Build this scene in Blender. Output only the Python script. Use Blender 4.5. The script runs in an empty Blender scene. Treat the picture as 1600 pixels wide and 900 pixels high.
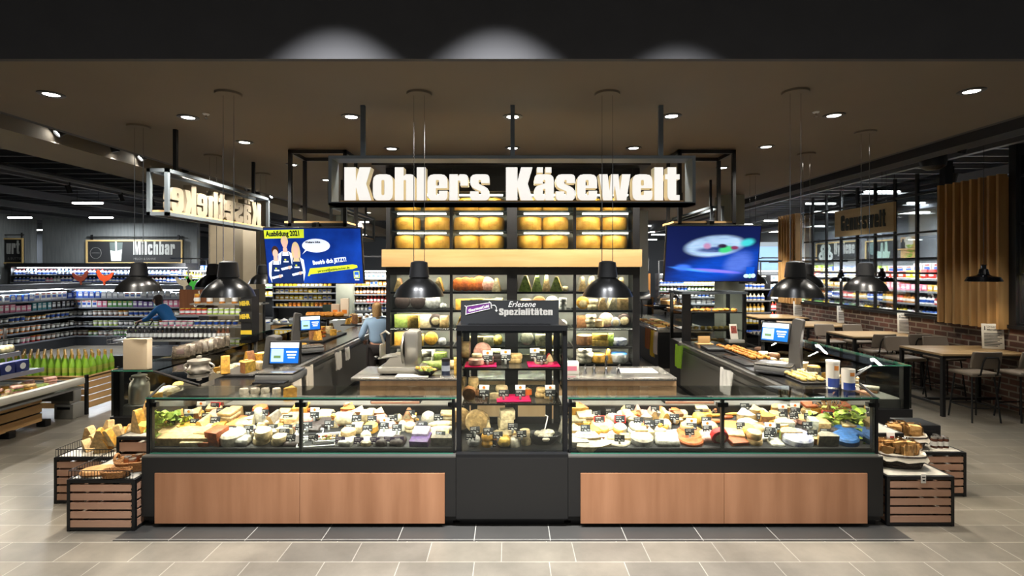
import bpy, bmesh, math, random
from mathutils import Vector, Matrix
from mathutils.geometry import tessellate_polygon
R = random.Random(7)
PI = math.pi
sc = bpy.context.scene
col = sc.collection
# ------------------------------------------------------------------ camera, world, exposure
EYE, F, VX, VY = 2.35, 800.0, 795.0, 420.0
cam = bpy.data.cameras.new('camera'); cam.lens = 18; cam.sensor_width = 36
cam.shift_x = (800 - VX) / 1600; cam.shift_y = -(450 - VY) / 1600
cam.clip_start = .05; cam.clip_end = 200
co = bpy.data.objects.new('camera', cam); col.objects.link(co)
co.location = (0, 0, EYE); co.rotation_euler = (PI / 2, 0, 0); sc.camera = co
w = bpy.data.worlds.new('hall_ambient'); sc.world = w; w.use_nodes = True
w.node_tree.nodes['Background'].inputs[0].default_value = (.9, .95, 1, 1)
w.node_tree.nodes['Background'].inputs[1].default_value = .11
vs = sc.view_settings
vs.view_transform = 'Standard'; vs.look = 'None'; vs.gamma = 1; vs.use_curve_mapping = False
vs.exposure = 0.0
try:
    cy = sc.cycles
    cy.max_bounces = 7; cy.diffuse_bounces = 3; cy.glossy_bounces = 3; cy.transparent_max_bounces = 24
    cy.caustics_reflective = False; cy.caustics_refractive = False
    cy.sample_clamp_indirect = 4.0; cy.use_denoising = True
except Exception: pass
LIGHT_HALL, LIGHT_DOWN, LIGHT_CASE, LIGHT_STRIP = 110, 430, .1, 12.0

def px(X, Y): return VX + X * F / Y
def at(x, y, Y): return Vector(((x - VX) * Y / F, Y, EYE - (y - VY) * Y / F))
def on(x, y, z=0):                       # point of the horizontal plane z seen at x, y
    Y = F * (EYE - z) / (y - VY); return Vector(((x - VX) * Y / F, Y, z))

# ------------------------------------------------------------------ materials
def lin(c):
    return tuple(((v / 255) / 12.92 if v <= 10 else ((v / 255 + .055) / 1.055) ** 2.4) for v in c) + (1,)
MATS = {}
def mat(name, c=(128, 128, 128), rough=.5, metal=0, spec=.5, emit=0, noise=0, scale=10, bump=0, c2=None, stretch=(1, 1, 1)):
    if name in MATS: return MATS[name]
    m = bpy.data.materials.new(name); m.use_nodes = True
    nt = m.node_tree; b = nt.nodes['Principled BSDF']
    b.inputs['Base Color'].default_value = lin(c)
    b.inputs['Roughness'].default_value = rough; b.inputs['Metallic'].default_value = metal
    b.inputs['Specular IOR Level'].default_value = spec
    if emit:
        b.inputs['Emission Color'].default_value = lin(c); b.inputs['Emission Strength'].default_value = emit
    if noise or bump or c2:
        tc = nt.nodes.new('ShaderNodeTexCoord'); mp = nt.nodes.new('ShaderNodeMapping')
        mp.inputs['Scale'].default_value = stretch
        n = nt.nodes.new('ShaderNodeTexNoise'); n.inputs['Scale'].default_value = scale; n.inputs['Detail'].default_value = 5
        nt.links.new(tc.outputs['Object'], mp.inputs[0]); nt.links.new(mp.outputs[0], n.inputs['Vector'])
        if noise or c2:
            r = nt.nodes.new('ShaderNodeValToRGB')
            r.color_ramp.elements[0].position = .3; r.color_ramp.elements[1].position = .7
            a = c if c2 is None else c2
            k = 1 - noise if c2 is None else 1
            r.color_ramp.elements[0].color = lin(tuple(v * k for v in a)); r.color_ramp.elements[1].color = lin(c)
            nt.links.new(n.outputs['Fac'], r.inputs[0]); nt.links.new(r.outputs[0], b.inputs['Base Color'])
        if bump:
            bp = nt.nodes.new('ShaderNodeBump'); bp.inputs['Strength'].default_value = bump; bp.inputs['Distance'].default_value = .02
            nt.links.new(n.outputs['Fac'], bp.inputs['Height']); nt.links.new(bp.outputs[0], b.inputs['Normal'])
    MATS[name] = m; return m
def glass(name, tint=(.95, .985, .97), k=1.0):
    if name in MATS: return MATS[name]
    m = bpy.data.materials.new(name); m.use_nodes = True; nt = m.node_tree; nt.nodes.clear()
    o = nt.nodes.new('ShaderNodeOutputMaterial'); t = nt.nodes.new('ShaderNodeBsdfTransparent'); g = nt.nodes.new('ShaderNodeBsdfGlossy')
    t.inputs[0].default_value = (*tint, 1); g.inputs['Roughness'].default_value = .015
    fr = nt.nodes.new('ShaderNodeFresnel'); fr.inputs[0].default_value = 1.45
    mu = nt.nodes.new('ShaderNodeMath'); mu.operation = 'MULTIPLY'; mu.inputs[1].default_value = k
    mx = nt.nodes.new('ShaderNodeMixShader')
    nt.links.new(fr.outputs[0], mu.inputs[0]); nt.links.new(mu.outputs[0], mx.inputs[0])
    nt.links.new(t.outputs[0], mx.inputs[1]); nt.links.new(g.outputs[0], mx.inputs[2]); nt.links.new(mx.outputs[0], o.inputs[0])
    MATS[name] = m; return m
def brickmat(name, c1, c2, mortar, axes, scale, bw, bh, msize=.012, offset=.5, rough=.6, bump=.4, vary=.0, shift=(0, 0)):
    m = bpy.data.materials.new(name); m.use_nodes = True; nt = m.node_tree; b = nt.nodes['Principled BSDF']
    tc = nt.nodes.new('ShaderNodeTexCoord'); sp = nt.nodes.new('ShaderNodeSeparateXYZ'); cb = nt.nodes.new('ShaderNodeCombineXYZ')
    nt.links.new(tc.outputs['Object'], sp.inputs[0])
    for i, a in enumerate(axes):
        ad = nt.nodes.new('ShaderNodeMath'); ad.operation = 'ADD'; ad.inputs[1].default_value = shift[i]
        nt.links.new(sp.outputs[a], ad.inputs[0]); nt.links.new(ad.outputs[0], cb.inputs[i])
    br = nt.nodes.new('ShaderNodeTexBrick'); br.offset = offset
    br.inputs['Color1'].default_value = lin(c1); br.inputs['Color2'].default_value = lin(c2); br.inputs['Mortar'].default_value = lin(mortar)
    br.inputs['Scale'].default_value = scale; br.inputs['Brick Width'].default_value = bw; br.inputs['Row Height'].default_value = bh
    br.inputs['Mortar Size'].default_value = msize; br.inputs['Mortar Smooth'].default_value = .1; br.inputs['Bias'].default_value = 0
    nt.links.new(cb.outputs[0], br.inputs['Vector'])
    n = nt.nodes.new('ShaderNodeTexNoise'); n.inputs['Scale'].default_value = 2.2; n.inputs['Detail'].default_value = 8; n.inputs['Roughness'].default_value = .65
    nt.links.new(cb.outputs[0], n.inputs['Vector'])
    mx = nt.nodes.new('ShaderNodeMix'); mx.data_type = 'RGBA'; mx.blend_type = 'OVERLAY'; mx.inputs[0].default_value = vary
    nt.links.new(br.outputs['Color'], mx.inputs[6]); nt.links.new(n.outputs['Fac'], mx.inputs[7])
    nt.links.new(mx.outputs[2], b.inputs['Base Color'])
    b.inputs['Roughness'].default_value = rough
    bp = nt.nodes.new('ShaderNodeBump'); bp.inputs['Strength'].default_value = bump; bp.inputs['Distance'].default_value = .01; bp.invert = True
    nt.links.new(br.outputs['Fac'], bp.inputs['Height']); nt.links.new(bp.outputs[0], b.inputs['Normal'])
    MATS[name] = m; return m
def woodmat(name, c, c2, axis=0, rough=.45, sc_=9):
    st = [1, 1, 1]; st[axis] = .09
    return mat(name, c, rough, c2=c2, scale=sc_, stretch=tuple(st), bump=.03)
BLK = mat('black_metal', (20, 20, 21), .45, spec=.35)
BLKL = mat('black_laminate', (30, 29, 28), .5, spec=.35)
ANTH = mat('anthracite_steel', (98, 106, 112), .45, metal=.2)
DARK = mat('dark_plastic', (20, 20, 22), .35)
GREYP = mat('grey_plastic', (92, 92, 90), .4)
STEEL = mat('brushed_steel', (190, 186, 178), .25, metal=.9, bump=.05, scale=60, stretch=(.05, 1, 1))
CHROME = mat('chrome', (210, 210, 210), .12, metal=1)
GLASS = glass('clear_glass'); GLASSW = glass('window_glass', (.9, .93, .94), .8); GLASST = glass('top_clear_glass', (.97, .985, .975), .5); GEDGE = mat('green_glass_edge', (60, 130, 105), .15)
WHITE = mat('white_paint', (235, 232, 226), .4); PAPER = mat('white_paper', (228, 224, 214), .7)
WPAN = woodmat('reddish_panel_wood', (176, 126, 92), (150, 102, 70), 2, .42, 7)
WSLAT = woodmat('pale_slat_wood', (186, 146, 120), (168, 128, 104), 0, .55)
WSLATY = woodmat('pine_slat_wood', (196, 158, 108), (172, 132, 84), 1, .55)
WBEAM = woodmat('light_oak', (222, 184, 130), (198, 156, 100), 0, .45)
WTAB = woodmat('table_oak', (190, 160, 116), (160, 130, 90), 0, .4)
WFIN = woodmat('fin_oak', (200, 158, 100), (172, 128, 76), 2, .5)
SIGNW = mat('lit_sign_face', (255, 252, 246), .4, emit=.8)
LED = mat('led_tube', (255, 246, 226), .4, emit=9)
LEDW = mat('led_strip_cool', (255, 255, 250), .4, emit=LIGHT_STRIP)
TAUPE = mat('taupe_leather', (122, 110, 96), .5, bump=.05, scale=120)
GREEN = mat('leaf_green', (120, 170, 40), .5, c2=(200, 205, 90), scale=6); GRASSM = mat('grass_green', (60, 120, 36), .6)
CH1 = mat('chalk_black', (27, 28, 30), .7)
CHALK = mat('chalk_white', (232, 230, 222), .8)
MAGENTA = mat('magenta_acrylic', (214, 30, 92), .25)

# ------------------------------------------------------------------ mesh building
class MB:
    def __init__(s): s.v = []; s.f = []; s.m = []
    def add(s, vs_, fs, m=0, M=None):
        o = len(s.v)
        s.v += [tuple(M @ Vector(v)) for v in vs_] if M else [tuple(v) for v in vs_]
        s.f += [tuple(i + o for i in f) for f in fs]
        s.m += [m] * len(fs) if isinstance(m, int) else list(m); return s
    def box(s, x0, x1, y0, y1, z0, z1, m=0, M=None):
        return s.add([(x0, y0, z0), (x1, y0, z0), (x1, y1, z0), (x0, y1, z0), (x0, y0, z1), (x1, y0, z1), (x1, y1, z1), (x0, y1, z1)],
                     [(0, 3, 2, 1), (4, 5, 6, 7), (0, 1, 5, 4), (1, 2, 6, 5), (2, 3, 7, 6), (3, 0, 4, 7)], m, M)
    def rbox(s, sx, sy, sz, r, m=0, M=None, seg=2, jit=0, sub=0):     # base-centred rounded box
        b = bmesh.new(); bmesh.ops.create_cube(b, size=1)
        bmesh.ops.scale(b, vec=(sx, sy, sz), verts=b.verts); bmesh.ops.translate(b, vec=(0, 0, sz / 2), verts=b.verts)
        r = min(r, .49 * min(sx, sy, sz))
        if r > 0: bmesh.ops.bevel(b, geom=b.edges[:], offset=r, segments=seg, profile=.5, affect='EDGES')
        if sub: bmesh.ops.subdivide_edges(b, edges=b.edges[:], cuts=sub, use_grid_fill=True)
        if jit:
            for v in b.verts: v.co += Vector((R.uniform(-jit, jit), R.uniform(-jit, jit), R.uniform(-jit, jit) if v.co.z > .01 else 0))
        b.verts.ensure_lookup_table(); b.verts.index_update()
        s.add([v.co[:] for v in b.verts], [[v.index for v in f.verts] for f in b.faces], m, M); b.free(); return s
    def lathe(s, prof, n=20, m=0, M=None, a0=0, a1=2 * PI):           # m: one index or one per profile band
        vs_, fs, ms = [], [], []; full = a1 - a0 > 6.28; k = n if full else n + 1
        for r, z in prof:
            for i in range(k):
                a = a0 + (a1 - a0) * i / n; vs_.append((r * math.cos(a), r * math.sin(a), z))
        for j in range(len(prof) - 1):
            for i in range(n):
                i2 = (i + 1) % k; fs.append((j * k + i, j * k + i2, (j + 1) * k + i2, (j + 1) * k + i)); ms.append(m if isinstance(m, int) else m[j])
        return s.add(vs_, fs, ms, M)
    def tube(s, pts, r, n=8, m=0, closed=False, M=None):
        pts = [Vector(p) for p in pts]; N = len(pts); vs_, fs = [], []; u = None
        for i, p in enumerate(pts):
            a = pts[(i - 1) % N] if (closed or i) else p; b = pts[(i + 1) % N] if (closed or i < N - 1) else p
            t = (b - a).normalized()
            if u is None: u = t.orthogonal().normalized()
            u = (u - t * u.dot(t)).normalized() if (u - t * u.dot(t)).length > 1e-6 else t.orthogonal().normalized()
            w_ = t.cross(u); rr = r[i] if isinstance(r, (list, tuple)) else r
            for k in range(n):
                an = 2 * PI * k / n; vs_.append(p + (u * math.cos(an) + w_ * math.sin(an)) * rr)
        for i in range(N if closed else N - 1):
            j = (i + 1) % N
            for k in range(n): fs.append((i * n + k, i * n + (k + 1) % n, j * n + (k + 1) % n, j * n + k))
        if not closed: fs += [tuple(range(n - 1, -1, -1)), tuple(range((N - 1) * n, N * n))]
        return s.add(vs_, fs, m, M)
    def prism(s, loops, depth, m=0, M=None, ms=None):                 # loops: outer + holes in xy, extruded to +z
        tris = tessellate_polygon([[Vector((x, y, 0)) for x, y in l] for l in loops])
        flat = [p for l in loops for p in l]; n = len(flat)
        vs_ = [(x, y, 0) for x, y in flat] + [(x, y, depth) for x, y in flat]; fs = []; mm = []
        for t in tris:
            a, b_, c = [flat[i] for i in t]
            if (b_[0] - a[0]) * (c[1] - a[1]) - (b_[1] - a[1]) * (c[0] - a[0]) < 0: t = t[::-1]
            fs += [tuple(t[::-1]), tuple(i + n for i in t)]; mm += [ms if ms is not None else m, m]
        o = 0
        for l in loops:
            k = len(l); ar = sum(l[i][0] * l[(i + 1) % k][1] - l[(i + 1) % k][0] * l[i][1] for i in range(k))
            out = (ar > 0) == (l is loops[0])
            for i in range(k):
                j = (i + 1) % k; q = (o + i, o + j, o + j + n, o + i + n); fs.append(q if out else q[::-1]); mm.append(ms if ms is not None else m)
            o += k
        return s.add(vs_, fs, mm, M)
    def mesh(s, name, mats):
        me = bpy.data.meshes.new(name); me.from_pydata(s.v, [], s.f)
        for q in (mats if isinstance(mats, (list, tuple)) else [mats]): me.materials.append(q)
        me.polygons.foreach_set('material_index', s.m); me.polygons.foreach_set('use_smooth', [True] * len(s.f))
        me.update()
        try: me.set_sharp_from_angle(angle=math.radians(38))
        except Exception: pass
        return me
def Mx(loc=(0, 0, 0), rz=0, rx=0, ry=0, s=1):
    return Matrix.Translation(loc) @ Matrix.Rotation(rz, 4, 'Z') @ Matrix.Rotation(ry, 4, 'Y') @ Matrix.Rotation(rx, 4, 'X') @ Matrix.Scale(s, 4)
def tagp(o, label, cat, group=None):
    o['label'] = label; o['category'] = cat
    if group: o['group'] = group
    return o
def TH(name, label, cat, loc=(0, 0, 0), rz=0, group=None):            # an Empty at the thing's base
    o = bpy.data.objects.new(name, None); col.objects.link(o); o.empty_display_size = .05
    o.location = loc; o.rotation_euler = (0, 0, rz); return tagp(o, label, cat, group)
def PT(name, mb, mats, root, label=None, world=False):                # a part
    if world:
        l = root.location; l = Vector(l) + (Vector(root.parent.location) if root.parent else Vector())
        mb.v = [(v[0] - l[0], v[1] - l[1], v[2] - l[2]) for v in mb.v]
    o = bpy.data.objects.new(name, mb.mesh(name, mats) if isinstance(mb, MB) else mb); col.objects.link(o); o.parent = root
    if label: o['label'] = label
    return o
def ONE(name, mb, mats, label, cat, loc=(0, 0, 0), rz=0, group=None, rot=None):
    o = bpy.data.objects.new(name, mb.mesh(name, mats) if isinstance(mb, MB) else mb); col.objects.link(o)
    o.location = loc; o.rotation_euler = rot or (0, 0, rz); return tagp(o, label, cat, group)
def ST(name, mb, mats):
    o = bpy.data.objects.new(name, mb.mesh(name, mats)); col.objects.link(o); o['kind'] = 'structure'; return o
def dup(root, loc, rz=0, label=None, group=None, rot=None):
    def cp(o, parent=None):
        c = o.copy(); col.objects.link(c)
        if parent: c.parent = parent
        for ch in o.children: cp(ch, c)
        return c
    c = cp(root); c.location = loc; c.rotation_euler = rot or (0, 0, rz)
    if label: c['label'] = label
    if group: c['group'] = group
    return c
ORD = ['first', 'second', 'third', 'fourth', 'fifth', 'sixth', 'seventh', 'eighth', 'ninth', 'tenth', 'eleventh', 'twelfth', '13th', '14th', '15th', '16th', '17th', '18th', '19th', '20th']
def ordn(i):
    if i < len(ORD): return ORD[i]
    n = i + 1; return f"{n}{'th' if 10 <= n % 100 <= 20 else {1: 'st', 2: 'nd', 3: 'rd'}.get(n % 10, 'th')}"
def spot(parent, power, ang=100, blend=.6, color=(1, .93, .82), loc=(0, 0, -.03), rot=(0, 0, 0), size=.05):
    l = bpy.data.lights.new('beam', 'SPOT'); l.energy = power; l.spot_size = math.radians(ang); l.spot_blend = blend; l.color = color; l.shadow_soft_size = size
    o = bpy.data.objects.new('beam', l); col.objects.link(o); o.parent = parent; o.location = loc; o.rotation_euler = rot; return o
def area(parent, power, sx, sy, loc, rot=(0, 0, 0), color=(1, .92, .78)):
    l = bpy.data.lights.new('led_light', 'AREA'); l.shape = 'RECTANGLE'; l.size = sx; l.size_y = sy; l.energy = power; l.color = color
    o = bpy.data.objects.new('led_light', l); col.objects.link(o); o.parent = parent; o.location = loc; o.rotation_euler = rot; return o

# ------------------------------------------------------------------ lettering
def rp(pts):                             # polygon with optional corner radii
    out = []; n = len(pts)
    for i, p in enumerate(pts):
        r = p[2] if len(p) > 2 else 0; c = Vector(p[:2])
        if not r: out.append(tuple(c)); continue
        a = Vector(pts[i - 1][:2]); b = Vector(pts[(i + 1) % n][:2])
        d1 = (a - c); d2 = (b - c); r = min(r, d1.length * .49, d2.length * .49); s_, e_ = c + d1.normalized() * r, c + d2.normalized() * r
        for k in range(4):
            t = k / 3; out.append(tuple(s_ * (1 - t) ** 2 + c * 2 * t * (1 - t) + e_ * t * t))
    return out
def rr(x0, y0, x1, y1, r=0): return [(x0, y0, r), (x1, y0, r), (x1, y1, r), (x0, y1, r)]
_a = [(0, 27), (0, 42, 10), (32, 42, 10), (32, 0), (18, 0), (18, 4), (15, 0), (0, 0, 9), (0, 22, 6), (18, 28), (18, 33, 2), (14, 33, 2), (14, 27)]
_ah = rr(14, 9, 18, 19, 1)
GL = {
 'o': (33, [[rr(0, 0, 33, 42, 11), rr(14, 9, 19, 33, 2.5)]]),
 'e': (33, [[[(33, 20), (33, 42, 11), (0, 42, 11), (0, 0, 11), (33, 0, 11), (33, 16), (19, 16), (19, 9, 2), (14, 9, 2), (14, 20)], rr(14, 24, 19, 33, 2)]]),
 'h': (33, [[[(0, 0), (0, 53), (14.5, 53), (14.5, 39), (18, 42), (33, 42, 11), (33, 0), (18.5, 0), (18.5, 33, 2), (14.5, 33, 2), (14.5, 0)]]]),
 'l': (14.5, [[rr(0, 0, 14.5, 53)]]),
 'r': (31, [[[(0, 0), (0, 42), (14, 42), (14, 38), (17, 42), (31, 42, 9), (31, 24), (18, 24), (18, 32, 2), (14, 32), (14, 0)]]]),
 's': (32, [[[(32, 28), (32, 42, 11), (0, 42, 11), (0, 22, 8), (18, 15, 2), (18, 9, 2), (14, 9, 2), (14, 15), (0, 15), (0, 0, 11), (32, 0, 11), (32, 19, 8), (14, 27, 2), (14, 33, 2), (18, 33, 2), (18, 28)]]]),
 'K': (44, [[[(0, 0), (0, 53), (19, 53), (19, 31), (25, 53), (44, 53), (36, 27), (45, 0), (25, 0), (19, 22), (19, 0)]]]),
 'a': (32, [[_a, _ah]]), 'ä': (32, [[_a, _ah], [rr(4, 44.5, 14, 53)], [rr(18, 44.5, 28, 53)]]),
 'w': (52, [[[(0, 42), (14, 42), (17.5, 16), (20, 42), (32, 42), (34.5, 16), (38, 42), (52, 42), (45, 0), (30, 0), (26, 24), (22, 0), (7, 0)]]]),
 't': (24, [[[(4, 53), (18.5, 53), (18.5, 42), (24, 42), (24, 34), (18.5, 34), (18.5, 9), (24, 9), (24, 0), (4, 0, 9), (4, 34), (0, 34), (0, 42), (4, 42)]]]),
 'c': (32, [[[(32, 26), (32, 42, 11), (0, 42, 11), (0, 0, 11), (32, 0, 11), (32, 16), (18.5, 16), (18.5, 9, 2), (14, 9, 2), (14, 33, 2), (18.5, 33, 2), (18.5, 26)]]]),
 'i': (14.5, [[rr(0, 0, 14.5, 42)], [rr(0, 45, 14.5, 53)]]),
 'n': (33, [[[(0, 0), (0, 42), (14, 42), (14, 38), (18, 42), (33, 42, 11), (33, 0), (18.5, 0), (18.5, 33, 2), (14.5, 33, 2), (14.5, 0)]]]),
 'u': (33, [[[(0, 42), (14.5, 42), (14.5, 9, 2), (18.5, 9, 2), (18.5, 42), (33, 42), (33, 0), (19, 0), (19, 4), (15, 0), (0, 0, 11)]]]),
 'p': (33, [[[(0, -11), (0, 42), (14, 42), (14, 38), (18, 42), (33, 42, 11), (33, 0, 11), (18, 0), (14.5, 4), (14.5, -11)], rr(14.5, 9, 18.5, 33, 1.5)]]),
 'b': (33, [[[(0, 0), (0, 53), (14.5, 53), (14.5, 38), (18, 42), (33, 42, 11), (33, 0, 11), (18, 0), (14, 4), (14, 0)], rr(14.5, 9, 18.5, 33, 1.5)]]),
 'k': (34, [[[(0, 0), (0, 53), (14.5, 53), (14.5, 28), (19, 42), (33, 42), (27, 22), (34, 0), (19, 0), (14.5, 14), (14.5, 0)]]]),
 'z': (27, [[[(0, 0), (0, 9), (13, 33), (1, 33), (1, 42), (27, 42), (27, 33), (14, 9), (27, 9), (27, 0)]]]),
 'y': (33, [[[(0, 42), (14, 42), (17, 16), (20, 42), (33, 42), (24, 0), (20, -11, 3), (4, -11), (4, -3), (10, -2), (9.5, 0)]]]),
 'g': (33, [[[(33, 42), (33, -11, 9), (1, -11, 9), (1, -3), (14, -3), (14, -4.5), (18.5, -4.5), (18.5, 4), (15, 0), (0, 0, 11), (0, 42, 11), (15, 42), (19, 38), (19, 42)], rr(14.5, 9, 18.5, 33, 1.5)]]),
 'M': (52, [[[(0, 0), (0, 53), (20, 53), (26, 24), (32, 53), (52, 53), (52, 0), (38, 0), (38, 34), (31, 0), (21, 0), (14, 34), (14, 0)]]]),
 'H': (36, [[[(0, 0), (0, 53), (15, 53), (15, 33), (21, 33), (21, 53), (36, 53), (36, 0), (21, 0), (21, 23), (15, 23), (15, 0)]]]),
 'G': (34, [[[(34, 33), (34, 53, 11), (0, 53, 11), (0, 0, 11), (22, 0), (25, 4), (26, 0), (34, 0), (34, 27), (18, 27), (18, 19), (20, 19), (20, 9, 2), (15, 9, 2), (15, 44, 2), (20, 44, 2), (20, 33)]]]),
 'S': (33, [[[(33, 34), (33, 53, 11), (0, 53, 11), (0, 30, 8), (18, 19), (18, 9, 2), (14.5, 9, 2), (14.5, 18), (0, 18), (0, 0, 11), (33, 0, 11), (33, 24, 8), (14.5, 36), (14.5, 44, 2), (18.5, 44, 2), (18.5, 34)]]]),
}
def word(txt, h, gap=4, sx=1.0):         # -> list of (letter, x offset, loops), total width; cap height h
    k = h / 53; x = 0; out = []
    for ch in txt:
        if ch == ' ': x += 24; continue
        wd, shapes = GL[ch]
        out.append((ch, x * k * sx, [[[(a * k * sx, b * k) for a, b in rp(l)] for l in sh] for sh in shapes])); x += wd + gap
    return out, (x - gap) * k * sx
UP = Matrix.Rotation(PI / 2, 4, 'X')     # lettering plane -> upright, facing -Y
def letters(root, txt, h, origin, depth, mats, gap=4, sx=1.0, fit=None, rz=0, each=True, name='letter'):
    ws, wd = word(txt, h, gap, sx)
    if fit: sx *= fit / wd; ws, wd = word(txt, h, gap, sx)
    one = MB()
    for ch, x, shapes in ws:
        mb = MB() if each else one
        for sh in shapes:
            mb.prism(sh, depth, 0, Mx(origin, rz) @ UP @ Matrix.Translation((x, 0, 0)), ms=(1 if len(mats) > 1 else 0))
        if each: PT(name, mb, mats, root)
    if not each: PT('lettering', one, mats, root)
    return wd
def textmesh(txt, size, shear=0, offset=0, align='LEFT', spacing=1):
    c = bpy.data.curves.new('lettering', 'FONT'); c.body = txt; c.size = size; c.shear = shear; c.offset = offset; c.align_x = align; c.space_character = spacing; c.resolution_u = 2
    o = bpy.data.objects.new('lettering', c); col.objects.link(o); dg = bpy.context.evaluated_depsgraph_get()
    me = bpy.data.meshes.new_from_object(o.evaluated_get(dg)); bpy.data.objects.remove(o); bpy.data.curves.remove(c); return me
def text(mb, txt, size, M, m=0, **k):    # flat text added to a builder (built in the XY plane of M)
    me = textmesh(txt, size, **k); mb.add([v.co[:] for v in me.vertices], [tuple(p.vertices) for p in me.polygons], m, M); bpy.data.meshes.remove(me)
# ================================================================== the hall
HC = 4.0
FLOOR = brickmat('grey_stone_tiles', (112, 105, 93), (98, 93, 84), (150, 145, 133), (0, 1), 1, .6, .295, .0035, .36, .33, .12, .55, (0.06, -4.40 + .295 * 40))
ST('floor', MB().box(-24, 16, -6, 38, -.1, 0), FLOOR)
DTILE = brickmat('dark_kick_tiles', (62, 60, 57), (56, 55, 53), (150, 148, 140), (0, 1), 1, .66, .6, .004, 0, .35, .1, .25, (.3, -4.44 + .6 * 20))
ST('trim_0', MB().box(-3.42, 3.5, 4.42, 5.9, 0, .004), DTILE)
CEIL = mat('taupe_ceiling', (104, 93, 78), .8, noise=.06, scale=.7)
CEILD = mat('dark_open_ceiling', (44, 45, 50), .8)
JOI = mat('grey_joist', (84, 86, 92), .6)
BEAMC = mat('beige_beam', (128, 118, 104), .8)
ST('ceiling', MB().box(-5.32, 5.5, 4.06, 17.5, HC, HC + .5), CEIL)
ST('ceiling_upper', MB().box(-24, 16, 3.9, 38, 4.95, 5.05), CEILD)
ST('ceiling_hall', MB().box(-12, 12, -6, 4, 5.9, 6.0), mat('hall_ceiling', (70, 70, 72), .8))
ST('wall_bulkhead', MB().box(-14, 12, 4.0, 4.05, HC - .01, 6), mat('charcoal_bulkhead', (58, 57, 59), .75, noise=.08, scale=3))
tr = MB().box(-5.96, -5.32, 4, 38, 4.28, 4.4).box(-5.4, -5.32, 4, 17.5, HC, 4.3).box(5.5, 6.2, 4, 17.5, 4.28, 4.4).box(5.5, 5.58, 4, 17.5, HC, 4.3)
ST('trim_1', tr, mat('dark_trough', (36, 36, 38), .7))
ST('beam_left', MB().box(-6.95, -5.96, 4, 26, HC, 4.5), BEAMC)
ST('beam_right', MB().box(6.2, 6.5, 4, 26, HC + .05, 4.5), CEILD)
jo = MB()
for k in range(34):
    y = 4.4 + k * .62; jo.box(-24, -6.95, y, y + .06, 4.55, 4.8); jo.box(6.5, 14, y, y + .06, 4.55, 4.8)
    if y > 17.6: jo.box(-6.95, 6.5, y, y + .06, 4.55, 4.8)
for x in (-19, -16.2, -13.4, -10.6, -8.2, 8, 10.5): jo.box(x, x + .12, 4, 36, 4.35, 4.55)
jo.tube([(-9.6, 4, 4.3), (-9.6, 34, 4.3)], .06); jo.tube([(7.3, 4, 4.3), (7.3, 34, 4.3)], .05); jo.tube([(12, 4, 4.2), (12, 34, 4.2)], .16)
ST('trim_2', jo, JOI)
WG = mat('grey_plaster', (112, 116, 116), .8, noise=.15, scale=2.5, stretch=(6, 6, .6))
WD = mat('dark_wall', (70, 74, 80), .8)
ST('wall_back', MB().box(-24, 16, 36, 36.2, 0, 5), WD)
ST('wall_left', MB().box(-24, -23.8, -6, 36, 0, 5), WD)
ST('wall_right', MB().box(14.6, 14.8, 4, 36, 0, 5), mat('grey_right_wall', (120, 124, 130), .8))
ST('wall_milk', MB().box(-18.4, -12.3, 20.2, 20.4, 0, 4.35).box(-19.9, -18.8, 18.7, 20.4, 0, 4.4).box(-23.9, -19.9, 19.2, 19.4, 0, 4.3), WG)
ST('column_left', MB().box(-6.68, -6.1, 11.4, 12.2, 0, HC).box(-6.2, -5.8, 11.75, 12.2, 0, HC), mat('beige_concrete', (158, 146, 124), .75, noise=.1, scale=2))
ST('column_rear', MB().box(-5.3, -4.8, 15.7, 16.2, 0, HC), mat('pale_green_concrete', (150, 154, 140), .75, noise=.1, scale=2))
ST('column_right', MB().box(4.78, 5.25, 11.4, 11.9, 0, HC), MATS['pale_green_concrete'])
ST('column_far', MB().box(3.35, 3.95, 14.5, 15, 1.7, HC), mat('white_concrete', (196, 200, 194), .75))

# ------------------------------------------------------------------ lamps
dl = [(80, 147), (294, 183), (382, 222), (549, 182), (801, 182), (1049, 181), (1303, 180), (1518, 142), (1197, 229), (990, 231), (801, 231), (612, 232),
      (642, 248), (724, 248), (801, 248), (883, 248), (965, 248), (457, 257), (510, 281), (1129, 262), (1079, 285), (1006, 339), (576, 332), (556, 332), (577, 344)]
bez = mat('downlight_rim', (26, 25, 24), .4); lens = mat('downlight_lens', (255, 250, 238), .4, emit=14)
for i, (x, y) in enumerate(dl):
    p = on(x, y, HC)
    if p.y > 17: continue
    row = sorted(q[0] for q in dl if abs(q[1] - y) < 3)
    nm = 'only one' if len(row) == 1 else ordn(row.index(x)) + ' from the left'
    lab = {147: 'nearest row', 142: 'nearest row'}.get(y, 'row at %.0f m behind the bulkhead' % (p.y - 4))
    d = TH('downlight', f'round recessed ceiling downlight, {lab}, {nm}' if y not in (147, 142, 257, 281, 262, 285, 222) else
           {147: 'recessed downlight at the far left corner of taupe ceiling', 142: 'recessed downlight at the far right corner of taupe ceiling', 257: 'small downlight within the frame above the left screen',
            281: 'small downlight left of the big cheese sign', 262: 'small downlight within the frame above the right screen', 285: 'small downlight beside the right end of the big cheese sign',
            222: 'downlight left of the frame above the left screen'}[y], 'lamp', p, 0, 'recessed ceiling downlights')
    PT('rim', MB().lathe([(.062, -.002), (.075, -.012), (.105, -.008), (.11, 0)], 24), bez, d)
    PT('lens', MB().lathe([(0, -.006), (.064, -.006)], 24), lens, d)
    spot(d, LIGHT_DOWN, 110, .7, loc=(0, 0, -.05))
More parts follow.
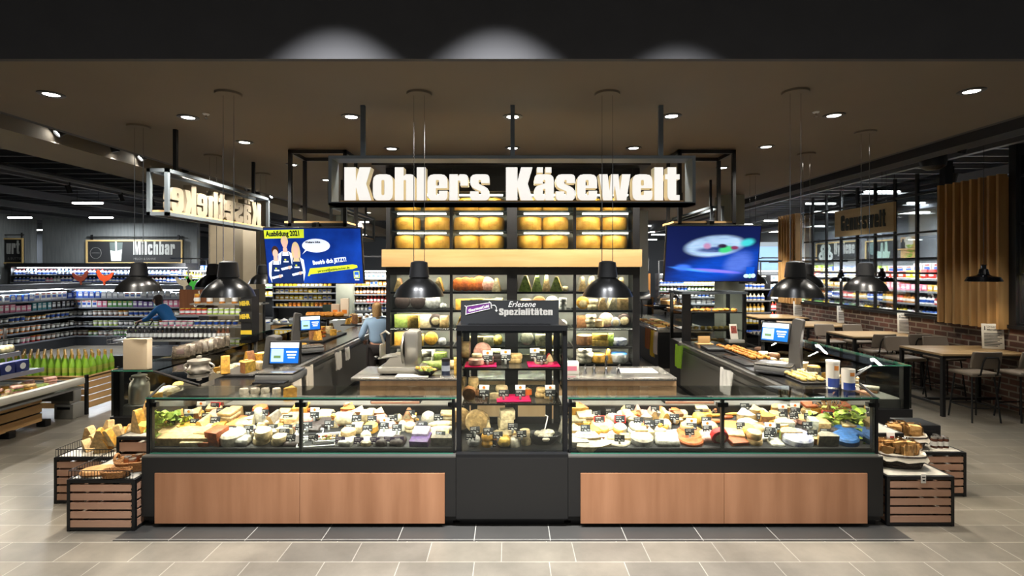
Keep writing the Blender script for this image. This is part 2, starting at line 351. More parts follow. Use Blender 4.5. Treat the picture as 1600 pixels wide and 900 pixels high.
# spots over the hall in front of the counter; three of them wash the bulkhead
for i, x in enumerate((-5.0, -3.0, -1.36, -.09, 1.33, 3.2, 5.0)):
    wash = i in (2, 3, 4); sh = i == 4
    d = TH('hall_spotlight', f'black spotlight on the front hall ceiling, {ordn(i)} from the left', 'lamp', (x, 3.16 if wash else 1.9, 5.6), 0, 'hall spotlights')
    PT('housing', MB().lathe([(.0, .12), (.07, .12), (.075, -.08), (.06, -.08), (.06, .0), (0, 0)], 16), BLK, d)
    PT('stem', MB().tube([(0, 0, .12), (0, 0, .3)], .012), BLK, d)
    if wash: spot(d, 1900, 63 if sh else 68, .5, (.95, .97, 1), (0, 0, -.09), (0, 0, 0), .02)
    else: spot(d, LIGHT_HALL, 84, .5, (1, .95, .86), (0, -.02, -.09), (math.radians(10), 0, 0), .06)
for i, (x, y) in enumerate(((-6, -1.5), (-2, -1.5), (2, -1.5), (6, -1.5))):
    d = TH('hall_panel_light', f'square light panel on the hall ceiling behind the camera, {ordn(i)} from the left', 'lamp', (x, y, 5.88), 0, 'hall panel lights')
    PT('frame', MB().box(-.65, .65, -.65, .65, -.01, .02), WHITE, d); area(d, 45, 1.2, 1.2, (0, 0, -.03), color=(1, .96, .9))

def pendant(x, y, label, group='black dome pendants'):
    p = on(x, y, HC); d = TH('pendant_lamp', label, 'lamp', (p.x, p.y, 2.09), 0, group)
    PT('shade', MB().lathe([(.236, 0), (.232, .006), (.21, .06), (.17, .11), (.12, .15), (.092, .168), (.085, .16), (.115, .142), (.165, .1), (.205, .05), (.226, 0), (.236, 0)], 32), mat('black_lamp_enamel', (9, 9, 9), .28, spec=.2), d)
    PT('neck', MB().lathe([(.088, .166), (.086, .18), (.094, .182), (.078, .32), (.04, .335), (0, .335)], 24), BLK, d)
    PT('cord', MB().tube([(-.05, 0, .33), (-.05, 0, HC - 2.09)], .0035, 5).tube([(.05, 0, .33), (.05, 0, HC - 2.09)], .0035, 5), CHROME, d)
    PT('canopy', MB().lathe([(0, HC - 2.11), (.115, HC - 2.11), (.12, HC - 2.09)], 24), CEIL, d)
    PT('bulb', MB().lathe([(0, .08), (.04, .09), (.045, .13), (0, .15)], 12), mat('bulb', (255, 240, 210), .4, emit=3), d)
    spot(d, 26, 130, .6, (1, .86, .66), (0, 0, .06)); return d
pendant(655, 146, 'black dome pendant hanging before the slicer table')
pendant(949, 146, 'black dome pendant hanging before the round wax cheeses')
pendant(357, 146, 'black dome pendant hanging just left of the left screen')
pendant(1243, 143, 'black dome pendant nearest to the right weighing scale')
pendant(217, 197, 'black dome pendant hanging below the milk sign')
pendant(1352, 206, 'black dome pendant hanging over the back bar tables')
pendant(333, 243, 'black dome pendant half hidden before the beige column')
pendant(1260, 240, 'black dome pendant half hidden behind the one by the right scale')
pendant(411, 271.5, 'black dome pendant peeping out behind the left screen edge')
pendant(1176, 273, 'black dome pendant peeping out behind the right screen edge')
for i, (x, Y) in enumerate(((1537, 8.2), (1378, 10.4), (1314, 11.7))):
    p = at(x, 440, Y); d = TH('enamel_pendant', f'small black enamel pendant over the {("nearest", "second", "third")[i]} bar table', 'lamp', p, 0, 'enamel pendants over the bar tables')
    PT('shade', MB().lathe([(.23, 0), (.235, .01), (.2, .075), (.09, .1), (.07, .12), (.06, .11), (.185, .06), (.222, 0), (.23, 0)], 28), mat('gloss_black_enamel', (8, 8, 9), .12), d)
    PT('neck', MB().lathe([(.07, .115), (.055, .2), (.035, .21), (.035, .26), (.05, .265), (0, .28)], 18), MATS['gloss_black_enamel'], d)
    PT('cord', MB().tube([(0, 0, .27), (0, 0, 4.9 - p.z)], .004, 5), BLK, d)
    spot(d, 30, 130, .6, (1, .86, .66), (0, 0, .03))
# linear lamps under the dark ceiling
ls = [(137, 316), (31, 339), (158, 339), (15, 346), (102, 355), (172, 353), (275, 353), (440, 357), (1378, 298), (1282, 317), (1441, 316), (1292, 330), (1211, 344), (1420, 342),
      (1277, 360), (1200, 358), (1432, 351), (1212, 374), (1560, 297), (1590, 306), (560, 346), (575, 366), (430, 366), (1024, 352), (1030, 366), (1016, 375), (1170, 362), (1010, 362), (70, 366), (290, 366), (1330, 372), (1160, 350), (566, 384)]
for i, (x, y) in enumerate(ls):
    p = on(x, y, 4.25); p *= min(1, 33 / p.y, 13.5 / max(p.x, .1), 22.5 / max(-p.x, .1)); p.z = 4.25
    side = ('left' if x < 500 else 'right' if x > 1100 else 'middle')
    d = TH('linear_lamp', f'white linear ceiling lamp under the dark {side} ceiling, {ordn(sorted(q[0] for q in ls if (q[0]<500)==(x<500) and (q[0]>1100)==(x>1100)).index(x))} from left', 'lamp', p, 0, 'linear lamps under the dark ceiling')
    L = .42
    PT('tube', MB().rbox(2 * L, .1, .05, .02, 0, Mx((0, 0, -.05))), LEDW, d)
    PT('housing', MB().rbox(2 * L + .04, .12, .05, .01), JOI, d)
    PT('hanger', MB().tube([(-.3, 0, .05), (-.3, 0, .6)], .006, 5).tube([(.3, 0, .05), (.3, 0, .6)], .006, 5), BLK, d)
    if p.y < 28 and i % 2 == 0: area(d, 210, 1.0, .3, (0, 0, -.07), color=(.93, .97, 1))
# track spotlights in the trough and under the dark ceiling
tk = [(84, 208), (155, 235), (216, 247), (277, 268), (379, 297), (424, 307), (463, 323), (1503, 237), (1308, 285), (1227, 304), (1277, 290), (1490, 283), (1191, 316), (109, 300), (191, 313), (240, 321), (148, 302)]
for i, (x, y) in enumerate(tk):
    z = 4.12 if y < 330 else 3.7; p = on(x, y, z); p.x = max(p.x, -5.88) if z > 4 and x < 800 and x not in (109, 191, 240) else p.x
    warm = x == 191
    d = TH('track_spotlight', f'black track spotlight on the {"left" if x < 800 else "right"} ceiling edge, {ordn(sorted(q[0] for q in tk if (q[0] < 800) == (x < 800)).index(x))} from the left', 'lamp', p, 0, 'track spotlights')
    rx = math.radians(-50) if x in (84, 216, 424) else math.radians(18)
    M_ = Mx((0, 0, 0), 0 if x > 800 else -.5, rx)
    PT('housing', MB().lathe([(0, .16), (.05, .16), (.055, -.02), (.048, -.02), (.045, .02), (0, .02)], 16, M=M_), BLK, d)
    PT('lens', MB().lathe([(0, .003), (.053, .003)], 16, M=M_), mat('warm_lens' if warm else 'spot_lens', (255, 214, 150) if warm else (255, 255, 250), .4, emit=25), d)
    PT('bracket', MB().tube([(0, 0, .1), (0, 0, .3 if z > 4 else 4.55 - z)], .015), BLK, d)
    spot(d, 330 if x == 277 else 140, 80, .5, (1, .93, .82) if x == 277 else (.97, .98, 1), (0, 0, -.06), (math.radians(56 if x == 277 else 20), 0, 0))
# sprinkler and loudspeakers
for x, y in ((322, 178), (1275, 175)):
    d = TH('sprinkler', f'small sprinkler head on the {"left" if x < 800 else "right"} half of taupe ceiling', 'sprinkler', on(x, y, HC))
    PT('cover', MB().lathe([(0, -.012), (.03, -.01), (.035, 0)], 16), WHITE, d); PT('nozzle', MB().lathe([(0, -.05), (.02, -.05), (.008, -.04), (.008, -.01)], 10), CHROME, d)
p = on(1458, 251, 4.15); ONE('loudspeaker', MB().lathe([(0, -.16), (.1, -.15), (.17, -.1), (.19, 0), (.19, .1), (.06, .3), (0, .3)], 20), BLK, 'round black loudspeaker hanging above the wooden fin panel', 'speaker', p)
# ================================================================== hanging signs and screens
def boxframe(mb, x0, x1, y, z0, z1, t=.05, d=.05):
    mb.box(x0, x1, y, y + d, z1 - t, z1).box(x0, x1, y, y + d, z0, z0 + t).box(x0, x0 + t, y, y + d, z0 + t, z1 - t).box(x1 - t, x1, y, y + d, z0 + t, z1 - t); return mb
YS = 5.08
a = at(513, 243, YS); b = at(1087, 320, YS)
s = TH('hanging_sign', 'long steel frame sign with white lit letters reading Kohlers Käsewelt', 'sign', ((a.x + b.x) / 2, YS, b.z))
PT('frame', boxframe(MB(), a.x, b.x, YS, b.z, a.z, .03, .22).box(a.x, b.x, YS, YS + .22, b.z, b.z + .02), ANTH, s, world=True)
hp = MB()
for x in (563, 801, 1037): q = at(x, 243, YS); hp.box(q.x - .022, q.x + .022, YS + .08, YS + .12, a.z, HC)
PT('hanger', hp, ANTH, s, world=True)
q0 = at(536, 316, YS); q1 = at(1064, 316, YS)
PT('plank', MB().box(q0.x - .03, q1.x + .03, YS + .01, YS + .2, b.z + .02, b.z + .045), WBEAM, s, world=True)
o = Vector((q0.x, YS + .16, b.z + .045)) - s.location
letters(s, 'Kohlers Käsewelt', .335, o, .12, [SIGNW, mat('letter_side', (240, 226, 190), .5, emit=.25)][:2], gap=3.2, fit=q1.x - q0.x)
# tower-style side sign seen from behind
def side_sign(name, label, txt, X, y0, y1, zb, zt, h, rz, mats):
    s = TH(name, label, 'sign', (X, (y0 + y1) / 2, zb)); mb = MB(); t = .04
    for xx in (X - .1, X + .1):
        mb.box(xx - t / 2, xx + t / 2, y0, y1, zt - t, zt).box(xx - t / 2, xx + t / 2, y0, y0 + t, zb, zt).box(xx - t / 2, xx + t / 2, y1 - t, y1, zb, zt).box(xx - t / 2, xx + t / 2, y0, y1, zb, zb + t)
    mb.box(X - .1, X + .1, y0, y0 + t, zb, zb + t).box(X - .1, X + .1, y1 - t, y1, zb, zb + t).box(X - .1, X + .1, y0, y0 + t, zt - t, zt).box(X - .1, X + .1, y1 - t, y1, zt - t, zt)
    PT('frame', mb, ANTH, s, world=True)
    PT('hanger', MB().box(X - .02, X + .02, y0 + .3, y0 + .34, zt, HC).box(X - .02, X + .02, y1 - .3, y1 - .26, zt, HC), BLK, s, world=True)
    PT('plank', MB().box(X - .09, X + .09, y0 + t, y1 - t, zb + t, zb + t + .025), WBEAM, s, world=True)
    if txt: letters(s, txt, h, (.06 if rz < 0 else -.06, (y1 - y0) / 2 - .16 if rz < 0 else -(y1 - y0) / 2 + .16, .066), .1, mats, gap=3, fit=y1 - y0 - .32, rz=rz)
side_sign('hanging_sign', 'frame sign over the left counter, letters Käsetheke seen from behind', 'Käsetheke', -3.95, 5.75, 8.2, 2.95, 3.48, .36, -PI / 2, [mat('letter_back', (132, 122, 104), .6), MATS['letter_back']])

def screen(x0, x1, ytop, ybot, tilt, label, group):
    Y = 6.9; c = at((x0 + x1) / 2, (ytop + ybot) / 2, Y); W = (x1 - x0) * Y / F; H = .775
    s = TH('wall_screen', label, 'screen', c, 0, group); s.rotation_euler = (math.radians(tilt), 0, 0); s.name = 'advertising_screen'
    PT('housing', MB().rbox(W, .05, H, .006, 0, Mx((0, .03, -H / 2))), DARK, s)
    PT('bracket', MB().box(-.15, .15, .055, .1, -.15, .15).box(-.03, .03, .08, .2, .05, H / 2 + .05), BLK, s)
    return s, W, H
s1, W1, H1 = screen(414, 567, 358, 442, 11, 'tilted screen showing a blue staff job advert with three aproned people', 'advertising screens')
E = lambda n, c, k=1.0: mat('screen_' + n, c, .3, emit=k, spec=.2)
def emis_noise(name, c1, c2, scale, k=1.0, stretch=(1, 1, 1)):
    m = mat(name, c1, .3, spec=.2, c2=c2, scale=scale, stretch=stretch); nt = m.node_tree; b_ = nt.nodes['Principled BSDF']
    src = b_.inputs['Base Color'].links[0].from_socket; nt.links.new(src, b_.inputs['Emission Color']); b_.inputs['Emission Strength'].default_value = k; return m
mb = MB(); w, h = W1 - .03, H1 - .03; T = lambda u, v, d=0: (-w / 2 + u * w, -d, h / 2 - v * h)
def poly(mb, pts, d, m): mb.add([T(u, v, d) for u, v in pts], [tuple(range(len(pts)))][::1], m)
def ell(mb, u, v, ru, rv, d, m, n=28): poly(mb, [(u + ru * math.cos(2 * PI * i / n), v + rv * math.sin(2 * PI * i / n)) for i in range(n)], d, m)
poly(mb, [(0, 0), (1, 0), (1, 1), (0, 1)], 0, 0)
poly(mb, [(0, .03), (.415, .015), (.41, .17), (0, .185)], .001, 1)
ell(mb, .53, .31, .145, .125, .001, 2); poly(mb, [(.41, .4), (.46, .36), (.38, .47)], .001, 2)
poly(mb, [(.45, .73), (.9, .655), (.945, .67), (.95, .71), (.9, .74), (.85, .745), (.45, .84), (.44, .87), (.42, .87)], .001, 1)
for (u, v, sc_, hair, long_) in ((.1, .42, .9, 4, 0), (.205, .24, 1.05, 6, 0), (.315, .35, 1.0, 6, 1)):     # the three aproned staff
    top = v + .12 * sc_; L = .001 + .001 * (v < .3 and 0 or 1)
    poly(mb, [(u - .035, top + .05), (u - .075, top + .1), (u - .085, top + .33), (u - .06, min(1, top + .5)), (u + .06, min(1, top + .5)), (u + .085, top + .33), (u + .075, top + .1), (u + .035, top + .05)], L, 2)
    poly(mb, [(u - .045, top + .13), (u + .045, top + .13), (u + .06, top + .3), (u + .06, 1), (u - .06, 1), (u - .06, top + .3)], L + .0005, 3)
    poly(mb, [(u - .045, top + .13), (u - .035, top + .06), (u - .028, top + .06), (u - .034, top + .13)], L + .0006, 3); poly(mb, [(u + .045, top + .13), (u + .035, top + .06), (u + .028, top + .06), (u + .034, top + .13)], L + .0006, 3)
    if long_: ell(mb, u, v + .09, .046, .2, L + .0002, 6)
    ell(mb, u, v - .01, .037, .095, L + .0006, hair); ell(mb, u, v + .035, .028, .078, L + .0008, 5)
    poly(mb, [(u - .02, top - .02), (u + .02, top - .02), (u + .024, top + .07), (u - .024, top + .07)], L + .0007, 5)
    poly(mb, [(u - .06, top + .36), (u + .055, top + .31), (u + .06, top + .35), (u - .05, top + .4)], L + .001, 2); ell(mb, u + .03, top + .345, .018, .03, L + .0012, 5)
    ell(mb, u - .006, top + .2, .01, .014, L + .0012, 1); poly(mb, [(u - .026, top + .225), (u + .026, top + .225), (u + .026, top + .25), (u - .026, top + .25)], L + .0011, 2)
poly(mb, [(.905, .78), (.965, .775), (.965, .91), (.905, .915)], .001, 1); poly(mb, [(.912, .793), (.958, .79), (.958, .895), (.912, .898)], .0015, 7); poly(mb, [(.92, .85), (.95, .85), (.95, .885), (.92, .885)], .002, 2)
poly(mb, [(.915, .93), (.96, .93), (.96, .95), (.915, .95)], .0015, 2)
TX = lambda u, v, rz=0: Mx(T(u, v, .003)) @ UP @ Matrix.Rotation(rz, 4, 'Z')
text(mb, 'Ausbildung 2021', .083, TX(.02, .14, .02) @ Matrix.Diagonal((.82, 1.15, 1, 1)), 8, offset=.004)
text(mb, 'Weitere Infos', .036, TX(.42, .265, .02), 8, offset=.002)
text(mb, 'Bewirb dich JETZT!', .072, TX(.485, .66, .11) @ Matrix.Diagonal((.8, 1.1, 1, 1)), 2, offset=.003)
text(mb, 'personal@edeka-kohler.de', .042, TX(.53, .80, .12) @ Matrix.Diagonal((.95, 1.15, 1, 1)), 8, offset=.001)
PT('picture', mb, [emis_noise('screen_blue', (16, 60, 160), (8, 30, 100), 2.5, .9), E('lime', (205, 222, 50), .9), E('white', (222, 232, 250), .9), E('navy', (18, 40, 92), .8), E('hair', (60, 40, 34), .7), E('skin', (214, 176, 160), .85), E('blond', (206, 184, 140), .85), E('logo_blue', (40, 96, 200), .9), E('ink', (20, 30, 40), .3)], s1)
s2, W2, H2 = screen(1039, 1187, 354.5, 439, 10, 'tilted screen showing a blurred sandwich on deep blue', 'advertising screens')
def sandwich():
    m = bpy.data.materials.new('screen_sandwich'); m.use_nodes = True; nt = m.node_tree; N = nt.nodes; Lk = nt.links.new; b_ = N['Principled BSDF']
    tc = N.new('ShaderNodeTexCoord'); sp = N.new('ShaderNodeSeparateXYZ'); Lk(tc.outputs['Object'], sp.inputs[0])
    def math_(op, a, b=None):
        n = N.new('ShaderNodeMath'); n.operation = op
        for i, v in enumerate((a, b)):
            if v is None: continue
            if isinstance(v, (int, float)): n.inputs[i].default_value = v
            else: Lk(v, n.inputs[i])
        return n.outputs[0]
    cur = None
    def mixin(base, colr, mask):
        mx = N.new('ShaderNodeMix'); mx.data_type = 'RGBA'; Lk(mask, mx.inputs[0])
        if isinstance(base, tuple): mx.inputs[6].default_value = base
        else: Lk(base, mx.inputs[6])
        mx.inputs[7].default_value = lin(colr); return mx.outputs[2]
    mp = N.new('ShaderNodeMapping'); mp.inputs['Scale'].default_value = (3, 1, 22); mp.inputs['Rotation'].default_value = (0, .12, 0); Lk(tc.outputs['Object'], mp.inputs[0])
    nz = N.new('ShaderNodeTexNoise'); nz.inputs['Scale'].default_value = 1.6; nz.inputs['Detail'].default_value = 4; Lk(mp.outputs[0], nz.inputs['Vector'])
    def em(u, v, ru, rv, tilt, soft, nzk=.5):
        dx = math_('SUBTRACT', sp.outputs[0], (u - .5) * W2); dz = math_('SUBTRACT', sp.outputs[2], (.5 - v) * H2)
        c_, s_ = math.cos(tilt), math.sin(tilt)
        a_ = math_('DIVIDE', math_('ADD', math_('MULTIPLY', dx, c_), math_('MULTIPLY', dz, s_)), ru * W2); b2 = math_('DIVIDE', math_('SUBTRACT', math_('MULTIPLY', dz, c_), math_('MULTIPLY', dx, s_)), rv * H2)
        r2 = math_('SQRT', math_('ADD', math_('MULTIPLY', a_, a_), math_('MULTIPLY', b2, b2)))
        n = N.new('ShaderNodeMapRange'); n.interpolation_type = 'SMOOTHSTEP'; Lk(r2, n.inputs[0]); n.inputs[1].default_value = 1 + soft; n.inputs[2].default_value = 1 - soft
        k = math_('ADD', math_('MULTIPLY', nz.outputs[0], nzk * 2), 1 - nzk * 1.1); q = math_('MULTIPLY', n.outputs[0], k); q2 = N.new('ShaderNodeClamp'); Lk(q, q2.inputs[0]); return q2.outputs[0]
    cur = lin((14, 24, 72))
    for args, c in (((.62, .72, .5, .22, .25, .6), (10, 62, 170)), ((.78, .66, .14, .16, .5, .5), (70, 100, 190)), ((.52, .36, .3, .175, .1, .18, .6), (168, 200, 236)), ((.86, .3, .07, .06, .2, .5, .3), (60, 190, 200)),
                    ((.56, .42, .22, .05, .05, .4), (40, 60, 120)), ((.44, .36, .04, .05, 0, .5), (180, 130, 170)), ((.64, .42, .07, .06, .2, .4, .2), (60, 190, 120)), ((.6, .36, .05, .035, 0, .4, .2), (40, 20, 50)), ((.73, .39, .04, .03, 0, .4, .2), (120, 40, 80)),
                    ((.3, .78, .2, .022, -.12, .5, .2), (60, 140, 250)), ((.55, .8, .22, .025, -.08, .5, .2), (120, 110, 250)), ((.2, .74, .07, .05, 0, .7, .3), (60, 110, 230))):
        cur = mixin(cur, c, em(*args))
    Lk(cur, b_.inputs['Emission Color']); b_.inputs['Emission Strength'].default_value = .95; Lk(cur, b_.inputs['Base Color']); b_.inputs['Roughness'].default_value = .3; b_.inputs['Specular IOR Level'].default_value = .2
    return m
w, h = W2 - .03, H2 - .03; mb = MB(); poly(mb, [(0, 0), (1, 0), (1, 1), (0, 1)], 0, 0)
poly(mb, [(.88, .74), (.97, .74), (.97, .88), (.88, .88)], .001, 1); ell(mb, .885, .905, .03, .035, .002, 2); ell(mb, .925, .905, .022, .04, .002, 3); ell(mb, .96, .9, .025, .04, .002, 2)
PT('picture', mb, [sandwich(), E('box_blue', (12, 70, 180), .9), E('pale', (180, 225, 240), .9), E('mint', (150, 225, 180), .9)], s2)
for i, (xa, xb, xc, xd, sl) in enumerate(((450, 462, 530, 541, 'left'), (1060, 1072, 1138, 1150, 'right'))):   # hanging tube frames the screens hang from
    A, B = at(xa, 240, 7.0), at(xd, 240, 7.0); t = .045; zb = 2.93; y0, y1 = 7.0, 7.5
    s = TH('screen_gantry', f'black tube frame hung from the ceiling above the {sl} screen', 'frame', ((A.x + B.x) / 2, 7.25, zb), 0, 'hanging tube frames')
    mb = MB()
    for x in (A.x, B.x - t):
        for y in (y0, y1): mb.box(x, x + t, y, y + t, zb - .15, HC - .02)
        mb.box(x, x + t, y0, y1, HC - .07, HC - .02).box(x, x + t, y0, y1, zb, zb + t)
    for y in (y0, y1): mb.box(A.x, B.x, y, y + t, HC - .07, HC - .02).box(A.x, B.x, y, y + t, zb, zb + t)
    PT('frame', mb, BLK, s, world=True)
    PT('plank', MB().box(A.x - .06, B.x - .02, y0 + .02, y1 + .02, zb + t, zb + t + .03), WBEAM, s, world=True)
# smaller frame sign far behind each screen
for i, (X, sl) in enumerate(((-3.1, 'left'), (3.75, 'right'))):
    side_sign('hanging_sign', f'distant empty steel frame with wooden plank behind the {sl} screen', '', X, 9.2, 11.4, 2.95, 3.48, .34, -PI / 2 if i == 0 else PI / 2, [MATS['letter_back'], MATS['letter_back']])
# wooden sign over the bar tables
X = 7.5; s = TH('wooden_sign', 'wide wooden board sign with dark letters reading Genusswelt', 'sign', (X, 10.85, 3.08))
PT('board', MB().box(X, X + .05, 9.98, 11.78, 3.08, 3.66), woodmat('sign_oak', (216, 190, 142), (196, 166, 116), 1, .5, 5), s, world=True)
letters(s, 'Genusswelt', .34, (-.001, .7, .12), .012, [mat('sign_ink', (52, 54, 48), .7)] * 1, gap=7, fit=1.36, rz=-PI / 2, each=False)
PT('wire', MB().tube([(X + .02, 10.2, 3.66), (X + .02, 10.2, 4.9)], .004, 5).tube([(X + .02, 11.5, 3.66), (X + .02, 11.5, 4.9)], .004, 5), CHROME, s, world=True)
# framed chalkboard signs on the dairy wall
def board(p0, p1, label, txt=None, rz=0, art=None, sub=None):
    c = (p0 + p1) / 2; wd = (p1 - p0); W = math.hypot(wd.x, wd.y); H = abs(wd.z); s = TH('chalkboard_sign', label, 'sign', (c.x, c.y, min(p0.z, p1.z)), rz, 'framed department signs')
    PT('board', MB().box(-W / 2, W / 2, -.02, .02, 0, H), CH1, s)
    mb = MB(); t = .055; boxframe(mb, -W / 2, W / 2, -.05, 0, H, t, .06); PT('frame', mb, mat('pine_frame', (206, 176, 116), .5), s)
    if txt:
        t_, fr, x0, hh = txt; letters(s, t_, hh, (x0 * W - W / 2, -.021, H * .38), .01, [mat('chalk_letter', (170, 172, 168), .8)], gap=7, fit=fr * W, each=False)
    if sub: mb = MB(); text(mb, sub[0], H * .13, Mx((sub[1] * W - W / 2, -.024, H * .16)) @ UP, 0); PT('lettering', mb, mat('grey_chalk', (110, 110, 108), .8), s)
    if art: art(s, W, H)
    PT('rail', MB().tube([(-W / 2, 0, H + .12), (W / 2, 0, H + .12)], .02).box(-W * .46, -W * .44, -.01, .03, H, H + .2).box(W * .44, W * .46, -.01, .03, H, H + .2), BLK, s)
    return s
def milkart(s, W, H):
    mb = MB(); cx = -W * .19; d = -.022; g = [(cx - .26, H * .9), (cx - .2, H * .1), (cx + .2, H * .1), (cx + .26, H * .9)]
    mb.add([(x, d, z) for x, z in g], [(0, 1, 2, 3)], 0); mb.add([(cx - .23, d - .001, H * .56), (cx - .19, d - .001, H * .12), (cx + .19, d - .001, H * .12), (cx + .23, d - .001, H * .6), (cx, d - .001, H * .52)], [(0, 1, 2, 3, 4)], 1)
    mb.add([(cx - .04, d - .002, H * .97), (cx - .03, d - .002, H * .5), (cx + .04, d - .002, H * .5), (cx + .02, d - .002, H * .97)], [(0, 1, 2, 3)], 1)
    mb.tube([(cx - .8 + .22 * math.cos(i * .42), d, H * .45 + .22 * math.sin(i * .42)) for i in range(15)], .008, 5, 2, True); mb.tube([(cx - .95, d, H * .45), (cx - .65, d, H * .45)], .012, 5, 2)
    PT('drawing', mb, [mat('chalk_glass', (86, 96, 94), .6), mat('milk', (216, 226, 216), .6), MATS['grey_chalk']], s)
board(at(135.5, 375, 20.1), at(286, 412, 20.1), 'long framed chalkboard sign reading Milchbar with a glass of milk', ('Milchbar', .43, .49, .52), 0, milkart, ('MILCH & SAHNE', .49))
a_, b_ = at(-40, 372, 19.1), at(37.5, 412, 19.1); board(a_, b_, 'framed chalkboard sign ending in urt, cut by the photo edge', ('urt', .26, .66, .5), 0, None, ('& BUTTER', .68))
def rollart(s, W, H):
    mb = MB()
    for x, z in ((-.31, .68), (-.2, .68), (-.36, .3), (-.255, .3), (-.15, .3)): mb.lathe([(.06, -.012), (.06, .004), (.21, .004), (.21, -.012)], 20, 0, Mx((x * W, -.022, z * H)) @ UP)
    PT('drawing', mb, mat('chalk_rolls', (206, 216, 214), .7), s)
def sideboard(x0, x1, yt, yb, X, label, **k):
    y0, y1 = X * F / (x0 - VX), X * F / (x1 - VX); ym = (y0 + y1) / 2; zb, zt = EYE - (yb - VY) * ym / F, EYE - (yt - VY) * ym / F
    return board(Vector((X, y0, zb)), Vector((X, y1, zt)), label, rz=-PI / 2, **k)
sideboard(1276, 1342, 378, 409, 14.56, 'framed chalkboard sign reading Hygiene with paper rolls', txt=('Hygiene', .46, .46, .5), art=rollart)
def pic(s, W, H):
    mb = MB()
    mb.prism([rp([(-.12 * W, .12 * H), (.3 * W, .1 * H), (.34 * W, .42 * H), (-.1 * W, .45 * H)])], .004, 0, Mx((0, -.022, 0)) @ UP); mb.prism([[(.02 * W, .4 * H), (.12 * W, .4 * H), (.1 * W, .85 * H), (.04 * W, .85 * H)]], .006, 0, Mx((0, -.022, 0)) @ UP); mb.prism([[(.16 * W, .4 * H), (.26 * W, .4 * H), (.24 * W, .9 * H), (.17 * W, .9 * H)]], .006, 0, Mx((0, -.022, 0)) @ UP)
    mb.lathe([(0, 0), (.25, 0)], 20, 1, Mx((-.25 * W, -.023, .6 * H)) @ UP)
    PT('drawing', mb, [mat('chalk_green', (150, 176, 164), .7), mat('chalk_dim', (92, 112, 110), .7)], s)
sideboard(1353, 1400, 375, 407, 14.56, 'framed chalkboard picture of bottles in a basket beyond the windows', art=pic)
y0, y1 = 14.4 * F / (1408 - VX), 14.4 * F / (1433 - VX); zb, zt = EYE + .3, EYE + 1.15
s = TH('wall_board', 'pine wall board with small shelf, plate and trailing plant beyond the windows', 'sign', (14.4, (y0 + y1) / 2, zb))
PT('board', MB().box(14.38, 14.42, y1, y0, zb, zt), WBEAM, s, world=True); PT('shelf', MB().box(14.1, 14.4, y1, y0, zb + .38, zb + .42), WBEAM, s, world=True)
PT('plate', MB().lathe([(0, .0), (.2, .01), (.22, .03), (0, .02)], 20, 0, Mx((14.34, y0 - .45, zb + .64), 0, 0, -PI / 2)), PAPER, s, world=True)
PT('bottle', MB().lathe([(.07, 0), (.07, .2), (.03, .28), (.03, .36), (0, .36)], 12, 0, Mx((14.28, y1 + .5, zb + .42))), DARK, s, world=True)
lf = MB()
for k in range(40): lf.rbox(.07, .02, .05, .01, 0, Mx((14.25 + R.uniform(-.1, .1), y1 + .15 + R.uniform(-.1, .1), zb + .55 - R.random() * .5), R.random() * 6, R.random() * 2))
PT('foliage', lf, GREEN, s, world=True)
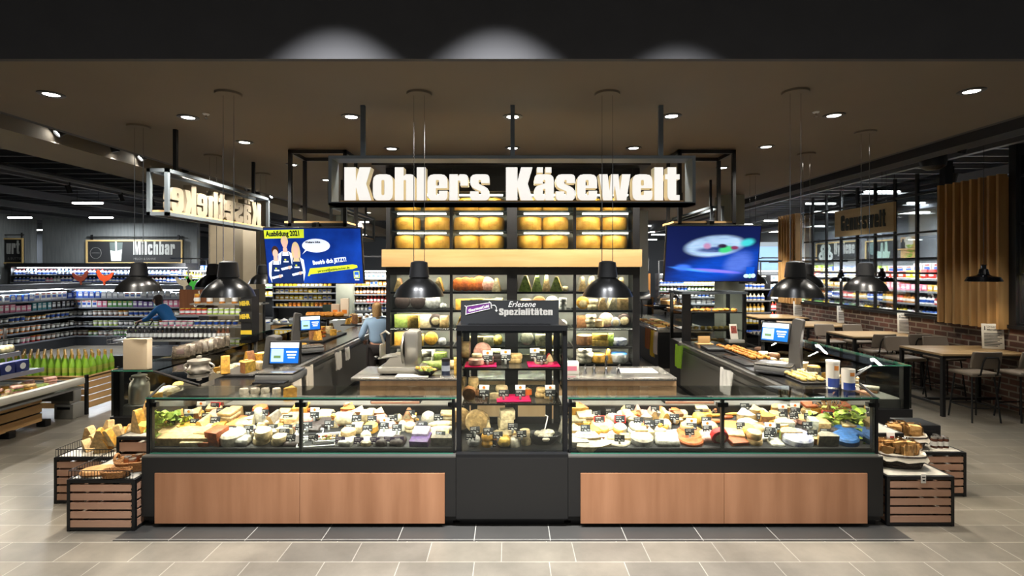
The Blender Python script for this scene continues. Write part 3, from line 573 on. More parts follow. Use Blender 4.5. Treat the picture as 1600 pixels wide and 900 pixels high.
# ================================================================== the front glass cases
YB, YG, ZB, ZT = 4.65, 4.72, .635, 1.158
XL, XT0, XT1, XR = -3.335, -.482, .540, 3.40
D0, D1 = (4.80, .672), (5.42, .80)
def deck(x, y):                          # point of the sloping display deck seen at x, y
    lo, hi = 0, 1
    for _ in range(30):
        t = (lo + hi) / 2; Y, Z = D0[0] + t * (D1[0] - D0[0]), D0[1] + t * (D1[1] - D0[1])
        if VY + (EYE - Z) * F / Y > y: lo = t
        else: hi = t
    return Vector(((x - VX) * Y / F, Y, Z))
def glasscase(name, label, x0, x1, panel, posts, side):
    s = TH(name, label, 'display case', ((x0 + x1) / 2, 5.2, 0))
    PT('base', MB().box(x0, x1, YB + .03, 5.85, .05, ZB).box(x0, x1, YB, YB + .03, .10, ZB), BLKL, s, world=True)
    PT('kick_plate', MB().box(x0 + .03, x1 - .03, YB + .06, 5.8, 0, .06), BLK, s, world=True)
    a, b = at(panel[0], 740, YB), at(panel[1], 818, YB); m_ = (a.x + b.x) / 2
    for u, v in ((a.x, m_ - .002), (m_ + .002, b.x)): PT('wood_panel', MB().box(u, v, YB - .012, YB, at(0, 817, YB).z, at(0, 739, YB).z), WPAN, s, world=True)
    PT('deck', MB().add([(x0, D0[0] - .04, D0[1]), (x1, D0[0] - .04, D0[1]), (x1, D1[0], D1[1]), (x0, D1[0], D1[1])], [(0, 1, 2, 3)]).box(x0 + .02, x1 - .02, 4.735, 4.76, ZB, .69), BLK, s, world=True)
    PT('back_panel', MB().box(x0, x1, 5.45, 5.5, ZB, .89), BLK, s, world=True)
    PT('worktop', MB().box(x0, x1, 5.46, 5.86, .87, .9), mat('dull_steel', (140, 136, 128), .35, metal=.6), s, world=True)
    PT('lip', MB().box(x0, x1, YB, 4.735, ZB, ZB + .012), mat('lip_grey', (96, 94, 88), .35, metal=.4), s, world=True)
    xs = [x0 + .03] + [at(p, 0, YG).x for p in posts] + [x1 - .03]
    for i in range(len(xs) - 1): PT('front_glass', MB().box(xs[i], xs[i + 1], YG - .004, YG + .004, ZB + .02, ZT), GLASS, s, world=True); PT('glass_edge', MB().box(xs[i], xs[i + 1], YG - .005, YG + .005, ZB + .012, ZB + .02), GEDGE, s, world=True)
    PT('top_glass', MB().box(x0, x1, YG - .02, 5.2, ZT, ZT + .008), GLASST, s, world=True)
    PT('glass_edge', MB().box(x0, x1, YG - .024, YG - .02, ZT, ZT + .008), GEDGE, s, world=True)
    xe = x0 + .035 if side < 0 else x1 - .035
    PT('end_glass', MB().add([(xe, YG, ZB), (xe, 5.46, ZB), (xe, 5.46, .9), (xe, 5.2, ZT), (xe, YG, ZT)], [(0, 1, 2, 3, 4)]), GLASS, s, world=True)
    for x in xs:
        p = PT('post', MB().box(x - .014, x + .014, YG + .006, YG + .04, ZB, ZT), BLK, s, world=True)
        PT('clamp', MB().box(x - .05, x + .05, YG + .004, YG + .05, ZT - .085, ZT - .045), BLK, p, world=False).location = -p.matrix_basis.translation - Vector(s.location)
    xo = x0 + .012 if side < 0 else x1 - .012
    PT('corner_frame', MB().box(xo - .012, xo + .012, YG - .01, YG + .02, ZB, ZT + .01).tube([(xo, YG, ZT), (xo + (-.45 if side < 0 else .45) * .55, 5.3, ZT)], .014, 6), BLK, s, world=True)
    PT('led_profile', MB().box(x0 + .05, x1 - .05, YG + .03, YG + .055, ZT - .03, ZT - .005), BLK, s, world=True)
    area(s, 46 * LIGHT_CASE * (x1 - x0), x1 - x0 - .15, .04, (0, YG + .05 - 5.2, ZT - .035), (math.radians(28), 0, 0))
    # slicer boards and spatula on the staff side worktop
    return s
glasscase('cheese_case', 'long glass cheese case on the left, black base with reddish wood panel', XL, XT0, (243, 695), (469,), -1)
glasscase('cheese_case', 'long glass cheese case on the right, black base with reddish wood panel', XT1, XR, (907, 1354), (1130,), 1)
# the tall middle vitrine
ZV, YV = 1.80, 5.62
s = TH('tower_vitrine', 'tall black framed glass vitrine standing between the two cheese cases', 'display case', ((XT0 + XT1) / 2, 5.2, 0))
PT('base', MB().box(XT0 + .004, XT1 - .004, YB + .03, 5.85, .05, ZB).box(XT0 + .004, XT1 - .004, YB - .004, YB + .03, .08, ZB), BLKL, s, world=True)
PT('kick_plate', MB().box(XT0 + .03, XT1 - .03, YB + .06, 5.8, 0, .06), BLK, s, world=True)
PT('floor_plate', MB().box(XT0, XT1, YB, YV, ZB, ZB + .03), BLK, s, world=True)
for x in (XT0 + .022, XT1 - .022):
    for y, t in ((YG, .022), (YV - .04, .03)): PT('post', MB().box(x - t, x + t, y, y + .045, ZB, ZV), BLK, s, world=True)
PT('roof', MB().box(XT0, XT1, YG - .02, YV + .02, ZV - .02, ZV + .03), BLK, s, world=True)
for z in (1.10, 1.425):
    sh = PT('shelf', MB().box(XT0 + .05, XT1 - .05, YG + .03, YV - .1, z - .018, z), mat('grey_glass_shelf', (58, 55, 52), .2), s, world=True)
xa, xb = XT0 + .07, XT1 - .07; xm = (xa + xb) / 2
for u, v in ((xa, xm), (xm, xb)):
    mb = MB(); t = .07
    mb.box(u, v, YV - .05, YV - .02, ZV - .1, ZV - .02).box(u, v, YV - .05, YV - .02, ZB, ZB + .1).box(u, u + t, YV - .05, YV - .02, ZB, ZV - .02).box(v - t, v, YV - .05, YV - .02, ZB, ZV - .02)
    dr = PT('door', mb, BLK, s, world=True); PT('door_glass', MB().box(u + t, v - t, YV - .04, YV - .035, ZB + .1, ZV - .1), GLASS, s, world=True)
PT('front_glass', MB().box(XT0 + .04, XT1 - .04, YG, YG + .006, ZB + .02, ZV - .02), GLASS, s, world=True)
for x in (XT0 + .012, XT1 - .018): PT('side_glass', MB().box(x, x + .006, YG + .045, YV - .04, ZT, ZV - .02), GLASS, s, world=True)
PT('led_profile', MB().box(XT0 + .05, XT1 - .05, YG + .02, YG + .045, ZV - .045, ZV - .02), BLK, s, world=True)
area(s, 80 * LIGHT_CASE, .9, .04, (0, YG + .06 - 5.2, ZV - .05), (math.radians(22), 0, 0))
for z, k in ((1.405, 55), (1.08, 60)): area(s, k * LIGHT_CASE, .85, .04, (0, YG + .08 - 5.2, z - .02), (math.radians(25), 0, 0))
# its black sign
a, b = at(720, 476, 4.78), at(873, 514, 4.78)
s = TH('vitrine_sign', 'black chalk sign on the tall vitrine reading Erlesene Spezialitäten', 'sign', ((a.x + b.x) / 2, 4.78, ZV + .03))
W, H = b.x - a.x, .225
PT('board', MB().box(-W / 2, W / 2, 0, .03, .0, H), CH1, s)
PT('foot', MB().box(-W / 2 + .07, W / 2 - .08, -.03, .12, 0, .012), BLK, s)
letters(s, 'Spezialitäten', .062, (-.1, -.0005, .088), .003, [mat('silver_ink', (178, 174, 166), .6)], gap=3.5, fit=.5, each=False)
mb = MB(); text(mb, 'Erlesene', .075, Mx((-.02, -.002, .165)) @ UP, 0, shear=.35); PT('script', mb, CHALK, s)
mb = MB(); Q = lambda x, z, d=-.002: (x, d, z)
mb.add([Q(-.405, .1), Q(-.19, .15), Q(-.185, .2), Q(-.395, .165)], [(0, 1, 2, 3)], 0)
mb.tube([Q(-.41, .095, -.003), Q(-.185, .148, -.003), Q(-.18, .205, -.003), Q(-.4, .17, -.003)], .0025, 5, 1, True); mb.tube([Q(-.42, .175, -.003), Q(-.405, .165, -.003), Q(-.41, .09, -.003)], .003, 5, 1); mb.tube([Q(-.195, .215, -.003), Q(-.175, .2, -.003), Q(-.168, .15, -.003)], .003, 5, 1)
mb.tube([Q(-.165, .18), Q(-.14, .18), Q(-.125, .16), Q(-.125, .125)], .003, 5, 1); mb.tube([Q(-.135, .135), Q(-.125, .12), Q(-.115, .135)], .003, 5, 1)
text(mb, 'GourmetCulti', .034, Mx((-.385, -.004, .118)) @ UP @ Matrix.Rotation(.23, 4, 'Z'), 1, shear=.2, offset=.001)
PT('emblem', mb, [mat('violet_ink', (96, 34, 110), .5), CHALK], s)

# ------------------------------------------------------------------ cheese
CC = {'cream': (218, 182, 122), 'ivory': (224, 200, 150), 'white': (228, 218, 194), 'yellow': (232, 188, 84), 'golden': (222, 164, 62), 'orange': (206, 106, 40), 'brown': (150, 100, 58), 'grey': (146, 136, 118), 'pale': (212, 194, 152),
      'pink': (222, 166, 146), 'blue': (40, 96, 160), 'violet': (92, 60, 120), 'red': (200, 40, 40), 'green': (150, 170, 80), 'dark': (60, 48, 44), 'silver': (190, 188, 182), 'rust': (178, 88, 40), 'greyviolet': (150, 134, 150)}
def cm(c): return mat(c + '_cheese', CC[c], .5, noise=.34, scale=26, bump=.3)
FLOWER = mat('blue_flower_print', (236, 236, 236), .4, c2=(52, 62, 130), scale=16)
TRANS = mat('shiny_foil', (214, 210, 196), .22, metal=.25, noise=.3, scale=26, bump=.5)
MARB = mat('marbled_blue', (232, 222, 190), .5, c2=(120, 130, 130), scale=30)
def cheese_mb(kind, w, h, d):
    mb = MB()
    if kind == 'wheel': r = w / 2; e = min(.2 * h, .02); mb.lathe([(0, 0), (r - e, 0), (r, e), (r * 1.01, h * .5), (r, h - e), (r - e, h), (0, h)], 28, [1, 1, 1, 1, 0, 0])
    elif kind == 'stack':                # two or three small wheels piled up
        n = max(2, round(h / .07)); q = h / n
        for k in range(n):
            r = w / 2 * R.uniform(.88, 1); mb.lathe([(0, 0), (r * .9, 0), (r, .3 * q), (r, .7 * q), (r * .9, q), (0, q)], 20, 0, Mx((R.uniform(-.1, .1) * w, R.uniform(-.1, .1) * w, k * q)))
    elif kind == 'half': r = w / 2; mb.lathe([(0, 0), (r * .97, 0), (r, h * .15), (r, h * .85), (r * .97, h), (0, h)], 16, [1, 1, 1, 1, 0], a0=0, a1=PI); mb.add([(-r, 0, 0), (r, 0, 0), (r, 0, h), (-r, 0, h)], [(0, 1, 2, 3)], 0)
    elif kind == 'wedge':
        r = max(w, d) * 1.05; a = 2 * math.asin(min(.95, w / 2 / r)); mb.lathe([(0, 0), (r, 0), (r, h), (0, h)], 8, [1, 1, 0], Mx((0, r * .55, 0)), a0=-PI / 2 - a / 2, a1=-PI / 2 + a / 2)
        for sgn in (-1, 1):
            an = -PI / 2 + sgn * a / 2; mb.add([(0, r * .55, 0), (r * math.cos(an), r * .55 + r * math.sin(an), 0), (r * math.cos(an), r * .55 + r * math.sin(an), h), (0, r * .55, h)], [(0, 1, 2, 3)], 0)
    elif kind == 'standing':             # wedge standing on its rind with the point up
        mb.prism([rp([(-w / 2, 0, .02), (w / 2, 0, .02), (w * .12, h, .01), (-w * .08, h, .01)])], d, 0, Mx((0, d / 2, 0)) @ UP, ms=1)
    elif kind == 'block': mb.rbox(w, d, h, .008, 0, jit=.002)
    elif kind == 'blocks':
        n = max(2, round(h / .08)); q = h / n
        for k in range(n): mb.rbox(w * R.uniform(.85, 1), d * R.uniform(.85, 1), q, .006, 0, Mx((R.uniform(-.06, .06) * w, 0, k * q), R.uniform(-.2, .2)))
    elif kind == 'slabs':
        n = max(2, round(h / .035)); q = h / n
        for k in range(n): mb.rbox(w * R.uniform(.9, 1), d * .8, q * .94, .01, k % 2, Mx((R.uniform(-.05, .05) * w, 0, k * q), R.uniform(-.15, .15)))
    elif kind == 'packet': mb.rbox(w, d, h, h * .42, 0, seg=3, jit=.004)
    elif kind == 'log': mb.lathe([(0, 0), (h / 2 * .93, 0), (h / 2, .008), (h / 2, w - .008), (h / 2 * .93, w), (0, w)], 20, [0, 0, 1, 0, 0], Mx((-w / 2, 0, h / 2), 0, 0, PI / 2))
    elif kind == 'roll':
        for k in range(2 if h > .08 else 1):
            n = 10; mb.tube([(-w / 2 + w * i / n, (k - .5) * .04, h * .35 + k * h * .3) for i in range(n + 1)], [h * .32 * max(.15, math.sin(PI * (i + .25) / (n + .5)) ** .45) for i in range(n + 1)], 10, 0)
    elif kind == 'dome': r = w / 2; mb.lathe([(0, 0), (r, 0), (r, h * .35), (r * .85, h * .75), (r * .5, h * .96), (0, h)], 20, 0)
    elif kind == 'pile':
        for k in range(7):
            q = w * R.uniform(.28, .42); mb.rbox(q, q * .7, q * .55, q * .12, k % 2, Mx((R.uniform(-.33, .33) * w, R.uniform(-.25, .25) * d, (k / 7) * max(.01, h - q * .5)), R.random() * 6, R.uniform(-.3, .3)), jit=.003)
    elif kind == 'disc':                 # wheel leaning on edge, printed face to the front
        r = h / 2; mb.lathe([(0, 0), (r * .62, 0), (r * .95, .004), (r, .015), (r, .06), (0, .06)], 32, [2, 1, 1, 1, 1], Mx((0, 0, r), 0, -PI / 2 - .25) @ Mx((0, 0, -.03)) @ Matrix.Scale(-1, 4, (0, 0, 1)) if False else Mx((0, -.03, r), 0, -PI / 2 + .2))
    return mb
CK = {'wheel': 'round_cheese', 'stack': 'small_cheese_stack', 'half': 'half_cheese', 'wedge': 'cheese_wedge', 'standing': 'cheese_wedge', 'block': 'cheese_block', 'blocks': 'cheese_block_stack', 'slabs': 'cheese_slab_stack', 'packet': 'cheese_packet', 'log': 'cheese_log', 'roll': 'smoked_cheese_roll', 'dome': 'cheese_dome', 'pile': 'cheese_pieces', 'disc': 'upright_round_cheese'}
CW = {'wheel': 'round cheese', 'stack': 'stack of small cheeses', 'half': 'half cheese wheel', 'wedge': 'cheese wedge', 'standing': 'upright cheese wedge', 'block': 'cheese block', 'blocks': 'stacked cheese blocks', 'slabs': 'stacked cheese slabs', 'packet': 'wrapped cheese packet', 'log': 'cheese log', 'roll': 'long cheese roll', 'dome': 'domed cheese', 'pile': 'heaped cheese pieces', 'disc': 'cheese leaning on edge'}
def cheese(kind, c1, c2, w, h, d, loc, rz, label, group, tilt=0):
    ms = [c if not isinstance(c, str) else cm(c) for c in (c1, c2)] + [cm('ivory') if c1 in ('red', 'green', 'white', 'orange') else (cm(c2) if isinstance(c2, str) else c2)]
    return ONE(CK[kind], cheese_mb(kind, w, h, d), ms, label, 'cheese', loc, 0, group, rot=(tilt, 0, rz))
def colour(c): return c if isinstance(c, str) else {FLOWER: 'blue flowered', TRANS: 'foil wrapped', MARB: 'blue veined'}[c]
DT = math.atan2(D1[1] - D0[1], D1[0] - D0[0])
def fill(side, items, post):             # items: x, bottom y, width px, height px, kind, colours (photo pixels measured on the deck)
    rows = {}
    for it in items:
        p = deck(it[0], min(698, it[1])); t = (p.y - D0[0]) / (D1[0] - D0[0]); rows.setdefault(0 if t < .22 else 1 if t < .52 else 2 if t < .8 else 3, []).append((it, p))
    for r, lst in rows.items():
        lst.sort(key=lambda q: q[0][0])
        for i, (it, p) in enumerate(lst):
            k = p.y / F; W, H = it[2] * k, it[3] * k; kind = it[4]; D = min(max(W, .10), .2) if kind != 'roll' else .1; c1 = it[5]; c2 = it[6] if len(it) > 6 else c1
            lab = f"{colour(c1)} {CW[kind]} in the {side} case, {('front', 'second', 'third', 'back')[r]} row, {ordn(i)} from {post}"
            off = {'wheel': W / 2, 'stack': W / 2, 'half': 0, 'dome': W / 2}.get(kind, D / 2) * .8
            cheese(kind, c1, c2, W, H, D, (p.x, p.y + min(off, .1), p.z), R.uniform(-.25, .25) if kind not in ('half', 'disc') else 0, lab, f'cheeses in the {side} case', DT)
LEFT = [(283, 699, 84, 14, 'half', 'cream', 'cream'), (265, 690, 56, 14, 'wheel', 'cream', 'yellow'), (300, 700, 36, 12, 'block', 'ivory'), (299, 686, 42, 14, 'block', 'ivory'), (315, 700, 24, 10, 'block', 'orange'), (316, 690, 22, 18, 'block', 'cream'),
 (337, 697, 26, 26, 'blocks', 'rust', 'orange'), (358, 699, 38, 21, 'wheel', 'white', 'white'), (376, 700, 22, 15, 'packet', TRANS), (406, 700, 28, 25, 'stack', 'ivory', 'pale'), (433, 700, 24, 17, 'stack', 'ivory'), (455, 701, 26, 10, 'packet', 'dark'),
 (288, 678, 22, 14, 'wedge', 'golden', 'brown'), (276, 672, 22, 13, 'wedge', 'cream', 'yellow'), (315, 676, 26, 22, 'standing', 'yellow', 'cream'), (340, 676, 20, 14, 'slabs', 'golden', 'cream'), (354, 668, 28, 26, 'slabs', 'cream', 'ivory'), (362, 655, 20, 16, 'block', 'cream'),
 (302, 662, 26, 20, 'wedge', 'cream', 'brown'), (334, 660, 30, 14, 'packet', 'pink'), (376, 664, 18, 15, 'pile', 'brown', 'orange'), (390, 668, 16, 16, 'wedge', 'pale', 'grey'), (402, 660, 20, 22, 'dome', 'white'), (407, 676, 24, 20, 'pile', 'ivory', 'cream'), (404, 690, 20, 16, 'wedge', 'pale', 'grey'),
 (425, 668, 24, 22, 'standing', 'cream', 'grey'), (436, 672, 22, 16, 'pile', 'cream', 'pink'), (448, 664, 32, 13, 'packet', 'pink'), (444, 684, 26, 15, 'half', 'ivory', 'pale'), (420, 688, 22, 16, 'wedge', 'ivory', 'grey'), (388, 684, 20, 15, 'stack', 'ivory'), (460, 676, 18, 13, 'wedge', 'cream', 'pink'), (462, 662, 18, 11, 'packet', 'pale'),
 (476, 664, 24, 14, 'packet', 'pink'), (506, 655, 26, 10, 'packet', 'pale'), (540, 655, 30, 12, 'pile', 'orange', 'golden'), (560, 656, 22, 16, 'wedge', 'pale', 'brown'), (572, 662, 20, 18, 'block', 'ivory'), (592, 662, 20, 12, 'packet', 'pink'), (618, 662, 18, 11, 'packet', 'pale'), (643, 662, 20, 15, 'pile', 'golden', 'brown'), (668, 660, 22, 15, 'dome', 'white'), (698, 664, 20, 20, 'slabs', 'pale', 'cream'),
 (537, 668, 28, 22, 'log', 'white', 'pale'), (556, 678, 18, 14, 'block', 'ivory'), (578, 678, 22, 15, 'wheel', 'yellow', 'golden'), (610, 674, 16, 13, 'packet', 'pink'), (628, 674, 14, 16, 'dome', 'white'), (640, 676, 18, 13, 'stack', 'ivory'), (540, 690, 24, 18, 'stack', 'cream', 'pale'), (540, 701, 24, 12, 'packet', TRANS), (570, 690, 18, 15, 'dome', 'white'), (571, 700, 20, 11, 'wheel', 'white', 'ivory'), (595, 698, 18, 12, 'packet', 'dark'), (620, 698, 24, 13, 'packet', 'dark'),
 (606, 684, 34, 9, 'packet', MARB), (657, 690, 26, 17, 'block', 'greyviolet'), (656, 702, 30, 13, 'block', 'violet', 'violet'), (688, 676, 40, 17, 'roll', 'pale'), (690, 701, 34, 15, 'half', 'grey', 'pink'), (684, 688, 30, 10, 'packet', 'cream'), (655, 670, 18, 8, 'packet', 'dark'), (506, 668, 26, 9, 'packet', 'dark'), (488, 674, 26, 8, 'packet', 'dark')]
def extra(xa, xb, n, seed):
    q = random.Random(seed); out = []
    for k in range(n):
        kind = q.choice(['wedge', 'standing', 'pile', 'slabs', 'stack', 'wedge', 'packet', 'block']); w_ = q.uniform(13, 24)
        out.append((q.uniform(xa, xb), q.choice([650, 656, 662, 668, 676, 682]), w_, w_ * q.uniform(.6, .95), kind, q.choice(['cream', 'golden', 'yellow', 'pale', 'ivory', 'orange', 'cream', 'golden']), q.choice(['brown', 'golden', 'rust', 'grey', 'cream'])))
    return out
fill('left', LEFT + extra(270, 470, 24, 3) + extra(480, 700, 16, 4), 'the corner post')
RIGHT = [(905, 650, 32, 12, 'roll', 'ivory'), (916, 665, 30, 18, 'slabs', 'ivory', 'cream'), (902, 668, 24, 14, 'slabs', 'pale', 'golden'), (900, 682, 24, 13, 'wedge', 'ivory', 'cream'), (922, 700, 58, 10, 'wedge', 'white', 'ivory'), (918, 690, 44, 13, 'wedge', 'white', 'cream'), (905, 699, 28, 12, 'block', 'white'),
 (944, 678, 38, 14, 'wheel', 'cream', 'brown'), (940, 664, 18, 12, 'packet', 'cream'), (957, 660, 20, 14, 'dome', 'white'), (970, 662, 14, 12, 'packet', 'pale'), (968, 700, 42, 8, 'wheel', 'white', 'white'), (957, 691, 16, 9, 'block', 'cream'), (978, 691, 16, 10, 'block', 'cream'), (970, 680, 20, 15, 'wheel', 'white', 'pale'), (950, 686, 26, 9, 'packet', 'pink'),
 (982, 650, 24, 15, 'dome', 'cream'), (972, 655, 16, 12, 'dome', 'white'), (985, 662, 16, 15, 'disc', 'white', 'white'), (998, 652, 18, 15, 'standing', 'cream', 'pink'), (1012, 664, 18, 15, 'wedge', 'ivory', 'grey'), (1020, 656, 18, 16, 'standing', 'cream', 'pink'), (1008, 652, 14, 9, 'packet', 'pink'), (998, 680, 30, 14, 'stack', 'white', 'ivory'), (1006, 700, 36, 15, 'wheel', 'white', 'silver'), (1002, 686, 20, 15, 'half', 'cream', 'grey'), (1017, 686, 14, 14, 'wedge', 'cream', 'ivory'),
 (1032, 682, 20, 12, 'wedge', 'pale', 'ivory'), (1040, 672, 20, 14, 'packet', 'white'), (1040, 662, 22, 20, 'standing', 'golden', 'cream'), (1052, 648, 12, 9, 'block', 'pink'), (1060, 664, 22, 12, 'pile', 'golden', 'cream'), (1072, 655, 24, 9, 'roll', 'cream'), (1046, 700, 38, 14, 'packet', TRANS), (1052, 688, 20, 12, 'packet', 'silver'), (1060, 678, 22, 12, 'roll', 'pink'), (1068, 652, 16, 9, 'packet', 'pale'),
 (1084, 700, 40, 10, 'wheel', 'orange', 'rust'), (1084, 690, 42, 12, 'wheel', 'orange', 'rust'), (1093, 682, 20, 9, 'wedge', 'golden', 'cream'), (1078, 672, 16, 14, 'packet', 'cream'), (1094, 664, 20, 18, 'packet', 'yellow'), (1104, 652, 20, 9, 'packet', 'golden'), (1116, 662, 26, 12, 'roll', 'orange'), (1112, 676, 22, 14, 'packet', 'cream'), (1110, 692, 26, 14, 'packet', 'pink'), (1127, 700, 26, 27, 'disc', 'red', 'red'), (1118, 652, 22, 9, 'roll', 'golden'),
 (1140, 663, 30, 10, 'roll', 'orange'), (1148, 650, 28, 9, 'roll', 'golden'), (1136, 655, 22, 9, 'roll', 'rust'), (1155, 700, 30, 10, 'slabs', 'orange', 'rust'), (1152, 689, 30, 13, 'slabs', 'golden', 'cream'), (1148, 678, 28, 13, 'slabs', 'cream', 'golden'), (1170, 671, 36, 10, 'half', 'white', 'white'), (1168, 660, 28, 15, 'wedge', 'white', 'ivory'), (1180, 680, 36, 12, 'half', 'white', 'golden'), (1181, 697, 24, 21, 'stack', 'cream', 'ivory'), (1200, 668, 26, 12, 'wedge', 'ivory', 'blue'), (1190, 654, 28, 12, 'packet', 'silver', 'blue'),
 (1220, 650, 30, 14, 'half', 'cream', 'golden'), (1244, 652, 20, 12, 'packet', 'white'), (1212, 664, 16, 11, 'block', 'golden'), (1226, 674, 30, 15, 'half', MARB, 'silver'), (1254, 700, 46, 16, 'wheel', FLOWER, FLOWER), (1236, 688, 34, 14, 'half', 'cream', 'green'), (1236, 664, 20, 12, 'packet', 'pink'), (1258, 664, 20, 12, 'wheel', 'cream', 'pink'), (1268, 655, 20, 12, 'wedge', 'pale', 'dark'), (1262, 650, 14, 12, 'packet', 'cream'), (1272, 676, 12, 22, 'block', MARB), (1292, 672, 30, 22, 'disc', 'ivory', 'green'), (1262, 685, 20, 12, 'packet', 'dark'),
 (1294, 698, 32, 18, 'half', 'grey', 'cream'), (1276, 695, 16, 12, 'wedge', 'cream', 'brown'), (1330, 701, 38, 14, 'wheel', 'blue', 'blue'), (1330, 688, 38, 13, 'wheel', 'blue', 'blue'), (1322, 676, 16, 13, 'wedge', 'ivory', 'golden'), (1340, 676, 14, 12, 'wedge', 'ivory', 'golden'), (1312, 660, 16, 12, 'packet', 'cream'), (1306, 682, 14, 12, 'packet', 'dark'), (1200, 690, 22, 10, 'packet', TRANS), (1215, 700, 22, 7, 'packet', TRANS)]
fill('right', RIGHT + extra(900, 1120, 24, 5) + extra(1140, 1300, 20, 6), 'the vitrine')
# leafy garnish and dried bundles in the cases
def leaves(mb, n, rx, ry, rz_, s0, m=0):
    for _ in range(n):
        a, b_, c_ = R.gauss(0, .45), R.gauss(0, .45), R.random()
        q = s0 * R.uniform(.6, 1.2); M_ = Mx((a * rx, b_ * ry, c_ * rz_), R.random() * 6.3, R.uniform(-1, 1), R.uniform(-.8, .8))
        mb.add([(-q * .5, 0, 0), (0, -q * .15, q * .25), (q * .5, 0, 0), (q * .35, q * .7, q * .1), (0, q, -q * .15), (-q * .35, q * .7, q * .1)], [(0, 1, 4, 5), (1, 2, 3, 4)], m, M_)
    return mb
for x, y, w_, h_, n, lb in ((264, 672, .18, .17, 90, 'bunch of green lettuce leaves in the left case behind the corner post'), (243, 694, .06, .3, 46, 'trailing green leaves down the end glass of the left case'),
                            (1326, 668, .24, .2, 110, 'bunch of green and yellow leaves in the right case above the blue wax wheels'), (1352, 690, .07, .3, 40, 'trailing green leaves down the end glass of the right case')):
    ONE('lettuce_bunch', leaves(MB(), n, w_, .07, h_, .06), GREEN, lb, 'greenery', deck(x, y))
mb = MB()
for k in range(46): mb.tube([(R.uniform(-.05, .05), R.uniform(-.03, .03), 0), (R.uniform(-.2, .14), R.uniform(-.08, .08), R.uniform(.12, .2))], .004, 4)
ONE('dried_grass', mb, mat('straw', (176, 138, 92), .7), 'bundle of dried straw stems in the right case behind the lettuce', 'greenery', deck(1300, 652))
ONE('dried_flowers', leaves(MB(), 90, .17, .05, .1, .035), mat('burgundy_leaf', (92, 30, 30), .6), 'dark red dried flowers in the right case behind the lettuce', 'greenery', deck(1345, 652) + Vector((.02, 0, .08)))
# trays and bowls of the left case
for x, y, w_, lb in ((492, 699, 56, 'white tray of antipasti at the front of the left case'), (515, 690, 46, 'empty white tray behind the antipasti tray in the left case'), (480, 684, 40, 'slanted white tray next to the middle post of the left case')):
    p = deck(x, y); W = w_ * p.y / F; s = TH('serving_tray', lb, 'tray', p + Vector((0, .05, .002)), R.uniform(.1, .3), 'white serving trays'); s.rotation_euler[0] = DT
    PT('tray', MB().box(-W / 2, W / 2, -.07, .07, 0, .01).box(-W / 2, W / 2, -.075, -.065, 0, .035).box(-W / 2, W / 2, .065, .075, 0, .035).box(-W / 2 - .005, -W / 2, -.07, .07, 0, .035).box(W / 2, W / 2 + .005, -.07, .07, 0, .035), WHITE, s)
p = deck(509, 692); mb = MB()
for k in range(40): mb.rbox(.025, .02, .015, .004, k % 3, Mx((R.gauss(0, .035), R.gauss(0, .02), R.uniform(0, .035)), R.random() * 6, R.random()))
o = ONE('antipasti', mb, [mat('antipasti_red', (140, 50, 30), .4), mat('antipasti_green', (120, 120, 60), .4), mat('antipasti_tan', (196, 150, 100), .5)], 'heap of red and green antipasti pieces in a white tray, left case', 'antipasti', p + Vector((0, .05, .014))); o['kind'] = 'stuff'
# ------------------------------------------------------------------ price tags
def tag_proto(kind):
    t = TH('price_tag', '', 'price tag', (0, 0, -50)); w_, h_ = .095, .062
    z0 = .03; til = Mx((0, 0, z0), 0, -.2)
    mb = MB().rbox(w_, .003, h_, .001, 0, til)
    PT('card', mb, mat('tag_violet', (48, 34, 62), .5) if kind == 'v' else CH1, t)
    mb = MB(); d = -.0025
    for j, (zz, ws) in enumerate(((.049, (.05,)), (.036, (.026, .014)), (.014, (.014, .02)))):
        x = -w_ * .4
        for q in ws: mb.box(x, x + q, d, d + .0005, zz - .0017, zz + .0017, 0, til); x += q + .008
    mb.box(w_ * .2, w_ * .26, d, d + .0005, .01, .022, 0, til).box(w_ * .3, w_ * .4, d, d + .0005, .012, .017, 0, til)
    PT('lettering', mb, CHALK, t)
    PT('stand', MB().rbox(.02, .02, z0 + .012, .003), mat('clear_plastic', (150, 150, 146), .15), t)
    if kind == 'o':
        PT('topper', MB().rbox(w_, .003, .045, .001, 0, Mx((0, .012, z0 + h_ - .002), 0, -.2)), PAPER, t, 'white card with an orange sun'); PT('emblem', MB().lathe([(0, 0), (.014, 0)], 14, 0, Mx((0, .0085, z0 + h_ + .022)) @ UP), mat('sun_orange', (232, 120, 30), .5), t)
    if kind == 'r':
        PT('backing', MB().rbox(w_ * 1.2, .003, h_ * 1.25, .001, 0, Mx((0, .006, z0 - .012), 0, -.2)), mat('tag_red', (214, 40, 30), .5), t, 'red backing card')
    return t
TG = {k: tag_proto(k) for k in 'borv'}
def tags(side, lst, post):
    rows = {}
    for x, y, k in lst: rows.setdefault(0 if y > 685 else 1 if y > 668 else 2 if y > 650 else 3, []).append((x, y, k))
    for r, l in rows.items():
        l.sort()
        for i, (x, y, k) in enumerate(l):
            lab = {'b': 'black price tag', 'o': 'price tag with orange sun', 'r': 'price tag on red card', 'v': 'violet price tag'}[k]
            # stands where its foot meets the cheese: a little above the deck
            Yt = deck(x, min(697, y + 14)).y - .01; p = at(x, y + 9, Yt)
            dup(TG[k], p, R.uniform(-.2, .2), f"{lab}, {side} case, {('front', 'second', 'third', 'top')[r]} tag row, {ordn(i)} from {post}", f'price tags in the {side} case')
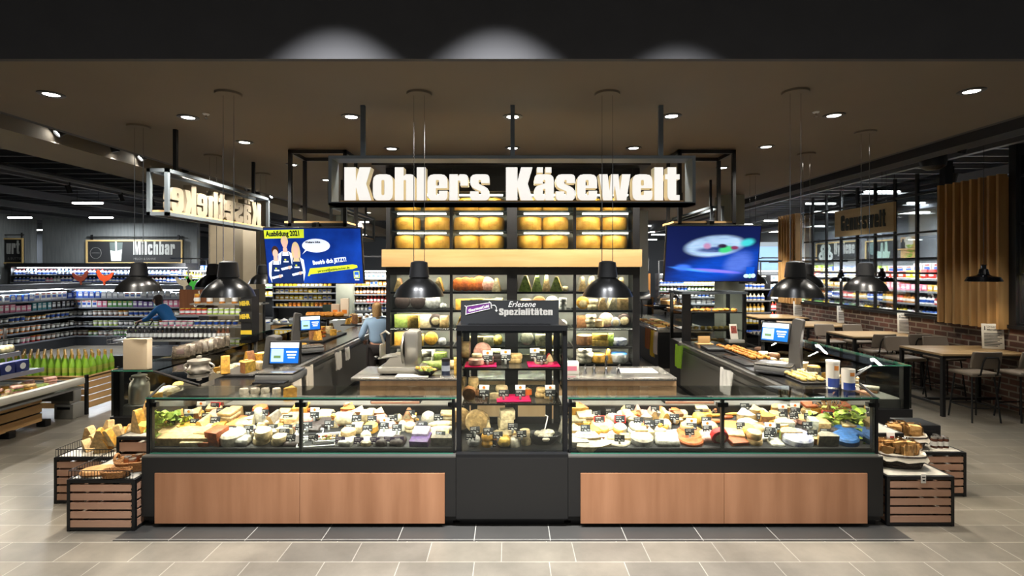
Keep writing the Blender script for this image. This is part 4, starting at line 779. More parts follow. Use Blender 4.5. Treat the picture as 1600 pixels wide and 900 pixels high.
tags('left', [(267, 659, 'b'), (294, 652, 'o'), (313, 639, 'o'), (335, 634, 'r'), (344, 643, 'b'), (321, 651, 'b'), (303, 660, 'b'), (336, 657, 'b'), (389, 648, 'b'), (412, 645, 'b'), (449, 654, 'b'), (361, 672, 'b'), (388, 671, 'b'), (426, 669, 'b'), (449, 669, 'b'), (404, 676, 'v'), (444, 676, 'b'), (454, 685, 'b'),
 (491, 649, 'o'), (524, 649, 'b'), (557, 654, 'b'), (581, 655, 'b'), (614, 653, 'b'), (641, 646, 'b'), (685, 652, 'b'), (480, 665, 'b'), (514, 663, 'b'), (547, 669, 'b'), (574, 670, 'b'), (600, 666, 'o'), (620, 669, 'b'), (660, 665, 'b'), (688, 680, 'b'), (489, 685, 'b'), (531, 689, 'v'), (560, 690, 'v'), (585, 690, 'v'), (607, 689, 'v'), (623, 689, 'v'), (468, 668, 'b')], 'the corner post')
tags('right', [(932, 647, 'b'), (953, 643, 'b'), (937, 656, 'r'), (969, 655, 'r'), (998, 658, 'b'), (1014, 662, 'b'), (1030, 661, 'b'), (1024, 640, 'b'), (915, 670, 'b'), (968, 686, 'b'), (1054, 652, 'b'), (1092, 645, 'b'), (1081, 667, 'o'), (1078, 676, 'b'), (1104, 657, 'b'), (1106, 671, 'o'), (1190, 651, 'b'),
 (1164, 635, 'b'), (1158, 666, 'b'), (1277, 632, 'o'), (1241, 650, 'b'), (1225, 651, 'b'), (1264, 651, 'b'), (1204, 674, 'o'), (1212, 668, 'b'), (1294, 648, 'r'), (1290, 676, 'b'), (1270, 678, 'b'), (1262, 665, 'b'), (1333, 655, 'b'), (1243, 642, 'o'), (1224, 644, 'o'), (984, 637, 'b'), (1202, 679, 'b')], 'the vitrine')
# ------------------------------------------------------------------ inside the vitrine
def vit(kind, c1, c2, x, y, w, h, Y, lab, z=None, d=None):
    p = at(x, y, Y);
    if z is not None: p.z = z
    k = Y / F; return cheese(kind, c1, c2, w * k, h * k, d or min(.14, w * k), p, R.uniform(-.1, .1), lab, 'cheeses in the tall vitrine')
Z1, Z2, Z3 = 1.426, 1.101, .668
for x, z, w_, dz, lb in ((752, Z1, .30, .0, 'magenta board on the upper vitrine shelf, left half'), (848, Z1, .30, 0, 'magenta board on the upper vitrine shelf, right half'), (802, Z2, .32, 0, 'magenta board on the middle vitrine shelf')):
    p = at(x, 500, 4.98); ONE('serving_board', MB().rbox(w_, .28, .01, .003), MAGENTA, lb, 'board', (p.x, 4.92, z + .001), .03, 'magenta boards in the vitrine')
TB = Z1 + .012
vit('wheel', 'pink', 'pink', 744, 0, 24, 11, 4.86, 'small pink rind cheese at the front of the upper vitrine shelf', TB)
vit('wheel', 'ivory', 'ivory', 745, 0, 16, 6, 4.86, 'small ivory cheese lying on the pink one in the vitrine', TB + .072)
vit('disc', 'pink', 'pink', 754, 0, 30, 28, 5.05, 'round pink cheese leaning upright on the upper vitrine shelf', TB)
vit('block', 'pink', 'ivory', 764, 0, 14, 10, 4.95, 'pink cheese block behind a price tag on the upper vitrine shelf', TB)
vit('log', 'pink', 'cream', 726, 0, 18, 26, 5.3, 'large pink striped cheese drum at the left of the upper vitrine shelf', Z1)
vit('blocks', 'dark', 'cream', 776, 0, 18, 14, 5.05, 'small dark boxes of cheese in the middle of the upper vitrine shelf', Z1)
vit('blocks', 'cream', 'dark', 806, 0, 18, 14, 5.05, 'cream and black cheese pieces right of the middle, upper vitrine shelf', Z1)
vit('standing', 'ivory', 'red', 858, 0, 14, 12, 5.05, 'ivory cheese wedge with red rind on the right magenta board', TB, .08)
vit('dome', 'pale', 'pale', 846, 0, 20, 8, 4.95, 'pale soft cheese behind a tag on the right magenta board', TB)
vit('disc', 'cream', 'brown', 733, 0, 22, 21, 4.85, 'round cheese box with dark label at the front of the middle shelf', Z2)
vit('stack', 'cream', 'brown', 738, 0, 18, 26, 5.1, 'stack of brown rind cheeses at the left of the middle vitrine shelf', Z2)
vit('log', 'ivory', 'cream', 722, 0, 12, 22, 5.25, 'ivory cheese drum behind the cheese box on the middle shelf', Z2)
vit('wheel', 'brown', 'brown', 752, 0, 20, 10, 5.05, 'small brown cheese behind the first tag of the middle shelf', Z2)
vit('half', 'ivory', 'dark', 773, 0, 16, 9, 4.9, 'dark rind half cheese at the front of the middle shelf', Z2)
vit('stack', 'ivory', 'dark', 785, 0, 20, 15, 5.05, 'two dark rind cheese halves stacked on the middle shelf', Z2)
vit('wedge', 'cream', 'orange', 824, 0, 14, 9, 5.05, 'cream wedge at the edge of the middle magenta board', Z2 + .012)
vit('stack', 'cream', 'ivory', 845, 0, 16, 14, 5.0, 'small cream cheeses at the right of the middle vitrine shelf', Z2)
vit('wedge', 'ivory', 'cream', 857, 0, 14, 8, 4.95, 'ivory wedge at the right end of the middle vitrine shelf', Z2)
vit('disc', 'cream', 'cream', 746, 0, 40, 38, 5.2, 'large round embossed cheese leaning at the back of the vitrine floor', Z3)
vit('standing', 'ivory', 'pale', 763, 0, 14, 26, 5.1, 'upright ivory wedge before the embossed cheese on the vitrine floor', Z3, .1)
vit('disc', 'cream', 'cream', 718, 0, 30, 36, 5.3, 'pale round cheese at the left wall of the vitrine floor', Z3)
vit('blocks', 'pale', 'cream', 791, 0, 24, 42, 5.15, 'tall stack of wrapped cheese in the middle of the vitrine floor', Z3)
vit('pile', 'pale', 'cream', 802, 0, 32, 24, 4.95, 'wrapped cheese pieces in the middle of the vitrine floor', Z3)
vit('packet', 'silver', 'grey', 740, 0, 20, 15, 4.88, 'grey wrapped cheese packet at the front left of the vitrine floor', Z3)
vit('stack', 'golden', 'cream', 764, 0, 22, 18, 4.86, 'round cheese tied in yellow wrapping on the vitrine floor', Z3)
vit('packet', 'yellow', 'cream', 788, 0, 20, 16, 4.86, 'yellow bagged cheese at the front of the vitrine floor', Z3)
vit('dome', 'white', 'white', 804, 0, 17, 16, 4.86, 'white ball of cheese at the front of the vitrine floor', Z3)
vit('stack', 'ivory', 'pale', 821, 0, 18, 24, 4.9, 'stack of ivory cheeses before the dark bowl in the vitrine', Z3)
vit('wedge', 'pale', 'brown', 776, 0, 18, 15, 5.0, 'brown rind wedge behind the yellow wrapped cheese, vitrine floor', Z3)
p = at(848, 0, 4.95); s = TH('cheese_bowl', 'dark oval bowl of white curd with a spoon in the vitrine', 'bowl', (p.x, 4.95, Z3)); M_ = Matrix.Diagonal((1.35, .8, 1, 1))
PT('bowl', MB().lathe([(0, 0), (.08, 0), (.11, .04), (.135, .09), (.13, .092), (.1, .045), (0, .01)], 28, 0, M_), DARK, s)
mb = MB()
for k in range(12): mb.rbox(.08, .07, .04, .018, 0, Mx((R.gauss(0, .06), R.gauss(0, .035), R.uniform(.045, .075)), R.random() * 6), jit=.003)
PT('curd', mb, cm('white'), s); PT('spoon', MB().tube([(.02, .05, .1), (.05, .09, .2), (.055, .09, .23), (.03, .08, .245)], .006, 6), WHITE, s)
p = at(872, 0, 5.0); ONE('picture_card', MB().rbox(.004, .12, .27, .001, 0, Mx((0, 0, 0), .25, 0, .28)), mat('photo_card', (190, 180, 160), .5, noise=.6, scale=18), 'leaning photo card at the right wall of the vitrine', 'card', (p.x, 5.0, Z3))
for x, z, Y, k, lb in ((762, Z1, 4.85, 'o', 'price tag with an orange sun beside the pink cheese, upper vitrine shelf'), (790, Z1, 4.9, 'o', 'price tag with an orange sun in the middle of the upper vitrine shelf'), (836, Z1, 5.0, 'o', 'price tag with an orange sun behind the black tag, upper vitrine shelf'), (846, Z1, 4.86, 'b', 'black price tag on the right magenta board in the vitrine'),
                       (756, Z2, 4.84, 'o', 'price tag with an orange sun beside the labelled cheese box, middle shelf'), (787, Z2, 4.84, 'b', 'black price tag before the dark rind halves, middle vitrine shelf'), (813, Z2, 4.84, 'o', 'price tag with an orange sun on the middle magenta board'), (860, Z2, 4.84, 'o', 'price tag with an orange sun at the right end, middle vitrine shelf')):
    dup(TG[k], (at(x, 0, Y).x, Y, z + .012), R.uniform(-.12, .12), lb, 'price tags in the tall vitrine')
for i, (x, y) in enumerate(((742, 673), (763, 675), (735, 684), (778, 681), (801, 668), (815, 679), (768, 694))):
    dup(TG['b'], at(x, y + 9, 4.83), R.uniform(-.2, .2), f'black price tag on the vitrine floor, {ordn(sorted((742, 763, 735, 778, 801, 815, 768)).index(x))} from its left post', 'price tags in the tall vitrine')
for t in TG.values():
    for o in list(t.children) + [t]: bpy.data.objects.remove(o)
# ================================================================== crates beside the cases
def crate(x0, x1, y0, y1, H, label, slat=WSLAT, n=5, top=True):
    s = TH('slatted_crate', label, 'crate', ((x0 + x1) / 2, (y0 + y1) / 2, 0), 0, 'slatted display crates'); t = .028
    mb = MB()
    for x in (x0, x1 - t):
        for y in (y0, y1 - t): mb.box(x, x + t, y, y + t, 0, H)
    for z in (H - .03, 0.0):
        z0, z1 = (z, z + .03) if z else (.01, .03)
        mb.box(x0 + t, x1 - t, y0, y0 + t, z0, z1).box(x0 + t, x1 - t, y1 - t, y1, z0, z1).box(x0, x0 + t, y0 + t, y1 - t, z0, z1).box(x1 - t, x1, y0 + t, y1 - t, z0, z1)
    for k in range(9): mb.box(x1 - t - .006, x1 - t, y0 - .001, y0, .03 + k * H / 9.5, .045 + k * H / 9.5)
    PT('frame', mb, BLK, s, world=True)
    g = (H - .06) / n
    for k in range(n):
        z = .035 + k * g
        PT('slat', MB().box(x0 + t, x1 - t, y0 + .004, y0 + .018, z, z + g * .74), slat, s, world=True)
        for x in (x0 + .004, x1 - .018): PT('slat', MB().box(x, x + .014, y0 + t, y1 - t, z, z + g * .74), slat, s, world=True)
    PT('top', MB().box(x0 + t, x1 - t, y0 + t, y1 - t, H - .02, H + .002), mat('stone_plate', (176, 170, 156), .35, noise=.15, scale=20), s, world=True)
    return s
def wirerim(x0, x1, y0, y1, z, h, label, sides='fl'):
    mb = MB(); r = .004
    def run(a, b):
        a, b = Vector(a), Vector(b); n = int((b - a).length / .028)
        for zz in (0, h): mb.tube([a + Vector((0, 0, zz)), b + Vector((0, 0, zz))], r, 5)
        for i in range(n + 1): p = a.lerp(b, i / n); mb.tube([p, p + Vector((0, 0, h))], .0022, 4)
    P_ = {'f': ((x0, y0, 0), (x1, y0, 0)), 'l': ((x0, y0, 0), (x0, y1, 0)), 'r': ((x1, y0, 0), (x1, y1, 0)), 'b': ((x0, y1, 0), (x1, y1, 0))}
    for s_ in sides: run(*P_[s_])
    for v in range(len(mb.v)): pass
    ox, oy = (x0 + x1) / 2, (y0 + y1) / 2; mb.v = [(a - ox, b - oy, c) for a, b, c in mb.v]
    return ONE('wire_basket', mb, BLK, label, 'rack', (ox, oy, z))
crate(-3.955, -3.345, 4.58, 5.12, .462, 'slatted crate nearest the camera on the left, holding a wicker basket')
wirerim(-3.945, -3.37, 4.59, 5.11, .464, .075, 'black wire rim on the nearest left crate around the wicker basket')
crate(-4.55, -3.965, 5.12, 5.68, .462, 'slatted crate on the far left heaped with cheese wedges')
wirerim(-4.54, -3.98, 5.13, 5.67, .464, .075, 'black wire rim around the heap of cheese wedges on the far left crate', 'flb')
crate(-3.94, -3.36, 5.14, 5.7, .66, 'taller slatted crate behind the left case corner with wrapped wedges on it')
crate(3.45, 4.065, 4.67, 5.24, .455, 'slatted crate nearest the camera on the right, holding a cracker basket')
crate(4.09, 4.72, 5.28, 5.84, .455, 'slatted crate further back on the right with a bread basket and jars')
crate(3.46, 4.06, 5.26, 5.84, .66, 'taller slatted crate behind the right case corner with paper bags on it')
for k in range(16):
    x, y = R.uniform(-4.46, -4.05), R.uniform(5.24, 5.58); z = .465 + (.0 if k < 9 else .07)
    cheese('standing', 'cream' if k % 3 else 'ivory', 'golden' if k % 2 else 'cream', R.uniform(.13, .18), R.uniform(.12, .2), .07, (x, y, z), R.uniform(-.9, .9),
           f'wrapped cream cheese wedge in the heap on the far left crate, {ordn(k)} of the heap', 'wedges on the far left crate', R.uniform(-.3, .3))
for k, (x, y) in enumerate(((-3.82, 5.3), (-3.7, 5.42), (-3.56, 5.27), (-3.48, 5.45), (-3.9, 5.52))):
    cheese('standing', 'cream', 'golden', .17, (.24, .16, .2, .14, .26)[k], .08, (x, y, .663), (-.4, .5, .2, -.3, .8)[k], f'wrapped cheese wedge on the taller left crate, {ordn(k)} counted from the front', 'wedges on the tall left crate', .1)
WICK = mat('wicker', (176, 124, 66), .6, c2=(120, 76, 36), scale=60, bump=.8, stretch=(1, 1, 2.5)); WICKD = mat('dark_wicker', (60, 48, 40), .6, c2=(36, 28, 24), scale=60, bump=.8)
def basket(name, label, loc, rz, w, d, h, m, liner=None, handle=False):
    s = TH(name, label, 'basket', loc, rz); mb = MB(); n = 7
    def ring(k, e=0): return [(w / 2 * k * math.copysign(abs(math.cos(a)) ** .6, math.cos(a)), d / 2 * k * math.copysign(abs(math.sin(a)) ** .6, math.sin(a))) for a in [2 * PI * i / 28 for i in range(28)]]
    for j in range(n): k = .8 + .2 * j / (n - 1); mb.tube([(x, y, .012 + (h - .02) * j / (n - 1)) for x, y in ring(k)], h / n * .56, 6, 0, True)
    for i in range(28): a = ring(.8)[i]; b = ring(1.02)[i]; mb.tube([(a[0], a[1], .01), (b[0], b[1], h)], .006, 5)
    mb.add([(x, y, .012) for x, y in ring(.8)], [tuple(range(28))])
    PT('weave', mb, m, s)
    if liner:
        l = MB(); r1, r2, r0 = ring(.98), ring(1.12), ring(.78); o = [(x, y, h + .012 + .008 * math.sin(i * 1.7)) for i, (x, y) in enumerate(r1)] + [(x, y, h * .62 + .012 * math.sin(i * 2.3)) for i, (x, y) in enumerate(r2)] + [(x, y, h * .45) for x, y in r0]
        l.add(o, [(i, (i + 1) % 28, 28 + (i + 1) % 28, 28 + i) for i in range(28)] + [(i, 56 + i, 56 + (i + 1) % 28, (i + 1) % 28) for i in range(28)] + [tuple(range(56, 84))]); PT('liner', l, mat('linen', (214, 204, 184), .8, bump=.2, scale=80), s)
    if handle:
        for sx in (-1, 1): PT('handle', MB().tube([(sx * w * .5, d * .2 * math.cos(a), h + .05 * math.sin(a)) for a in [PI * i / 8 for i in range(9)]], .012, 7), m, s)
    return s
bs = basket('wicker_basket', 'brown wicker basket with jars on the nearest left crate', (-3.5, 4.83, .466), .25, .34, .24, .1, WICK, None, True)
basket('wicker_basket', 'low brown wicker tray in front of the jar basket on the nearest left crate', (-3.55, 4.63, .466), .1, .24, .12, .07, WICK)
for k, (x, y) in enumerate(((-3.6, 4.84), (-3.52, 4.79), (-3.45, 4.87), (-3.42, 4.8), (-3.54, 4.9))):
    s = TH('spread_jar', f'small jar of spread in the brown wicker basket, {ordn(sorted((-3.6, -3.52, -3.45, -3.42, -3.54)).index(x))} from its left end', 'jar', (x, y, .482), 0, 'jars in the wicker basket')
    PT('jar', MB().lathe([(0, 0), (.032, 0), (.034, .02), (.034, .07), (.028, .08)], 16), mat('chutney', (130, 70, 36), .2), s); PT('lid', MB().lathe([(.031, .078), (.031, .095), (0, .096)], 16), STEEL, s)
s = TH('bread_loaf', 'flat round bread on the nearest left crate behind the wire rim', 'bread', (-3.78, 4.72, .466), .3); PT('crust', MB().lathe([(0, 0), (.12, 0), (.135, .02), (.12, .045), (0, .055)], 24, 0, Matrix.Diagonal((1.1, .8, 1, 1))), mat('bread_crust', (190, 140, 84), .7, c2=(140, 92, 48), scale=12, bump=.4), s)
# right hand baskets of crackers in clear bags
CRK = mat('cracker', (232, 184, 116), .7, c2=(206, 146, 80), scale=30, bump=.3)
for i, (p, lb, where) in enumerate(((Vector((3.76, 4.95, .458)), 'dark basket with linen liner full of crackers, on the nearest right crate', 'nearest right basket'), (Vector((4.22, 5.5, .458)), 'dark basket with linen liner full of bagged bread, on the back right crate', 'back right basket'))):
    basket('cracker_basket', lb, p, -.15, .42, .3, .13, WICKD, True)
    for k in range(7):
        s = TH('cracker_bag', f'clear bag of golden crackers in the {where}, {ordn(k)} counted from its left', 'snack bag', p + Vector((-.15 + .05 * k, R.uniform(-.06, .06), .085 + .03 * (k % 2))), R.uniform(-.6, .6), 'bagged crackers in the right baskets'); s.rotation_euler[1] = R.uniform(-.3, .3)
        for q in range(4): PT('cracker', MB().rbox(R.uniform(.09, .12), .014, .1, .005, 0, Mx((0, -.035 + q * .024, R.uniform(0, .02)), 0, R.uniform(-.25, .25), R.uniform(-.2, .2)), jit=.003), CRK, s)
        PT('wrapper', MB().rbox(.14, .11, .14, .03, 0, Mx((0, 0, -.005)), jit=.006), glass('cellophane', (.97, .97, .95), .8), s)
t = TH('price_label', 'small white price label hanging at the front edge of the nearest right crate', 'price tag', (3.77, 4.655, .4)); PT('card', MB().rbox(.045, .004, .085, .001), PAPER, t); PT('lettering', MB().box(-.015, .015, -.0045, -.004, .05, .06).box(-.01, .01, -.0045, -.004, .02, .032), CH1, t)
for k, x in enumerate((4.5, 4.56, 4.62, 4.58)):
    s = TH('spread_jar', f'dark jar with cream label on the back right crate, {ordn((0, 1, 3, 2)[k])} from the basket', 'jar', (x, 5.42 + (.07 if k == 3 else 0), .458), 0, 'dark jars on the back right crate')
    PT('jar', MB().lathe([(0, 0), (.031, 0), (.031, .09), (.026, .1)], 16), mat('dark_chutney', (70, 40, 26), .2), s); PT('label', MB().lathe([(.0315, .025), (.0315, .07)], 16), PAPER, s); PT('lid', MB().lathe([(.029, .098), (.029, .115), (0, .116)], 16), STEEL, s)
for k in range(3):
    s = TH('paper_bag', f'brown paper bag standing on the taller right crate, {ordn(k)} from the glass case', 'bag', (3.56 + .14 * k, 5.5 + .03 * k, .663), .1, 'brown paper bags'); PT('bag', MB().rbox(.115, .09, .36, .012, jit=.003), mat('kraft_paper', (158, 116, 84), .8, bump=.2), s); PT('label', MB().box(-.035, .035, -.048, -.046, .12, .2), mat('bag_label', (196, 150, 120), .7), s)
for k in range(3):
    s = TH('gift_box', f'long narrow patterned box leaning by the right case corner, {ordn(k)} from the glass', 'box', (3.5 + .075 * k, 5.02 + .05 * k, .46 if k else .46), 0, 'leaning patterned boxes'); s.rotation_euler = (0, -.16 - .03 * k, 0)
    PT('box', MB().rbox(.05, .1, .52, .004), mat('gift_pattern', (196, 150, 120), .6, c2=(150, 70, 56), scale=40), s); PT('cap', MB().rbox(.052, .102, .06, .004, 0, Mx((0, 0, .47))), mat('gift_cap', (206, 180, 150), .6), s)
s = TH('card_holder', 'small black stand with a white card and red mark by the right case', 'stand', (3.78, 5.1, .46)); PT('base', MB().rbox(.1, .08, .16, .01), BLK, s); PT('card', MB().rbox(.08, .005, .11, .002, 0, Mx((0, -.045, .16), 0, -.15)), PAPER, s); PT('emblem', MB().box(-.02, .02, -.052, -.05, .2, .24), cm('red'), s)
ONE('display_box', MB().rbox(.34, .3, .2, .01).box(-.15, .15, -.152, -.15, .05, .15), BLK, 'black open display box behind the back right bread basket', 'box', (4.3, 5.95, .46) if 0 else (4.5, 5.68, .458))

# ================================================================== stainless island between the cases and the cheese wall
s = TH('steel_worktable', 'long stainless steel worktable in the middle with wooden front', 'table', (.07, 6.97, 0))
PT('worktop', MB().rbox(4.2, .78, .045, .012, 0, Mx((.065 - .07 + .0, 0, .905))), STEEL, s)
PT('front_panel', MB().box(-2.0, 2.1, -.34, -.32, .08, .9), woodmat('table_panel', (206, 170, 130), (180, 144, 106), 2), s); PT('carcass', MB().box(-2.0, 2.1, -.32, .35, .0, .9), BLKL, s)
s = TH('meat_slicer', 'grey cast meat slicer standing on the steel worktable', 'slicer', (-1.42, 6.9, .95)); AL = mat('cast_aluminium', (196, 192, 182), .28, metal=.8)
PT('base', MB().rbox(.62, .36, .09, .03, 0, Mx((0, 0, .015))).prism([[(-.26, 0), (.1, 0), (.02, .16), (-.12, .16)]], .26, 0, Mx((0, .13, .1)) @ UP), AL, s)
PT('motor_housing', MB().rbox(.2, .3, .5, .05, 0, Mx((.13, 0, .08))), AL, s); PT('blade', MB().lathe([(0, 0), (.19, .0), (.2, .006), (.19, .012), (0, .012)], 32, 0, Mx((.0, 0, .33), 0, 0, PI / 2)), CHROME, s)
PT('blade_guard', MB().tube([(.02, .21 * math.cos(a), .33 + .21 * math.sin(a)) for a in [2 * PI * i / 28 for i in range(28)]], .014, 6, 0, True), AL, s); PT('carriage', MB().rbox(.26, .28, .02, .008, 0, Mx((-.18, 0, .22), 0, 0, -.15)).rbox(.02, .28, .18, .008, 0, Mx((-.28, 0, .22))), AL, s)
PT('pusher_arm', MB().tube([(-.26, 0, .38), (-.3, 0, .52), (-.24, 0, .56), (-.19, 0, .52)], .018, 8), AL, s); PT('knob', MB().lathe([(0, 0), (.03, 0), (.035, .03), (0, .05)], 14, 0, Mx((-.34, -.1, .2))), BLK, s)
for x in (-.25, .25): PT('foot', MB().lathe([(.02, 0), (.026, .02), (0, .02)], 10, 0, Mx((x, -.1, 0))).lathe([(.02, 0), (.026, .02), (0, .02)], 10, 0, Mx((x, .1, 0))), BLK, s)
s = TH('serving_bowl', 'dark bowl of yellow cheese cubes beside the meat slicer', 'bowl', (-1.08, 6.72, .95)); PT('bowl', MB().lathe([(0, 0), (.07, 0), (.14, .07), (.16, .085), (.13, .07), (0, .012)], 24), DARK, s)
mb = MB()
for k in range(18): mb.rbox(.05, .045, .04, .006, k % 2, Mx((R.gauss(0, .05), R.gauss(0, .04), R.uniform(.05, .09)), R.random() * 6, .3))
PT('filling', mb, [cm('yellow'), cm('green')], s)
s = TH('spice_canister', 'dark blue round canister on the steel worktable by the vitrine', 'canister', (-.83, 6.75, .95)); PT('body', MB().lathe([(0, 0), (.055, 0), (.055, .19), (0, .19)], 20), mat('navy_tin', (40, 46, 66), .3), s); PT('lid', MB().lathe([(.057, .185), (.057, .22), (0, .225)], 20), BLK, s); PT('label', MB().lathe([(.056, .06), (.056, .13)], 20), mat('pale_label', (150, 158, 170), .5), s)
cheese('block', 'yellow', 'yellow', .12, .22, .12, (-.67, 6.8, .95), .1, 'tall yellow cheese block on the steel worktable by the canister', 'cheeses on the steel worktable')
for k, (x, w_) in enumerate(((-1.12, .2), (-.93, .16), (-1.02, .22), (-.8, .18))): cheese('packet', 'ivory' if k % 2 else 'green', 'ivory', w_, .12, .14, (x, 7.12 + .05 * (k % 2), .95), .2, f'wrapped cheese piece at the back of the worktable, {ordn((0, 2, 1, 3)[k])} from the slicer', 'cheeses on the steel worktable')
ONE('paper_sheets', MB().rbox(.42, .22, .02, .004), PAPER, 'white paper sheets in front of the slicer on the worktable', 'paper', (-1.25, 6.68, .95))
ONE('cutting_board', MB().rbox(.5, .3, .015, .004), WHITE, 'white cutting board at the right end of the steel worktable', 'board', (1.75, 7.0, .95))
for k, x in enumerate((1.02, 1.14, 1.3, 1.47)):
    s = TH('tap_fitting', f'chrome tap fitting on the steel worktable, {ordn(k)} from the vitrine', 'tap', (x, 6.85, .95), 0, 'chrome tap fittings')
    PT('base', MB().lathe([(.03, 0), (.025, .02), (.018, .03), (.018, .1), (0, .105)], 14), CHROME, s); PT('spout' if k == 2 else 'handle', MB().tube([(0, 0, .1), (0, 0, .2), (0, -.05, .24), (0, -.1, .2)], .014, 8) if k == 2 else MB().tube([(0, 0, .1), (.0, -.06, .13)], .01, 7), CHROME, s)
s = TH('carton_box', 'white and pink carton at the left of the tap fittings', 'box', (.83, 6.85, .95)); PT('box', MB().rbox(.2, .14, .16, .006), PAPER, s); PT('label', MB().box(-.07, .07, -.072, -.07, .05, .11), mat('pink_print', (214, 120, 140), .6), s)
for i, (x0, x1) in enumerate(((508, 620), (1012, 1120))):
    pass
# slicing boards on the staff side of the two cases
for x0, x1, lb in ((580, 658, 'dark slicing tray on the staff worktop of the left case'), (1036, 1114, 'dark slicing tray on the staff worktop of the right case')):
    a, b = at(x0, 629, 5.55), at(x1, 629, 5.55); s = TH('slicing_tray', lb, 'tray', ((a.x + b.x) / 2, 5.62, .9)); W = b.x - a.x
    PT('tray', MB().rbox(W, .22, .03, .006), DARK, s); PT('edge', MB().rbox(W * .96, .02, .025, .004, 0, Mx((0, -.118, .0))), mat('copper_edge', (176, 128, 104), .35, metal=.4), s)
# ================================================================== the cheese wall
YC, CX0, CX1 = 7.6, -1.82, 1.94
s = TH('cheese_cabinet', 'large black framed glass cheese wall with a light oak band across', 'display cabinet', (.06, 7.9, 0))
mb = MB().box(CX0, CX1, 8.18, 8.22, .0, 3.86); PT('back_panel', mb, mat('cabinet_back', (150, 148, 138), .6), s, world=True)
PT('base', MB().box(CX0, CX1, YC, 8.2, 0, .86), BLKL, s, world=True)
zb0, zb1 = at(0, 417, YC).z, at(0, 390, YC).z
PT('oak_band', MB().box(CX0 - .05, CX1 + .02, YC - .07, YC, zb0, zb1), WBEAM, s, world=True)
fr = MB().box(CX0, CX1, YC - .02, 8.2, zb0 - .12, zb0).box(CX0, CX1, YC, 8.2, zb0, zb1).box(CX0, CX1, YC, 8.2, 3.5, 3.86)
bays = [(CX0 + .06, at(705, 0, YC).x - .02), (at(705, 0, YC).x + .02, at(792, 0, YC).x), (at(808, 0, YC).x, at(898, 0, YC).x - .02), (at(898, 0, YC).x + .02, CX1 - .1)]
for x0, x1, d_ in ((CX0, CX0 + .06, .08), (bays[0][1], bays[1][0], .05), (bays[1][1], bays[2][0], .08), (bays[2][1], bays[3][0], .05), (CX1 - .1, CX1, .08)): fr.box(x0, x1, YC - .01, YC + d_, .86, 3.86)
PT('frame', fr, BLK, s, world=True)
for x in (CX0, CX1 - .03, (bays[1][1] + bays[2][0]) / 2 - .02): PT('side_panel', MB().box(x, x + .03, YC + .08, 8.18, .86, 3.5), mat('cabinet_side', (70, 70, 70), .4) if x == bays else BLK, s, world=True)
SHZ = [(456, 'top'), (485, 'second'), (513.5, 'third'), (542, 'fourth')]; shelfz = [at(0, y, YC).z for y, _ in SHZ] + [.93]
for (x0, x1) in bays:
    for z in shelfz: PT('shelf', MB().box(x0, x1, YC + .02, 8.16, z - .03, z), BLK, s, world=True)
    for z in (2.65, 2.93, 3.22): PT('shelf', MB().box(x0, x1, YC + .04, 8.16, z - .02, z), ANTH, s, world=True)
    for z in (2.9, 3.19, 3.47): PT('led_tube', MB().box(x0 + .1, x1 - .06, YC + .03, YC + .055, z - .03, z - .008), LED, s, world=True)
    PT('glass_pane', MB().box(x0, x1, YC, YC + .006, .9, zb0 - .12), GLASS, s, world=True); PT('glass_pane', MB().box(x0, x1, YC, YC + .006, zb1, 3.5), GLASS, s, world=True)
    xm = (x0 + x1) / 2 - .06
    for z in [zb0 - .13] + [q - .035 for q in shelfz[:-1]]: area(s, 9, x1 - x0 - .1, .03, (xm, YC + .06 - 7.9, z), (math.radians(25), 0, 0), (1, .93, .8))
    for z in (2.9, 3.19, 3.47): area(s, 4, x1 - x0 - .15, .03, (xm, YC + .042 - 7.9, z - .035), (math.radians(38), 0, 0), (1, .9, .7))
s2_ = PT('cornice', MB().box(CX0 - .15, CX1 + .1, YC - .25, 8.2, 3.84, 3.88), BLK, s, world=True)
# wheels of hard cheese behind the upper panes
PARM = mat('hard_cheese_rind', (214, 166, 66), .5, c2=(190, 134, 40), scale=9, bump=.06); PMARK = mat('rind_print', (150, 104, 40), .6)
def parm():
    t = TH('hard_cheese', '', 'cheese', (0, 0, -50)); PT('rind', MB().lathe([(0, 0), (.17, 0), (.192, .012), (.2, .05), (.203, .105), (.2, .16), (.192, .198), (.17, .21), (0, .21)], 36), PARM, t)
    mb = MB(); n = 14
    for j in range(n):
        a = -PI / 2 - .12 + .24 * j / (n - 1)
    for rr_ in (.035, .026): mb.tube([(.2045 * math.cos(-PI / 2 + rr_ * 1.6 * math.cos(q) / .2), .2045 * math.sin(-PI / 2 + rr_ * 1.6 * math.cos(q) / .2), .105 + rr_ * .8 * math.sin(q)) for q in [2 * PI * i / 16 for i in range(16)]], .0015, 4, 0, True)
    for k in range(22): a = -PI * .93 + k * PI * .86 / 21; mb.tube([(.2042 * math.cos(a), .2042 * math.sin(a), .04), (.2055 * math.cos(a), .2055 * math.sin(a), .105), (.2042 * math.cos(a), .2042 * math.sin(a), .17)], .0012, 4)
    PT('rind_print', mb, PMARK, t); return t
PW = parm(); bn = ['first', 'second', 'third', 'last']
for i, (x0, x1) in enumerate(bays):
    for j, z in enumerate((2.652, 2.932, 3.222)):
        for k in range(2):
            x = x0 + .19 + (x1 - x0 - .43) * k + (.03 if i == 3 else 0)
            dup(PW, (x, YC + .35, z), R.uniform(-.5, .5), f'yellow hard cheese wheel, {("lower", "middle", "upper")[j]} row above the oak band, {ordn(i * 2 + k)} from the left', 'hard cheese wheels above the oak band')
for o in list(PW.children) + [PW]: bpy.data.objects.remove(o)
